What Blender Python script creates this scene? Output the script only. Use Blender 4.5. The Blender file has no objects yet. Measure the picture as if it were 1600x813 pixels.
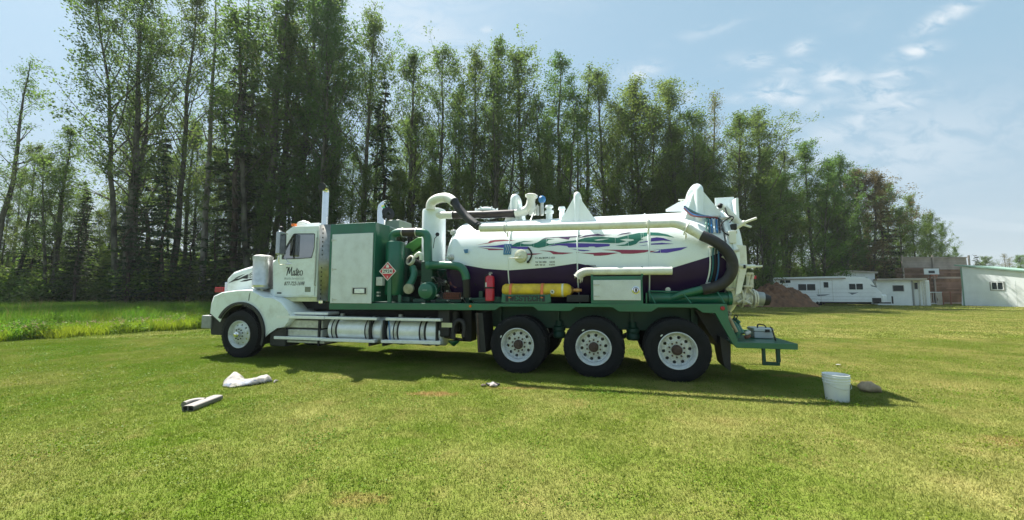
import bpy, bmesh, math, random
import numpy as np
from mathutils import Vector, Matrix, noise as mnoise
C = bpy.context.scene.collection
SC = bpy.context.scene
PI = math.pi
# ---------------- camera ----------------
F, HY, EYE = 610.0, 455.0, 1.55
PITCH = math.atan((HY-406.5)/F)
cam = bpy.data.objects.new('camera', bpy.data.cameras.new('camera')); C.objects.link(cam)
cam.location = (0, 0, EYE); cam.rotation_euler = (PI/2+PITCH, 0, 0)
cam.data.sensor_width = 36; cam.data.lens = 36*F/1600
cam.data.clip_start = 0.05; cam.data.clip_end = 3000
SC.camera = cam
# ---------------- light ----------------
SUN_EL, SUN_AZ = math.radians(56.5), math.radians(-40)      # azimuth from +Y towards +X
sd = Vector((math.sin(SUN_AZ)*math.cos(SUN_EL), math.cos(SUN_AZ)*math.cos(SUN_EL), math.sin(SUN_EL)))
W = bpy.data.worlds.new('World'); SC.world = W; W.use_nodes = True
def dirUV(u, v):
    x = (u-800)/F; y = -(v-406.5)/F; fy = math.cos(PITCH)-y*math.sin(PITCH); return x/fy, (math.sin(PITCH)+y*math.cos(PITCH))/fy
# wisps of cloud, plus broad blobs painting sky glow: place, size, slope, strength
CLOUDS_AND_GLOW = [(1183,96,26,11,.1,.8),(1252,75,22,12,.3,.75),(1238,108,30,12,.2,.5),(1212,140,40,22,.3,.85),(1240,152,26,18,.2,.7),(1300,122,32,20,.1,.8),(1335,125,28,14,.1,.5),(1432,80,36,11,.2,1.0),(1480,24,52,14,.5,.95),(1400,118,45,12,.1,.75),
    (1375,145,50,30,.2,.75),(1380,175,90,16,.35,.7),(1320,205,90,24,.2,.5),(1290,165,40,14,.2,.4),(1150,155,24,9,0,.5),(1236,195,22,8,0,.45),(1000,112,30,13,.15,.95),(760,46,10,6,0,.8),(655,62,110,60,-.3,.5),(540,20,200,70,0,.35),(1108,48,60,10,.3,.3),(1075,150,14,10,0,.5),(1420,230,190,70,.2,.4),(1250,260,90,40,.2,.3),(1140,95,30,12,.3,.25)]
def build_world():
    nt = W.node_tree; N = nt.nodes; L = nt.links
    for n in list(N): N.remove(n)
    out = N.new('ShaderNodeOutputWorld'); bg = N.new('ShaderNodeBackground')
    sky = N.new('ShaderNodeTexSky'); sky.sky_type = 'NISHITA'; sky.sun_disc = False
    sky.sun_elevation = SUN_EL; sky.sun_rotation = SUN_AZ
    sky.air_density = 1.0; sky.dust_density = 2.2; sky.ozone_density = 1.0; sky.altitude = 300
    tc = N.new('ShaderNodeTexCoord')
    # thin high cloud: stretched noise on the sky direction projected to a cloud layer
    sep = N.new('ShaderNodeSeparateXYZ'); L.new(tc.outputs['Generated'], sep.inputs[0])
    mx = N.new('ShaderNodeMath'); mx.operation = 'MAXIMUM'; mx.inputs[1].default_value = 0.0; L.new(sep.outputs['Z'], mx.inputs[0])
    ad = N.new('ShaderNodeMath'); ad.operation = 'ADD'; ad.inputs[1].default_value = 0.16; L.new(mx.outputs[0], ad.inputs[0])
    dx = N.new('ShaderNodeMath'); dx.operation = 'DIVIDE'; L.new(sep.outputs['X'], dx.inputs[0]); L.new(ad.outputs[0], dx.inputs[1])
    dy = N.new('ShaderNodeMath'); dy.operation = 'DIVIDE'; L.new(sep.outputs['Y'], dy.inputs[0]); L.new(ad.outputs[0], dy.inputs[1])
    cb = N.new('ShaderNodeCombineXYZ'); L.new(dx.outputs[0], cb.inputs[0]); L.new(dy.outputs[0], cb.inputs[1])
    mp = N.new('ShaderNodeMapping'); mp.inputs['Rotation'].default_value = (0, 0, math.radians(35)); mp.inputs['Scale'].default_value = (1.0, 1.9, 1); mp.inputs['Location'].default_value = (3.1, 0.4, 0)
    L.new(cb.outputs[0], mp.inputs[0])
    n1 = N.new('ShaderNodeTexNoise'); n1.inputs['Scale'].default_value = 1.3; n1.inputs['Detail'].default_value = 9; n1.inputs['Roughness'].default_value = 0.62; n1.inputs['Distortion'].default_value = 0.5
    L.new(mp.outputs[0], n1.inputs['Vector'])
    n2 = N.new('ShaderNodeTexNoise'); n2.inputs['Scale'].default_value = 0.42; n2.inputs['Detail'].default_value = 3
    L.new(mp.outputs[0], n2.inputs['Vector'])
    mu = N.new('ShaderNodeMath'); mu.operation = 'MULTIPLY_ADD'; mu.inputs[1].default_value = 0.75; L.new(n2.outputs[0], mu.inputs[0]); L.new(n1.outputs[0], mu.inputs[2])
    rp = N.new('ShaderNodeMapRange'); rp.inputs['From Min'].default_value = 0.90; rp.inputs['From Max'].default_value = 1.16; rp.inputs['To Max'].default_value = 0.75; rp.interpolation_type = 'SMOOTHSTEP'
    L.new(mu.outputs[0], rp.inputs[0])
    hz = N.new('ShaderNodeMapRange'); hz.inputs['From Min'].default_value = 0.42; hz.inputs['From Max'].default_value = -0.02; hz.inputs['To Min'].default_value = 0.74; hz.inputs['To Max'].default_value = 0.88
    L.new(sep.outputs['Z'], hz.inputs[0])
    m0 = N.new('ShaderNodeMix'); m0.data_type = 'RGBA'; hr = N.new('ShaderNodeMapRange'); hr.inputs['From Min'].default_value = .40; hr.inputs['From Max'].default_value = .08; L.new(sep.outputs['Z'], hr.inputs[0])
    hc = N.new('ShaderNodeMix'); hc.data_type = 'RGBA'; hc.inputs[6].default_value = (1.95, 3.08, 3.7, 1); hc.inputs[7].default_value = (2.45, 3.05, 3.45, 1); L.new(hr.outputs[0], hc.inputs[0]); L.new(hc.outputs[2], m0.inputs[7])   # smoke haze, greyer low in the sky
    L.new(hz.outputs[0], m0.inputs[0]); L.new(sky.outputs[0], m0.inputs[6])
    m1 = N.new('ShaderNodeMix'); m1.data_type = 'RGBA'; m1.inputs[7].default_value = (4.2, 4.6, 4.9, 1)
    def M(op, a, b=None, c=None, cl=False):
        q = N.new('ShaderNodeMath'); q.operation = op; q.use_clamp = cl
        for i, v in enumerate((a, b, c)):
            if v is None: continue
            if isinstance(v, (int, float)): q.inputs[i].default_value = v
            else: L.new(v, q.inputs[i])
        return q.outputs[0]
    fy = M('MAXIMUM', sep.outputs['Y'], 0.02); U_ = M('DIVIDE', sep.outputs['X'], fy); V_ = M('DIVIDE', sep.outputs['Z'], fy)
    n3 = N.new('ShaderNodeTexNoise'); n3.inputs['Scale'].default_value = 13; n3.inputs['Detail'].default_value = 8; n3.inputs['Roughness'].default_value = .6; n3.inputs['Distortion'].default_value = .6
    cu = N.new('ShaderNodeCombineXYZ'); L.new(U_, cu.inputs[0]); L.new(V_, cu.inputs[1]); mp3 = N.new('ShaderNodeMapping'); mp3.inputs['Rotation'].default_value = (0, 0, math.radians(-25)); mp3.inputs['Scale'].default_value = (.8, 1.7, 1); L.new(cu.outputs[0], mp3.inputs[0]); L.new(mp3.outputs[0], n3.inputs['Vector'])
    tot = None
    for (cu_, cv_, ru, rv, sl, am) in CLOUDS_AND_GLOW:
        u0, v0 = dirUV(cu_, cv_); a = M('SUBTRACT', U_, u0); b = M('SUBTRACT', V_, v0); b2 = M('SUBTRACT', b, M('MULTIPLY', a, sl))
        d = M('ADD', M('POWER', M('MULTIPLY', a, F/ru), 2.0), M('POWER', M('MULTIPLY', b2, F/rv), 2.0))
        g = M('MULTIPLY', M('POWER', 2.718, M('MULTIPLY', d, -1.0)), am); tot = g if tot is None else M('MAXIMUM', tot, g)
    front = M('MULTIPLY', sep.outputs['Y'], 8.0, None, True)
    cl = M('MULTIPLY', M('MULTIPLY', tot, M('MULTIPLY_ADD', n3.outputs[0], 5.5, -2.1, True)), front, None, True)
    cl = M('MAXIMUM', cl, M('MULTIPLY', rp.outputs[0], .35))
    L.new(cl, m1.inputs[0]); L.new(m0.outputs[2], m1.inputs[6])
    L.new(m1.outputs[2], bg.inputs[0]); bg.inputs[1].default_value = 0.066
    L.new(bg.outputs[0], out.inputs[0])
build_world()
sun = bpy.data.objects.new('sun', bpy.data.lights.new('sun', 'SUN')); C.objects.link(sun)
sun.data.energy = 4.5; sun.data.angle = math.radians(0.6); sun.data.color = (1.0, 0.95, 0.88)
sun.rotation_euler = sd.to_track_quat('Z', 'Y').to_euler()
SC.view_settings.view_transform = 'Standard'; SC.view_settings.look = 'None'
SC.view_settings.exposure = 1.58; SC.view_settings.gamma = 1
# ---------------- pixel rays -> places ----------------
def ray(u, v):
    x = (u-800)/F; y = -(v-406.5)/F
    return Vector((x, math.cos(PITCH)-y*math.sin(PITCH), math.sin(PITCH)+y*math.cos(PITCH)))
def atY(u, v, Y):
    d = ray(u, v); return Vector((0, 0, EYE)) + d*(Y/d.y)
def ground(u, v):
    d = ray(u, v); return Vector((0, 0, EYE)) + d*(-EYE/d.z)
TH = math.radians(14.8)
ROOT = Vector((-6.35, 9.18, 0)); DX = Vector((math.cos(TH), -math.sin(TH), 0)); DY = Vector((math.sin(TH), math.cos(TH), 0))
def P(u, v, y=0.05):
    """point of the truck's own frame on the plane y, seen at pixel u, v -> (x, z)"""
    d = ray(u, v); o = Vector((0, 0, EYE))-ROOT
    t = (y-o.dot(DY))/d.dot(DY); q = o+d*t
    return (q.dot(DX), q.z)
def P3(u, v, y): x, z = P(u, v, y); return (x, y, z)
# ---------------- materials ----------------
MATS = {}
def mat(name, col, rough=0.5, metal=0.0, var=0.12, vs=6.0, bump=0.0, bs=60.0, dirt=None, dirt_amt=0.0, dirt_scale=3.0, coat=0.0, spec=0.5):
    if name in MATS: return MATS[name]
    m = bpy.data.materials.new(name); m.use_nodes = True
    nt = m.node_tree; N = nt.nodes; L = nt.links; b = N['Principled BSDF']
    b.inputs['Roughness'].default_value = rough; b.inputs['Metallic'].default_value = metal
    b.inputs['Coat Weight'].default_value = coat; b.inputs['Specular IOR Level'].default_value = spec
    tc = N.new('ShaderNodeTexCoord'); no = N.new('ShaderNodeTexNoise'); no.inputs['Scale'].default_value = vs; no.inputs['Detail'].default_value = 6
    L.new(tc.outputs['Object'], no.inputs['Vector'])
    mr = N.new('ShaderNodeMapRange'); mr.inputs['From Min'].default_value = 0.3; mr.inputs['From Max'].default_value = 0.7
    mr.inputs['To Min'].default_value = 1-var; mr.inputs['To Max'].default_value = 1+var; L.new(no.outputs[0], mr.inputs[0])
    mu = N.new('ShaderNodeMix'); mu.data_type = 'RGBA'; mu.blend_type = 'MULTIPLY'; mu.inputs[0].default_value = 1
    mu.inputs[6].default_value = (*col, 1); L.new(mr.outputs[0], mu.inputs[7]); last = mu.outputs[2]
    if dirt:
        n2 = N.new('ShaderNodeTexNoise'); n2.inputs['Scale'].default_value = dirt_scale; n2.inputs['Detail'].default_value = 8; n2.inputs['Roughness'].default_value = 0.7
        L.new(tc.outputs['Object'], n2.inputs['Vector'])
        r2 = N.new('ShaderNodeMapRange'); r2.inputs['From Min'].default_value = 0.48; r2.inputs['From Max'].default_value = 0.75; r2.inputs['To Max'].default_value = dirt_amt
        L.new(n2.outputs[0], r2.inputs[0])
        mm = N.new('ShaderNodeMix'); mm.data_type = 'RGBA'; mm.inputs[7].default_value = (*dirt, 1)
        L.new(r2.outputs[0], mm.inputs[0]); L.new(last, mm.inputs[6]); last = mm.outputs[2]
        ra = N.new('ShaderNodeMath'); ra.operation = 'MULTIPLY_ADD'; ra.inputs[1].default_value = 0.4; ra.inputs[2].default_value = rough
        L.new(r2.outputs[0], ra.inputs[0]); L.new(ra.outputs[0], b.inputs['Roughness'])
    L.new(last, b.inputs['Base Color'])
    if bump:
        nb = N.new('ShaderNodeTexNoise'); nb.inputs['Scale'].default_value = bs; nb.inputs['Detail'].default_value = 4
        L.new(tc.outputs['Object'], nb.inputs['Vector'])
        bp = N.new('ShaderNodeBump'); bp.inputs['Strength'].default_value = bump; bp.inputs['Distance'].default_value = 0.01
        L.new(nb.outputs[0], bp.inputs['Height']); L.new(bp.outputs[0], b.inputs['Normal'])
    MATS[name] = m; return m
DIRT = (0.16, 0.13, 0.09)
white = mat('white_paint', (0.77, 0.83, 0.83), 0.32, 0, 0.03, 2, dirt=(0.40, 0.38, 0.30), dirt_amt=0.5, dirt_scale=2.5, coat=0.3)
tankw = mat('tank_white_paint', (0.78, 0.85, 0.86), 0.28, 0, 0.03, 1.5, dirt=(0.55, 0.56, 0.48), dirt_amt=0.3, dirt_scale=1.4, coat=0.4)
pipew = mat('pipe_white_paint', (0.76, 0.77, 0.70), 0.4, 0, 0.05, 4, dirt=(0.42, 0.36, 0.24), dirt_amt=0.5, dirt_scale=5)
grimew = mat('grimy_white_paint', (0.62, 0.61, 0.54), 0.55, 0, 0.15, 8, dirt=(0.22, 0.16, 0.10), dirt_amt=0.8, dirt_scale=9)
cream = mat('yellowed_skirt', (0.60, 0.60, 0.36), 0.5, 0, 0.1, 5, dirt=DIRT, dirt_amt=0.4)
green = mat('green_paint', (0.012, 0.125, 0.072), 0.34, 0, 0.12, 3, dirt=(0.05, 0.10, 0.07), dirt_amt=0.5, dirt_scale=4, coat=0.3)
dgreen = mat('dark_green_paint', (0.008, 0.060, 0.038), 0.5, 0, 0.2, 5, dirt=(0.03, 0.035, 0.025), dirt_amt=0.8, dirt_scale=5)
lgreen = mat('light_green_paint', (0.10, 0.30, 0.06), 0.45, 0, 0.15, 5, dirt=DIRT, dirt_amt=0.3)
purple = mat('dark_purple_paint', (0.026, 0.010, 0.055), 0.38, 0, 0.1, 3, spec=.22)
fl_g = mat('decal_green', (0.02, 0.17, 0.13), 0.35, 0, 0.06, 4)
fl_p = mat('decal_purple', (0.09, 0.05, 0.36), 0.35, 0, 0.06, 4)
fl_d = mat('decal_plum', (0.07, 0.03, 0.12), 0.35, 0, 0.06, 4)
fl_r = mat('decal_red', (0.30, 0.035, 0.075), 0.35, 0, 0.06, 4)
rubber = mat('tyre_rubber', (0.008, 0.009, 0.011), 0.75, 0, 0.25, 8, bump=0.3, bs=80, dirt=(0.03, 0.028, 0.024), dirt_amt=0.3, spec=.25, dirt_scale=4)
hosem = mat('black_hose', (0.022, 0.021, 0.024), 0.6, 0, 0.2, 10, dirt=(0.10, 0.085, 0.08), dirt_amt=0.5, dirt_scale=4)
hoseb = mat('brown_black_hose', (0.035, 0.024, 0.024), 0.5, 0, 0.2, 10)
alu = mat('aluminium', (0.82, 0.85, 0.86), 0.34, 0.3, 0.1, 12, dirt=(0.3, 0.28, 0.25), dirt_amt=0.4, dirt_scale=6)
alud = mat('dull_aluminium', (0.55, 0.56, 0.53), 0.45, 0.45, 0.15, 12, dirt=(0.25, 0.22, 0.17), dirt_amt=0.5, dirt_scale=7)
polish = mat('polished_steel', (.60,.61,.60), .34, .9, .12, 9, dirt=(.35,.33,.28), dirt_amt=.4, dirt_scale=6)
chrome = mat('chrome', (0.80, 0.80, 0.80), 0.10, 1.0, 0.04, 8)
rimw = mat('wheel_white_paint', (0.62, 0.65, 0.66), 0.35, 0.2, 0.08, 9, dirt=(0.22, 0.19, 0.15), dirt_amt=0.7, dirt_scale=8)
doorp = mat('treadplate', (0.64, 0.68, 0.69), 0.36, 0.3, 0.06, 5, bump=0.5, bs=55, dirt=(0.4, 0.4, 0.36), dirt_amt=0.4)
black = mat('black_steel', (0.012, 0.012, 0.013), 0.6, 0, 0.3, 8)
plast = mat('black_plastic', (0.014, 0.015, 0.016), 0.55, 0, 0.2, 8, dirt=(0.09, 0.08, 0.07), dirt_amt=0.4)
rust = mat('rusty_iron', (0.085, 0.055, 0.045), 0.8, 0.2, 0.3, 20, bump=0.3, bs=80)
redp = mat('red_paint', (0.50, 0.012, 0.03), 0.3, 0, 0.1, 6, coat=0.4)
redl = mat('red_lens', (0.38, 0.015, 0.025), 0.2, 0, 0.05, 6)
amber = mat('amber_lens', (0.75, 0.16, 0.01), 0.2, 0, 0.05, 6)
yellow = mat('yellow_paint', (0.72, 0.50, 0.03), 0.4, 0, 0.1, 5, dirt=(0.28, 0.13, 0.03), dirt_amt=0.7, dirt_scale=4)
brass = mat('brass', (0.55, 0.30, 0.12), 0.35, 0.8, 0.15, 10)
orange = mat('orange_strap', (0.75, 0.20, 0.07), 0.6, 0, 0.1, 8)
blue = mat('blue_plastic', (0.03, 0.16, 0.38), 0.4, 0, 0.1, 8)
bluel = mat('blue_label', (0.06, 0.19, 0.36), 0.45, 0, 0.1, 8)
tealh = mat('teal_hose', (0.01, 0.13, 0.15), 0.45, 0, 0.1, 8)
inkm = mat('black_ink', (0.015, 0.015, 0.02), 0.5, 0, 0.05, 8)
grey = mat('grey_print', (0.42, 0.46, 0.46), 0.5, 0, 0.05, 8)
tan = mat('tan_plastic', (0.45, 0.34, 0.20), 0.6, 0, 0.15, 8)
def glass_mat(name, tint, mixf):
    m = bpy.data.materials.new(name); m.use_nodes = True; nt = m.node_tree; N = nt.nodes; L = nt.links
    for n in list(N): N.remove(n)
    o = N.new('ShaderNodeOutputMaterial'); t = N.new('ShaderNodeBsdfTransparent'); g = N.new('ShaderNodeBsdfGlossy'); mx = N.new('ShaderNodeMixShader'); fr = N.new('ShaderNodeFresnel')
    t.inputs[0].default_value = (*tint, 1); g.inputs['Roughness'].default_value = 0.03; fr.inputs[0].default_value = 1.5
    ad = N.new('ShaderNodeMath'); ad.operation = 'ADD'; ad.inputs[1].default_value = mixf; ad.use_clamp = True
    tc = N.new('ShaderNodeTexCoord'); no = N.new('ShaderNodeTexNoise'); no.inputs['Scale'].default_value = 3
    L.new(tc.outputs['Object'], no.inputs[0]); ma = N.new('ShaderNodeMath'); ma.operation = 'MULTIPLY_ADD'; ma.inputs[1].default_value = 0.06
    L.new(no.outputs[0], ma.inputs[0]); L.new(fr.outputs[0], ma.inputs[2]); L.new(ma.outputs[0], ad.inputs[0])
    L.new(ad.outputs[0], mx.inputs[0]); L.new(t.outputs[0], mx.inputs[1]); L.new(g.outputs[0], mx.inputs[2]); L.new(mx.outputs[0], o.inputs[0]); return m
glass = glass_mat('window_glass', (0.55, 0.66, 0.66), 0.30)
dglass = glass_mat('dark_window_glass', (0.10, 0.12, 0.13), 0.06)
clear = glass_mat('clear_plastic', (0.86, 0.86, 0.76), 0.12)
# ---------------- mesh building ----------------
class MB:
    def __init__(s): s.v = []; s.f = []
    def add(s, vs, fs):
        b = len(s.v); s.v += [tuple(q) for q in vs]; s.f += [[i+b for i in f] for f in fs]; return s
    def box(s, x0, x1, y0, y1, z0, z1):
        x0, x1 = sorted((x0, x1)); y0, y1 = sorted((y0, y1)); z0, z1 = sorted((z0, z1))
        return s.add([(x0,y0,z0),(x1,y0,z0),(x1,y1,z0),(x0,y1,z0),(x0,y0,z1),(x1,y0,z1),(x1,y1,z1),(x0,y1,z1)],
                     [(0,3,2,1),(4,5,6,7),(0,1,5,4),(1,2,6,5),(2,3,7,6),(3,0,4,7)])
    def pbox(s, u0, v0, u1, v1, y0, y1):
        a = P(u0, v0, y0); b = P(u1, v1, y0); return s.box(a[0], b[0], y0, y1, a[1], b[1])
    def prism(s, poly, y0, y1):
        n = len(poly); ar = sum(poly[i][0]*poly[(i+1) % n][1]-poly[(i+1) % n][0]*poly[i][1] for i in range(n))
        if ar < 0: poly = poly[::-1]
        vs = [(x, y0, z) for x, z in poly]+[(x, y1, z) for x, z in poly]
        return s.add(vs, [list(range(n)), list(range(2*n-1, n-1, -1))]+[(i, n+i, n+(i+1) % n, (i+1) % n) for i in range(n)])
    def ring(s, outer, inner, y0, y1):
        n = len(outer)
        vs = [(x,y0,z) for x,z in outer]+[(x,y0,z) for x,z in inner]+[(x,y1,z) for x,z in outer]+[(x,y1,z) for x,z in inner]
        fs = []
        for i in range(n):
            j = (i+1) % n
            fs += [(i,j,n+j,n+i),(2*n+j,2*n+i,3*n+i,3*n+j),(j,i,2*n+i,2*n+j),(n+i,n+j,3*n+j,3*n+i)]
        return s.add(vs, fs)
    def tube(s, pts, r, n=10, caps=True, sc=None):
        pts = [Vector(q) for q in pts]; m = len(pts); R = r if isinstance(r, (list, tuple)) else [r]*m
        T = [(pts[min(i+1, m-1)]-pts[max(i-1, 0)]).normalized() for i in range(m)]
        up = Vector((0, 0, 1)) if abs(T[0].z) < 0.9 else Vector((1, 0, 0))
        a = T[0].cross(up).normalized(); vs = []; fs = []
        for i in range(m):
            a = (a-T[i]*a.dot(T[i])).normalized(); b = T[i].cross(a)
            for k in range(n):
                c = math.cos(2*PI*k/n); d = math.sin(2*PI*k/n); vs.append(pts[i]+(a*c+b*d)*R[i])
        for i in range(m-1):
            for k in range(n):
                k2 = (k+1) % n; fs.append((i*n+k, i*n+k2, (i+1)*n+k2, (i+1)*n+k))
        if caps: fs += [list(range(n-1, -1, -1)), list(range((m-1)*n, m*n))]
        return s.add(vs, fs)
    def cyl(s, p0, p1, r, r1=None, n=16): return s.tube([p0, p1], [r, r if r1 is None else r1], n)
    def lathe(s, prof, o, ax, n=32, capa=False, capb=False):
        ax = Vector(ax).normalized(); o = Vector(o); up = Vector((0, 0, 1)) if abs(ax.z) < 0.9 else Vector((1, 0, 0))
        a = ax.cross(up).normalized(); b = ax.cross(a); vs = []; fs = []; m = len(prof)
        for r, t in prof:
            for k in range(n): vs.append(o+ax*t+(a*math.cos(2*PI*k/n)+b*math.sin(2*PI*k/n))*r)
        for i in range(m-1):
            for k in range(n):
                k2 = (k+1) % n; fs.append((i*n+k, i*n+k2, (i+1)*n+k2, (i+1)*n+k))
        if capa: fs.append(list(range(n-1, -1, -1)))
        if capb: fs.append(list(range((m-1)*n, m*n)))
        return s.add(vs, fs)
    def ball(s, c, r, n=12, sz=1.0):
        return s.lathe([(max(1e-4, r*math.sin(PI*i/8)), -r*sz*math.cos(PI*i/8)) for i in range(9)], c, (0, 0, 1), n, True, True)
    def each(s, name, m, parent=None, **k):
        """every separate piece becomes an object of its own"""
        par = list(range(len(s.v)))
        def find(a):
            while par[a] != a: par[a] = par[par[a]]; a = par[a]
            return a
        for f in s.f:
            r = find(f[0])
            for i in f[1:]: par[find(i)] = r
        g = {}
        for f in s.f: g.setdefault(find(f[0]), []).append(f)
        out = []
        for fs in g.values():
            ids = sorted({i for f in fs for i in f}); mp = {v: n for n, v in enumerate(ids)}; q = MB(); q.v = [s.v[i] for i in ids]; q.f = [[mp[i] for i in f] for f in fs]
            out.append(q.obj(name, m, parent, **k))
        return out
    def obj(s, name, m, parent=None, smooth=True, bevel=0.0, ang=35, seg=2):
        me = bpy.data.meshes.new(name); me.from_pydata(s.v, [], s.f); me.materials.append(m)
        bm = bmesh.new(); bm.from_mesh(me); bmesh.ops.recalc_face_normals(bm, faces=bm.faces); bm.to_mesh(me); bm.free()
        if smooth: me.shade_smooth(); me.set_sharp_from_angle(angle=math.radians(ang))
        o = bpy.data.objects.new(name, me); C.objects.link(o)
        if parent is not None: o.parent = parent
        if bevel:
            b = o.modifiers.new('bevel', 'BEVEL'); b.width = bevel; b.segments = seg; b.limit_method = 'ANGLE'; b.angle_limit = math.radians(40); b.harden_normals = True
        return o
def smooth_path(pts, k=6):
    pts = [Vector(q) for q in pts]; out = []
    for i in range(len(pts)-1):
        p0 = pts[max(i-1, 0)]; p1 = pts[i]; p2 = pts[i+1]; p3 = pts[min(i+2, len(pts)-1)]
        for j in range(k):
            t = j/k; out.append(0.5*((2*p1)+(p2-p0)*t+(2*p0-5*p1+4*p2-p3)*t*t+(3*p1-p0-3*p2+p3)*t**3))
    out.append(pts[-1]); return out
def npmesh(name, V, Fc, m, k=4):
    me = bpy.data.meshes.new(name); V = np.asarray(V, np.float32).reshape(-1, 3); Fc = np.asarray(Fc, np.int32).reshape(-1, k)
    me.vertices.add(len(V)); me.vertices.foreach_set('co', V.ravel())
    me.loops.add(Fc.size); me.loops.foreach_set('vertex_index', Fc.ravel())
    me.polygons.add(len(Fc)); me.polygons.foreach_set('loop_start', np.arange(0, Fc.size, k, dtype=np.int32))
    me.update(calc_edges=True); me.materials.append(m); return me
def tag(o, label=None, cat=None, group=None, kind=None):
    if label: o['label'] = label
    if cat: o['category'] = cat
    if group: o['group'] = group
    if kind: o['kind'] = kind
    return o
def empty(name, loc=(0, 0, 0), rz=0, parent=None):
    o = bpy.data.objects.new(name, None); C.objects.link(o); o.location = loc; o.rotation_euler = (0, 0, rz); o.empty_display_size = 0.2
    if parent is not None: o.parent = parent
    return o
def copy_tree(o, parent=None):
    c = o.copy(); C.objects.link(c); c.parent = parent
    for ch in list(o.children): copy_tree(ch, c)
    return c
def text_mesh(name, txt, w, h, m, parent, loc, shear=0.0, bold=0.0, thick=0.001, rot=None):
    cu = bpy.data.curves.new(name, 'FONT'); cu.body = txt; cu.align_x = 'CENTER'; cu.align_y = 'CENTER'; cu.shear = shear; cu.offset = bold; cu.extrude = 0.0; cu.resolution_u = 3
    t = bpy.data.objects.new(name, cu); C.objects.link(t); bpy.context.view_layer.update()
    me = bpy.data.meshes.new_from_object(t.evaluated_get(bpy.context.evaluated_depsgraph_get())); bpy.data.objects.remove(t); bpy.data.curves.remove(cu)
    xs = [v.co.x for v in me.vertices]; ys = [v.co.y for v in me.vertices]
    sx = w/(max(xs)-min(xs)); sy = h/(max(ys)-min(ys)); cx = (max(xs)+min(xs))/2; cy = (max(ys)+min(ys))/2
    for v in me.vertices: v.co = ((v.co.x-cx)*sx, -thick, (v.co.y-cy)*sy)
    me.name = name; me.materials.clear(); me.materials.append(m)
    o = bpy.data.objects.new(name, me); C.objects.link(o); o.parent = parent; o.location = loc
    if rot: o.rotation_euler = rot
    return o
def scatter(name, pts, rot, scl, pick, variants):
    me = bpy.data.meshes.new(name); n = len(pts); me.vertices.add(n); me.vertices.foreach_set('co', np.asarray(pts, np.float32).ravel())
    for nm, ar in (('rot', rot), ('scl', scl)):
        a = me.attributes.new(nm, 'FLOAT_VECTOR', 'POINT'); a.data.foreach_set('vector', np.asarray(ar, np.float32).ravel())
    a = me.attributes.new('pick', 'INT', 'POINT'); a.data.foreach_set('value', np.asarray(pick, np.int32))
    o = bpy.data.objects.new(name, me); C.objects.link(o)
    ng = bpy.data.node_groups.new(name, 'GeometryNodeTree'); ng.interface.new_socket('Geometry', in_out='INPUT', socket_type='NodeSocketGeometry'); ng.interface.new_socket('Geometry', in_out='OUTPUT', socket_type='NodeSocketGeometry')
    N = ng.nodes; L = ng.links; gi = N.new('NodeGroupInput'); go = N.new('NodeGroupOutput'); g2 = N.new('GeometryNodeGeometryToInstance')
    for vo in reversed(variants):
        oi = N.new('GeometryNodeObjectInfo'); oi.inputs[0].default_value = vo; L.new(oi.outputs['Geometry'], g2.inputs[0])
    ip = N.new('GeometryNodeInstanceOnPoints'); L.new(gi.outputs[0], ip.inputs['Points']); L.new(g2.outputs[0], ip.inputs['Instance']); ip.inputs['Pick Instance'].default_value = True
    def na(nm, ty):
        q = N.new('GeometryNodeInputNamedAttribute'); q.data_type = ty; q.inputs['Name'].default_value = nm
        return [x for x in q.outputs if x.enabled and x.name == 'Attribute'][0]
    L.new(na('rot', 'FLOAT_VECTOR'), ip.inputs['Rotation']); L.new(na('scl', 'FLOAT_VECTOR'), ip.inputs['Scale']); L.new(na('pick', 'INT'), ip.inputs['Instance Index'])
    L.new(ip.outputs[0], go.inputs[0]); md = o.modifiers.new('scatter', 'NODES'); md.node_group = ng
    return o
# =====================================================================
# the truck
# =====================================================================
truck = empty('vacuum_truck', ROOT, -TH)
tag(truck, 'white and green vacuum tank truck with purple flame stripes parked on the lawn', 'truck')
T = truck
def PP(pts, y): return [P(u, v, y) for u, v in pts]
# ---------- wheels ----------
def tyre_mb(R=0.545, wd=0.28, lug=True):
    m = MB(); h = wd
    pr = [(.30,.035),(.33,.014),(.39,.002),(.44,0),(.49,.007),(.523,.022),(.541,.045),(R,.06),(R,.088),(R-.012,.09),(R-.012,.1),(R,.102),(R,.132),(R-.012,.134),(R-.012,.146),(R,.148),(R,.178),(R-.012,.18),(R-.012,.19),(R,.192),(R,.22),(.541,h-.045),(.523,h-.022),(.49,h-.007),(.44,h),(.39,h-.002),(.33,h-.014),(.30,h-.035)]
    k = (R-.30)/.245
    pr = [(.30+(r-.30)*(k if r < R-.02 else 1), t) for r, t in pr]
    m.lathe(pr, (0, 0, 0), (0, 1, 0), 64)
    m.lathe([(.428, .003), (.434, -.004), (.44, .002)], (0, 0, 0), (0, 1, 0), 64)     # raised rib round the sidewall
    if lug:
        for k in range(46):
            a = 2*PI*k/46; c, s = math.cos(a), math.sin(a)
            for y0, y1 in ((.018, .075), (h-.075, h-.018)):
                vs = []
                for rr in (R-.05 if y0 < .1 else R-.05, R+.007):
                    for tt in (-.013, .013):
                        for yy in (y0, y1):
                            r2 = rr-(.018 if ((yy < .03) or (yy > h-.03)) and rr > R else 0)
                            vs.append((c*r2-s*tt, yy, s*r2+c*tt))
                m.add(vs, [(0,1,3,2),(4,6,7,5),(0,4,5,1),(2,3,7,6),(0,2,6,4),(1,5,7,3)])
    return m
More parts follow.
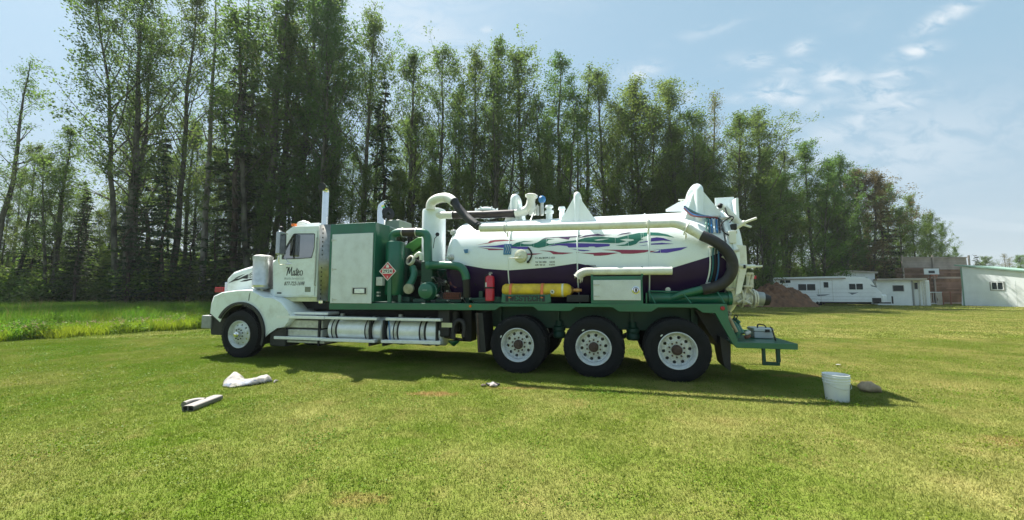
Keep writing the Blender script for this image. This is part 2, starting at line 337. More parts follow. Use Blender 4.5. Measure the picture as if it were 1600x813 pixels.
def rim_mb(dish, bulge=0.0):
    m = MB()
    m.lathe([(.300,.03),(.318,.012),(.319,.0),(.310,-.006),(.300,-.002),(.294,.012),(.282,.03),(.272,.045),(.268,dish)], (0,0,0), (0,1,0), 64)
    ri, ro = .160, .268; rc = (ri+ro)/2; hr = .029 if dish > .08 else .021; n = 16
    for k in range(10):
        a0 = 2*PI*k/10+.12; vs = []; fs = []
        for j in range(n):
            b = 2*PI*j/n; cx, cy = math.cos(b), math.sin(b); q = max(abs(cx), abs(cy))
            for lvl in (0, 1, 2):
                if lvl == 2: rho = rc+(ro-ri)/2*cx/q; phi = a0+math.radians(18)*cy/q
                else: rho = rc+hr*cx; phi = a0+hr*cy/rc
                t = dish-bulge*(1-((rho-ri)/(ro-ri))) + (.02 if lvl == 0 else 0)
                vs.append((rho*math.cos(phi), t, rho*math.sin(phi)))
        for j in range(n):
            j2 = (j+1) % n
            fs += [(j*3, j*3+1, j2*3+1, j2*3), (j*3+1, j*3+2, j2*3+2, j2*3+1)]
        m.add(vs, fs)
    t0 = dish-bulge
    m.lathe([(ri, t0), (ri-.004, t0-.012), (.075, t0-.012), (.07, t0)], (0,0,0), (0,1,0), 40)
    return m, t0-.012
def hub_mb(t0, r=.085, out=.07):
    m = MB()
    m.lathe([(r, t0+.01), (r, t0-out*.6), (r*.88, t0-out*.75), (r*.62, t0-out*.8), (r*.6, t0-out), (r*.45, t0-out*1.06), (.001, t0-out*1.06)], (0,0,0), (0,1,0), 28)
    return m
def nuts_mb(t0, rr=.126, nr=.018, ln=.03):
    m = MB()
    for k in range(10):
        a = 2*PI*k/10+.3; c = (rr*math.cos(a), t0, rr*math.sin(a))
        m.cyl((c[0], t0+.004, c[2]), (c[0], t0-ln, c[2]), nr, nr*.85, 6)
    return m
axles = [6.67, 8.08, 9.49]
def make_wheel(x, y, kind, flip=False):
    w = empty('wheel', (x, y, .535), PI if flip else 0, T)
    R = .56 if kind == 'steer' else .545
    w.location.z = R-.012
    tyre_mb(R).obj('tyre', rubber, w, ang=28)
    if kind == 'inner':
        MB().lathe([(.31,.03),(.30,.10),(.24,.12),(.08,.12)], (0,0,0), (0,1,0), 40).obj('rim', rimw, w); return w
    m, t0 = rim_mb(.14 if kind == 'drive' else .055, .015 if kind == 'drive' else .04)
    m.obj('rim', rimw, w, ang=30)
    if kind == 'drive' and not flip:
        a_ = math.radians({0: 155, 1: 120, 2: 135}[axles.index(x)]); c_, s_ = math.cos(a_), math.sin(a_); q_ = MB()
        q_.add([(c_*r_-s_*t_, yy, s_*r_+c_*t_) for r_, yy in ((.345, .0085), (.365, .0045)) for t_ in (-.022, .022)], [(0, 1, 3, 2)]); q_.obj('sidewall_mark', white, w, smooth=False)
    if kind == 'drive':
        hub_mb(t0, .088, .085).obj('hub', rust, w); nuts_mb(t0).each('wheel_nut', rust, w, smooth=False)
    else:
        hub_mb(t0, .072, .10).obj('hub', chrome, w); nuts_mb(t0, .118, .017, .02).each('wheel_nut', black, w, smooth=False)
    return w
axles = [6.67, 8.08, 9.49]
make_wheel(0, 0.0, 'steer'); make_wheel(0, 2.5, 'steer', True)
for ax in axles:
    make_wheel(ax, 0, 'drive'); make_wheel(ax, .33, 'inner'); make_wheel(ax, 2.5, 'drive', True); make_wheel(ax, 2.17, 'inner', True)
m = MB()
for ax in [0]+axles:
    m.cyl((ax, .3, .53), (ax, 2.2, .53), .07, n=12)
    if ax: m.ball((ax, 1.25, .53), .24, 14, .8)
m.each('axle', black, T)
# ---------- chassis ----------
ft = P(800, 474, .05)[1]             # deck height
m = MB(); m.box(-.55, 9.75, .80, .88, .86, 1.16); m.box(-.55, 9.75, 1.62, 1.70, .86, 1.16)
for x in (1.2, 2.6, 4.0, 5.2, 6.0, 7.4, 8.8, 9.7): m.box(x-.05, x+.05, .88, 1.62, .90, 1.12)
m.each('frame_rail', black, T, bevel=.006)
m = MB(); a = P(770, 486, .62); m.box(5.95, 9.95, .70, .74, .80, 1.262); m.box(5.95, 9.95, 1.78, 1.82, .80, 1.262)
for x in (6.15, 7.36, 8.78, 9.85):
    m.box(x-.03, x+.03, .60, .70, .74, 1.258)
m.each('subframe', dgreen, T, bevel=.004)
m = MB()
for x in (7.38, 8.79):
    m.lathe([(.02, 0), (.10, .0), (.125, .03), (.125, .10), (.105, .13), (.125, .16), (.12, .22), (.07, .24), (.07, .34)], (x, .62, .62), (0, 0, 1), 18, True, True)
m.each('air_spring', dgreen, T)
m = MB()
for x in axles:
    m.tube([(x-.1, .66, .62), (x+.32, .66, .56), (x+.62, .7, .72)], .045, 8); m.cyl((x+.36, .60, .75), (x+.5, .60, .42), .035)
    m.cyl((x-.05, .5, .53), (x-.05, .62, .53), .17, n=18)
m.each('suspension', black, T)
# green side beam with its notches, ending in the tail platform
beam = [(514,474),(1136,475),(1139,500),(1152,535),(1247,537.4),(1247,546.9),(1151,543.8),(1145,537.4),(1117.5,489.6),(1098.5,488.9),(1086.7,481),(1028.5,480.6),(1017.8,487.4),(966.7,487.2),(957,480.3),(898.5,480),(891,486.4),(841,485.9),(833.6,479.6),(781,479.4),(774,485),(514,483.8)]
MB().prism(PP(beam, .05), .05, .11).obj('side_beam', green, T, bevel=.006)
bp = P(1136, 475, .05)[0]; x514 = P(514, 474, .05)[0]
MB().prism([(x, z) for x, z in PP(beam, .05)], 2.39, 2.45).obj('side_beam', green, T, bevel=.006)
MB().box(x514+.02, bp-.03, .112, 2.388, ft-.06, ft-.012).obj('deck', dgreen, T)
px0, pz = P(1153, 535.5, .05); px1 = P(1247, 537.4, .05)[0]; pz2 = P(1247, 537.4, .05)[1]
m = MB(); m.box(px0-.08, px1-.002, .112, 1.22, pz2-.05, pz2-.003); m.box(px1-.045, px1, .112, 1.22, pz2-.085, pz2-.052)
m.box(px0-.08, px1, 1.222, 1.26, pz2-.085, pz2-.001)
m.obj('tail_platform', green, T, bevel=.004)
a = P(1139, 500, .6); b = P(1139, 478, .6)
m = MB(); q = PP([(1119,492),(1134,492),(1154,534),(1148,541)], .09); m.prism([(x+.01, z) for x, z in q], .115, .2)
m.prism([(x, z) for x, z in q], 1.15, 1.25)
m.box(bp-.06, bp-.01, .15, 2.3, ft-.14, ft-.02); m.each('tail_brace', green, T, bevel=.004)
m = MB(); u = [P3(1193, 545, .12), P3(1194, 568.5, .12), P3(1216, 568.5, .12), P3(1216, 545, .12)]
for (p0, p1) in zip(u, u[1:]):
    dx = .022; m.box(min(p0[0], p1[0])-dx, max(p0[0], p1[0])+dx, .10, .15, min(p0[2], p1[2])-(dx if abs(p0[2]-p1[2]) < .02 else -.024), max(p0[2], p1[2])+(dx if abs(p0[2]-p1[2]) < .02 else -.0))
m.obj('step_bracket', dgreen, T, bevel=.004)
m = MB(); cx, cz = P(1129, 482, .05); m.lathe([(.0001,-.02),(.028,-.018),(.036,-.006),(.036,.003)], (cx,.05,cz), (0,1,0), 16); m.obj('marker_lamp', redl, T)
cx, cz = P(734.7, 478.7, .05); m = MB(); m.lathe([(.0001,-.02),(.02,-.018),(.028,-.006),(.028,.003)], (cx,.05,cz), (0,1,0), 16); m.obj('marker_lamp', amber, T)
# mud flaps
m = MB(); m.prism(PP([(745,489),(756,489),(761,550),(749,550),(747,520)], .1), .02, .62); m.obj('mudflap', plast, T)
m = MB(); m.prism(PP([(745,489),(747,489),(750,549),(748,549)], .02), .0, .018); m.obj('flap_edge', rust, T)
q = PP([(1124,525),(1141,535),(1141,580),(1131,571),(1127,552)], .25); m = MB(); m.prism(q, .22, .7); m.obj('mudflap', plast, T)
m = MB(); m.prism(PP([(1086,484),(1118,492),(1136,522),(1140,536),(1126,545),(1108,520)], .45), .45, 2.1); m.obj('inner_panel', black, T)  # plain black panel filling the dark region behind the last wheel
# ---------- front end ----------
m = MB(); m.pbox(315, 493, 328.5, 513.8, .08, 2.42); m.obj('front_bumper', mat('dull_bumper', (.28,.29,.29), .5, .3, .15, 8), T, bevel=.02)
m = MB(); q = PP([(327,491),(346,484),(358,488),(346,524),(330,523)], .12); m.prism(q, .12, 2.38); m.obj('bumper_skirt', black, T)
# fenders: a shell swept over the wheel
cw = P(377.5, 522, 0)
def arch(r, a0, a1, n=16, cx=0.0, cz=.55): return [(cx+r*math.cos(a0+(a1-a0)*i/n), cz+r*math.sin(a0+(a1-a0)*i/n)) for i in range(n+1)]
for side in (0, 1):
    Y = lambda y: y if side == 0 else 2.5-y
    inner = arch(.67, math.radians(158), math.radians(-16), 20, 0.0, .56)
    top = PP([(326,490),(328,474),(332,462.5),(345,456.5),(368,453.5),(392,452.5),(401,458),(412,464),(428,465.5),(440,472),(450,484),(455,492),(455,500),(445,512),(424.5,513.5)], .03)
    sec = [(0.03, .06), (0.05, .02), (.10, .0), (.45, .0), (.80, .0)]
    rows = []
    for y, d in sec:
        poly = []
        cxx = sum(p[0] for p in top)/len(top); czz = .9
        for x, z in top: poly.append((x+(cxx-x)*d*.8, z-(max(0, z-.9))*d*.55))
        rows.append((Y(y), poly))
    m = MB(); n = len(top)
    vs = [(x, y, z) for y, pl in rows for x, z in pl]
    fs = [(i*n+k, i*n+k+1, (i+1)*n+k+1, (i+1)*n+k) for i in range(len(rows)-1) for k in range(n-1)]
    m.add(vs, fs)
    # outer face between the outline and the wheel arch
    out = [p for p in rows[0][1]]; N2 = 40
    def resample(pl, N):
        L = [0]
        for a, b in zip(pl, pl[1:]): L.append(L[-1]+math.dist(a, b))
        r = []
        for i in range(N):
            t = L[-1]*i/(N-1); k = max(j for j in range(len(L)) if L[j] <= t+1e-9); k = min(k, len(pl)-2)
            f = (t-L[k])/max(1e-9, L[k+1]-L[k]); r.append((pl[k][0]+(pl[k+1][0]-pl[k][0])*f, pl[k][1]+(pl[k+1][1]-pl[k][1])*f))
        return r
    A = resample(out, N2); B = resample(inner, N2)
    vs = [(x, Y(.03), z) for x, z in A]+[(x, Y(.035), z) for x, z in B]
    m.add(vs, [(i, i+1, N2+i+1, N2+i) for i in range(N2-1)])
    m.obj('fender', white, T, ang=50)
    m = MB(); m.lathe([(0, 0)]*0 or [(.0, 0)], (0,0,0), (0,1,0), 3) if False else None
    a1 = arch(.675, math.radians(150), math.radians(-20), 24, 0, .56); a2 = arch(.735, math.radians(150), math.radians(-20), 24, 0, .56); k = len(a1)
    vs = [(x, Y(-.012), z) for x, z in a1]+[(x, Y(-.012), z) for x, z in a2]+[(x, Y(.30), z) for x, z in a1]+[(x, Y(.06), z) for x, z in a2]
    fs = [(i, i+1, k+i+1, k+i) for i in range(k-1)]+[(i, i+1, 2*k+i+1, 2*k+i) for i in range(k-1)]+[(k+i, k+i+1, 3*k+i+1, 3*k+i) for i in range(k-1)]
    m = MB(); m.add(vs, fs); m.obj('fender_trim', plast, T, ang=50)
m = MB(); x0, z0 = P(424, 513.5, .1); m.box(x0, x0+.45, .06, .5, .30, z0+.02); m.obj('inner_fender', plast, T, bevel=.03)
m = MB(); m.tube([P3(388.5, 470, .028), P3(389.5, 462, .026), P3(392, 455, .04)], .007, 6); m.tube([P3(393, 453.3, .5), P3(410, 452.5, .5), P3(425, 452, .5)], .008, 6); m.each('hood_seam', black, T)
# hood
def loft(stations, rc=.12, n=6):
    """stations (x, z0, z1, y0, y1) -> rounded box sections"""
    m = MB(); ringn = None; vs = []
    for x, z0, z1, y0, y1 in stations:
        ring = [(y0, z0)]
        for k in range(n+1):
            a = PI-PI/2*k/n; ring.append((y0+rc+rc*math.cos(a), z1-rc+rc*math.sin(a)))
        for k in range(n+1):
            a = PI/2-PI/2*k/n; ring.append((y1-rc+rc*math.cos(a), z1-rc+rc*math.sin(a)))
        ring.append((y1, z0)); ringn = len(ring); vs += [(x, y, z) for y, z in ring]
    fs = [(i*ringn+k, i*ringn+(k+1) % ringn, (i+1)*ringn+(k+1) % ringn, (i+1)*ringn+k) for i in range(len(stations)-1) for k in range(ringn)]
    fs += [list(range(ringn)), list(range((len(stations)-1)*ringn, len(stations)*ringn))]
    return m.add(vs, fs)
st = []
zb = P(380, 468, .5)[1]
for u, v, ins in ((350.5,457,.10),(351.5,446,.08),(354.5,431.5,.04),(363,424,.02),(380,418.5,.0),(400,413,.0),(428,405,.0)):
    x, z = P(u, v, .52); st.append((x, zb, z, .50+ins, 2.0-ins))
st = sorted(st); st2 = [(a[0]+.002*i, *a[1:]) for i, a in enumerate(st)]
loft(st2, .13).obj('hood', white, T, ang=45)
m = MB(); x, z = P(351, 470, .6); m.box(x-.10, x+.02, .65, 1.85, .78, z+.48); m.obj('grille', chrome, T, bevel=.02)
m = MB(); a = P(338, 449, 1.9); b = P(350, 457, 1.9); m.box(a[0], b[0], 1.85, 2.05, a[1], b[1]); m.obj('indicator_lamp', redl, T, bevel=.012)
for i in range(2): pass
# flame drawn on the hood side
def decal_plane(name, polys, mt, y, step=.02):
    m = MB()
    for poly in polys:
        q = PP(poly, y); xs = [p[0] for p in q]; n = max(4, int((max(xs)-min(xs))/step)); prev = None
        for i in range(n+1):
            x = min(xs)+1e-5+(max(xs)-min(xs)-2e-5)*i/n; zs = []
            for (x0, z0), (x1, z1) in zip(q, q[1:]+q[:1]):
                if (x0 <= x) != (x1 <= x): zs.append(z0+(z1-z0)*(x-x0)/(x1-x0))
            zs.sort()
            if prev and len(prev[1]) == len(zs):
                for k in range(0, len(zs)-1, 2): m.add([(prev[0], y, prev[1][k]), (x, y, zs[k]), (x, y, zs[k+1]), (prev[0], y, prev[1][k+1])], [(0, 1, 2, 3)])
            prev = (x, zs)
    return m.obj(name, mt, T, smooth=False)
decal_plane('hood_decal', [[(356,443),(363,438.5),(368,435),(373,435.5),(380,432),(397,424.5),(390,429.5),(399,427.5),(388,432.5),(398,432),(386,436),(379,435.5),(372,438),(366,439.5)],
    [(366,435),(374,431.5),(384,427.5),(379,430.5),(373,434)], [(374,440.5),(382,437.5),(392,435.5),(400,436),(390,438.5),(384,440)], [(360,441.5),(352,445),(364,440)]], inkm, .497)
# ---------- cab ----------
cy0, cy1 = .30, 2.20
outl = PP([(426.5,464.5),(426.5,412),(433,404),(440,385),(447,362),(457,354.5),(498,353),(499.5,362),(498,410),(496.5,464.5),(470,464.8),(448,464.8)], cy0)
wind = PP([(441.5,405.5),(441.5,403),(443,396),(449,384),(459,366.5),(462,365.2),(492,365),(493.5,366),(492.5,388),(488.5,403.5),(470,404.8),(455,405.3)], cy0)
N0 = len(outl); assert len(wind) == N0
for y0, y1 in ((cy0, cy0+.05), (cy1-.05, cy1)):
    MB().ring(outl, wind, y0, y1).obj('cab_side', white, T, bevel=.012)
m = MB(); nx = outl
def zat(u, v): return P(u, v, cy0)
# roof, back, floor, front
rp_ = PP([(446,363),(457,354.3),(498.5,352.8),(499,358),(458,359),(449,365)], cy0); m.prism(rp_, cy0+.052, cy1-.052)
m.obj('cab_roof', white, T, bevel=.01)
m = MB(); q = PP([(495.5,358),(499,358),(497.5,464),(494,464)], cy0); m.prism(q, cy0+.052, cy1-.052); m.obj('cab_back', white, T)
m = MB(); q = PP([(427,412),(432.5,405),(445,402),(445,412),(430,464),(427,464)], cy0); m.prism(q, cy0+.052, cy1-.052); q = PP([(428,459),(497,459),(497,464),(428,464)], cy0); m.prism(q, cy0+.06, cy1-.06); m.obj('cab_floor', black, T)
q = PP([(434,404.5),(436,404.5),(450,364),(448,362)], cy0); MB().prism(q, cy0+.056, cy1-.056).obj('windshield', glass, T, smooth=False)
# door standing a few millimetres proud
dout = PP([(430.5,462.5),(430.5,416),(436,406.5),(441,395),(451,371),(459,361),(496,360.2),(496.6,368),(495,410),(491.5,462.5),(470,462.5),(450,462.5)], cy0)
dwin = PP([(442,405),(442,402.8),(443.5,396),(449.5,384),(459.6,367),(462,365.8),(491.5,365.6),(493,366.4),(492,388),(488,403),(470,404.3),(455,404.8)], cy0)
MB().ring(dout, dwin, cy0-.022, cy0-.002).obj('door', white, T, bevel=.008)
MB().prism(dwin, cy0-.006, cy0+.002).obj('window_pane', glass, T, smooth=False)
m = MB()
for a, b in zip(dwin, dwin[1:]+dwin[:1]): m.tube([(a[0], cy0-.022, a[1]), (b[0], cy0-.022, b[1])], .009, 6)
a = P(461, 366, cy0); b = P(462.5, 404.5, cy0); m.box(a[0]-.008, a[0]+.012, cy0-.02, cy0-.004, b[1], a[1]); m.obj('window_seal', black, T)
m = MB()   # seat, wheel and headliner visor inside
a = P(479, 380, .7); m.box(a[0]-.05, a[0]+.12, .5, .95, P(479, 425, .7)[1], a[1]); m.box(a[0]-.4, a[0]+.1, .5, .95, P(479, 428, .7)[1], P(479, 415, .7)[1]); m.obj('seat', black, T, bevel=.03)
m = MB(); a = P(452, 400, .7); m.tube([(a[0]+.1*math.sin(t)*.5, .7+.2*math.cos(t), a[1]+.2*math.sin(t)) for t in [2*PI*k/16 for k in range(17)]], .014, 6, False); m.obj('steering_wheel', black, T)
m = MB(); q = PP([(430,464.8),(499,464.8),(505,458),(506,471.5),(437,471.5)], cy0+.02); m.prism(q, cy0+.02, cy1-.02); m.obj('cab_skirt', cream, T, bevel=.01)
m = MB(); q = PP([(430,471.6),(506,471.6),(520,483),(452,483)], .45); m.prism(q, .6, 1.9); m.obj('cab_underside', black, T)
m = MB(); m.pbox(422, 452, 428, 466, .36, 2.1); m.obj('cowl', white, T, bevel=.02)
# roof fairing, marker lamps
m = MB(); m.pbox(460, 350.2, 498, 353.2, .55, 1.95); m.obj('roof_cap', white, T, bevel=.02)
m = MB(); m.tube([P3(467, 350, .6), P3(475, 348, .6), P3(484, 350, .6)], [.05, .055, .03], 10); m.obj('horn', white, T)
for u, yy in ((459.5, .38), (463, .7)):
    m = MB(); x, z = P(u, 353, yy); m.box(x-.05, x+.05, yy-.04, yy+.04, z-.01, z+.045); m.obj('roof_marker_lamp', amber, T, bevel=.012)
# mirror
m = MB(); a = P(433.2, 362, .02); b = P(437.5, 398, .02); m.box(a[0], b[0], -.02, .20, a[1], b[1]); m.obj('mirror', mat('mirror_shell', (.35,.37,.36), .15, .9, .1, 8), T, bevel=.03, seg=3)
m = MB(); m.tube([P3(437, 360, .1), P3(441, 363, .2), P3(450, 366, .30)], .012, 6)
m.tube([P3(436, 398, .08), P3(435.5, 408, .08), P3(437, 414, .12), P3(456, 412, .29)], .012, 6); m.tube([P3(446, 404, .28), P3(452, 412, .25)], .008, 6)
m.tube([P3(439, 361, .1), P3(440.5, 398, .1)], .01, 6); m.obj('mirror_arm', chrome, T)
m = MB(); x, z = P(439.5, 357, .1); m.ball((x, .1, z), .05); m.obj('antenna_base', black, T)
m = MB(); m.tube([P3(494.5, 372, .24), P3(491, 446, .24)], .011, 6); m.tube([P3(494.5, 372, .24), P3(496, 372, .3)], .011, 6); m.tube([P3(491, 446, .24), P3(493, 446, .3)], .011, 6); m.obj('grab_handle', alud, T)
# lettering on the door
yd = cy0-.024
def line_stroke(name, strokes, box, mt, w, y=yd):
    m = MB(); (u0, v0, u1, v1) = box; a = P(u0, v1, y); b = P(u1, v0, y)
    for s_ in strokes:
        pts = [(a[0]+(b[0]-a[0])*p[0], a[1]+(b[1]-a[1])*p[1]) for p in s_]
        L_ = []; 
        for i, p in enumerate(pts):
            q0 = pts[max(0, i-1)]; q1 = pts[min(len(pts)-1, i+1)]; d = Vector((q1[0]-q0[0], q1[1]-q0[1])); d = d.normalized() if d.length else Vector((1, 0))
            ww = w*(.55+.45*abs(d.y)); L_ += [(p[0]-d.y*ww, y, p[1]+d.x*ww), (p[0]+d.y*ww, y, p[1]-d.x*ww)]
        m.add(L_, [(2*i, 2*i+1, 2*i+3, 2*i+2) for i in range(len(pts)-1)])
    return m.obj(name, mt, T, smooth=False)
def sp(pts): return [(p.x, p.y) for p in smooth_path([(x, y, 0) for x, y in pts], 4)]
line_stroke('company_lettering', [
    sp([(0,.85),(.02,.98),(.08,.95),(.10,.80),(.07,.40),(.03,.02)]), sp([(.03,.02),(.09,.45),(.17,.98)]), sp([(.17,.98),(.17,.5),(.18,.2)]), sp([(.18,.2),(.25,.6),(.33,1.0)]), sp([(.33,1.0),(.31,.5),(.31,.1),(.36,.02),(.40,.15)]),
    sp([(.50,.52),(.44,.55),(.40,.3),(.42,.06),(.47,.08),(.51,.5)]), sp([(.51,.55),(.49,.1),(.53,.02),(.57,.2)]),
    sp([(.64,.86),(.61,.5),(.60,.12),(.63,.02),(.67,.15)]), sp([(.54,.60),(.62,.63),(.72,.67)]),
    sp([(.67,.25),(.74,.35),(.76,.5),(.72,.56),(.68,.4),(.68,.1),(.73,.02),(.79,.15)]),
    sp([(.90,.55),(.84,.5),(.82,.25),(.86,.03),(.93,.06),(.97,.3),(.94,.52),(.88,.56)])], (447, 417, 474, 431), inkm, .0115)
for txt, u0, v0, u1, v1, mt, sh in (('Mobile Services Ltd', 444, 433, 475, 437.3, grey, .25), ('877-722-1698', 444, 440, 476, 446.3, inkm, .3)):
    a = P(u0, v1, yd); b = P(u1, v0, yd); text_mesh('phone_lettering' if '8' in txt else 'service_lettering', txt, b[0]-a[0], b[1]-a[1], mt, T, ((a[0]+b[0])/2, yd, (a[1]+b[1])/2), sh, .012)
m = MB(); a = P(476.5, 448.5, yd); b = P(485, 456.5, yd); m.box(a[0], b[0], yd, yd+.002, a[1], b[1]); m.obj('permit_sticker', mat('sticker_grey_green', (.20,.22,.17), .5), T, smooth=False)
m = MB(); a = P(433, 457, yd); b = P(439.5, 459.2, yd); m.box(a[0], b[0], yd-.004, yd+.002, a[1], b[1]); m.obj('door_badge', inkm, T, smooth=False)
m = MB(); a = P(483, 432, yd); b = P(488, 434, yd); 
# ---------- air cleaner, exhaust ----------
x, zt = P(411.5, 399.5, .30); _, zb2 = P(411.5, 451, .30)
m = MB(); m.lathe([(.001, zt+.004), (.16, zt), (.208, zt-.02), (.208, zt-.10), (.214, zt-.105), (.214, zt-.125), (.205, zt-.13), (.205, zb2+.10), (.211, zb2+.09), (.211, zb2+.07), (.205, zb2+.06), (.205, zb2+.03), (.17, zb2), (.09, zb2-.02), (.001, zb2-.02)], (x, .30, 0), (0, 0, 1), 32); m.obj('air_cleaner', polish, T)
m = MB()
for k in range(26):
    a = 2*PI*k/26; m.box(x+.2085*math.cos(a)-.006, x+.2085*math.cos(a)+.006, .30+.2085*math.sin(a)-.006, .30+.2085*math.sin(a)+.006, zt-.095, zt-.03)
m.obj('intake_louvre', alud, T); m = MB(); m.tube([(x, .30, zb2), (x, .30, zb2-.1), (x+.1, .5, zb2-.14), (x+.15, .8, zb2-.14)], .07, 12); m.obj('intake_pipe', alud, T)
x, zt = P(510, 291, .34); _, zb2 = P(507, 474, .34)
m = MB(); pth = smooth_path([(x, .34, zb2), (x, .34, zt-.35), (x, .34, zt-.16), (x+.01, .32, zt-.085), (x+.02, .25, zt-.062), (x+.03, .17, zt-.06)], 4); m.tube(pth, .078, 20, False); m.tube(pth, .074, 20, False); m.obj('exhaust_stack', chrome, T)
m = MB(); m.cyl((x+.0275, .195, zt-.06), (x+.0295, .182, zt-.06), .0755, n=18); m.tube([(x+.0295, .185, zt-.06), (x+.0297, .150, zt-.06)], .093, 20); m.obj('stack_mouth', black, T)
m = MB(); a = P(495, 352, .2); b = P(514.2, 470, .2)
xc = (a[0]+b[0])/2; hw = (b[0]-a[0])/2
vs = []; n = 12
for k in range(n+1):
    t = PI*k/n; vs += [(xc-hw*math.cos(t), .34-.17*math.sin(t), b[1]), (xc-hw*math.cos(t), .34-.17*math.sin(t), a[1])]
m.add(vs, [(2*k, 2*k+2, 2*k+3, 2*k+1) for k in range(n)]); o = m.obj('heat_shield', mat('steel_shield', (.30,.30,.28), .35, .8, .15, 10, dirt=(.18,.17,.13), dirt_amt=.5, dirt_scale=7), T, ang=60); o.modifiers.new('thick', 'SOLIDIFY').thickness = .004
m = MB()
for k in range(17):
    if k in (7, 8): continue
    z = a[1]-.10-(a[1]-b[1]-.15)*k/16; m.add([(xc+.0+sx*.015, .34-.1725, z+sz*.017) for sx, sz in ((-1,-1),(1,-1),(1,1),(-1,1))], [(0,1,2,3)])
m.each('shield_slot', black, T, smooth=False)
m = MB(); m.pbox(495.5, 357, 499.5, 468, .34, .52); m.obj('side_extender', alud, T, bevel=.01)
# ---------- steps and fuel tanks ----------
m = MB(); m.pbox(452, 487.6, 512, 492.5, .12, .5); m.obj('step_plate', alu, T, bevel=.01)
m = MB(); m.pbox(441.5, 499.5, 503, 513.6, .14, .62); m.obj('battery_box', alud, T, bevel=.02)
m = MB(); m.pbox(443, 514.2, 502.5, 527, .12, .62); m.obj('tool_box', alud, T, bevel=.02)
m = MB(); m.pbox(444, 531.5, 506, 537.5, .10, .5); m.obj('step_skirt', alud, T, bevel=.01)
for (u0, v0, v1, u1, v2, v3) in ((432,492.8,497.5,506,494.3,499.3),(507,494.7,499,588.5,496.5,500.8),(602,496.5,501,688,498.2,502.6),(427.5,525.5,530,503,528,532.8),(501,528.8,533.5,585,531.2,536.2),(595,531.5,536.2,688,533.2,539)):
    q = [P(u0, v0, .03), P(u1, v2, .03), P(u1, v3, .03), P(u0, v1, .03)]; MB().prism(q, .03, .16).obj('step_rail', alu, T, bevel=.008)
m = MB()
for u in (440, 504, 583, 604, 686):
    x = P(u, 510, .2)[0]; m.box(x-.02, x+.02, .08, .7, P(u, 541, .1)[1], P(u, 500, .2)[1])
m.each('step_hanger', black, T)
for (u0, u1, ss) in ((511, 597, ((517,526),(569,578.5))), (603.5, 690, ((613.5,622),(654,665)))):
    x0 = P(u0, 515, .15)[0]; x1 = P(u1, 515, .15)[0]; rr = .285; yc, zc = .42, P(640, 517, .42)[1]
    tk = empty('fuel_tank', (0, 0, 0), 0, T)
    m = MB(); m.lathe([(.001, 0), (rr-.07, .0), (rr-.02, .012), (rr, .035), (rr, x1-x0-.035), (rr-.02, x1-x0-.012), (rr-.07, x1-x0), (.001, x1-x0)], (x0, yc, zc), (1, 0, 0), 40); m.obj('tank_shell', alu, tk)
    for (s0, s1) in ss:
        a = P(s0, 515, .13)[0]; b = P(s1, 515, .13)[0]; MB().lathe([(rr+.002, 0), (rr+.012, .004), (rr+.012, b-a-.004), (rr+.002, b-a)], (a, yc, zc), (1, 0, 0), 40).obj('strap', black, tk)
        MB().lathe([(rr+.012, 0), (rr+.017, .004), (rr+.017, (b-a)*.5-.004), (rr+.012, (b-a)*.5)], (a+(b-a)*.25, yc, zc), (1, 0, 0), 40).obj('strap_band', alud, tk)
    m = MB(); m.tube([(x0+.18, yc, zc+rr-.02), (x0+.18, yc, zc+rr+.06)], .05, 12); m.obj('filler_cap', alud, tk)
m = MB(); m.tube([P3(607.5, 500, .12), P3(608, 517, .12), P3(610, 535, .14)], .012, 6); m.obj('fuel_hose', blue, T)
# clutter between the tanks and the drive wheels
m = MB(); x0 = P(689, 500, .3)[0]; m.box(x0, x0+.26, .14, .5, .62, 1.2); m.tube([(x0+.3, .35, 1.15), (x0+.3, .35, .7)], .10, 12); m.box(x0+.4, x0+.62, .45, .8, .5, 1.2); m.tube([(x0+.05, .3, .62), (x0+.5, .3, .55)], .03); m.obj('air_tank', black, T, bevel=.03)
m = MB(); m.tube(smooth_path([P3(708.5, 530, .18), P3(708.5, 512, .18), P3(714, 502, .2), P3(722, 502, .2), P3(726, 512, .2), P3(724, 526, .22)]), .045, 12); m.obj('coolant_hose', hosem, T)
m = MB(); m.lathe([(.001,0),(.02,.0),(.12,.09),(.12,.11),(.001,.11)], (P(709, 538, .3)[0], .3, P(709, 541, .3)[1]), (0,0,1), 18); m.obj('drain_funnel', green, T)
m = MB(); m.pbox(690, 504.5, 706, 512, .12, .14); m.obj('heat_wrap', cream, T)
# underbody: propeller shaft, cross tubes
m = MB(); m.cyl((1.4, 1.25, .62), (6.5, 1.25, .62), .06); m.box(.2, 1.9, .95, 1.55, .55, 1.3); m.box(2.3, 5.0, 1.9, 2.35, .5, 1.0); m.obj('drive_shaft', black, T)
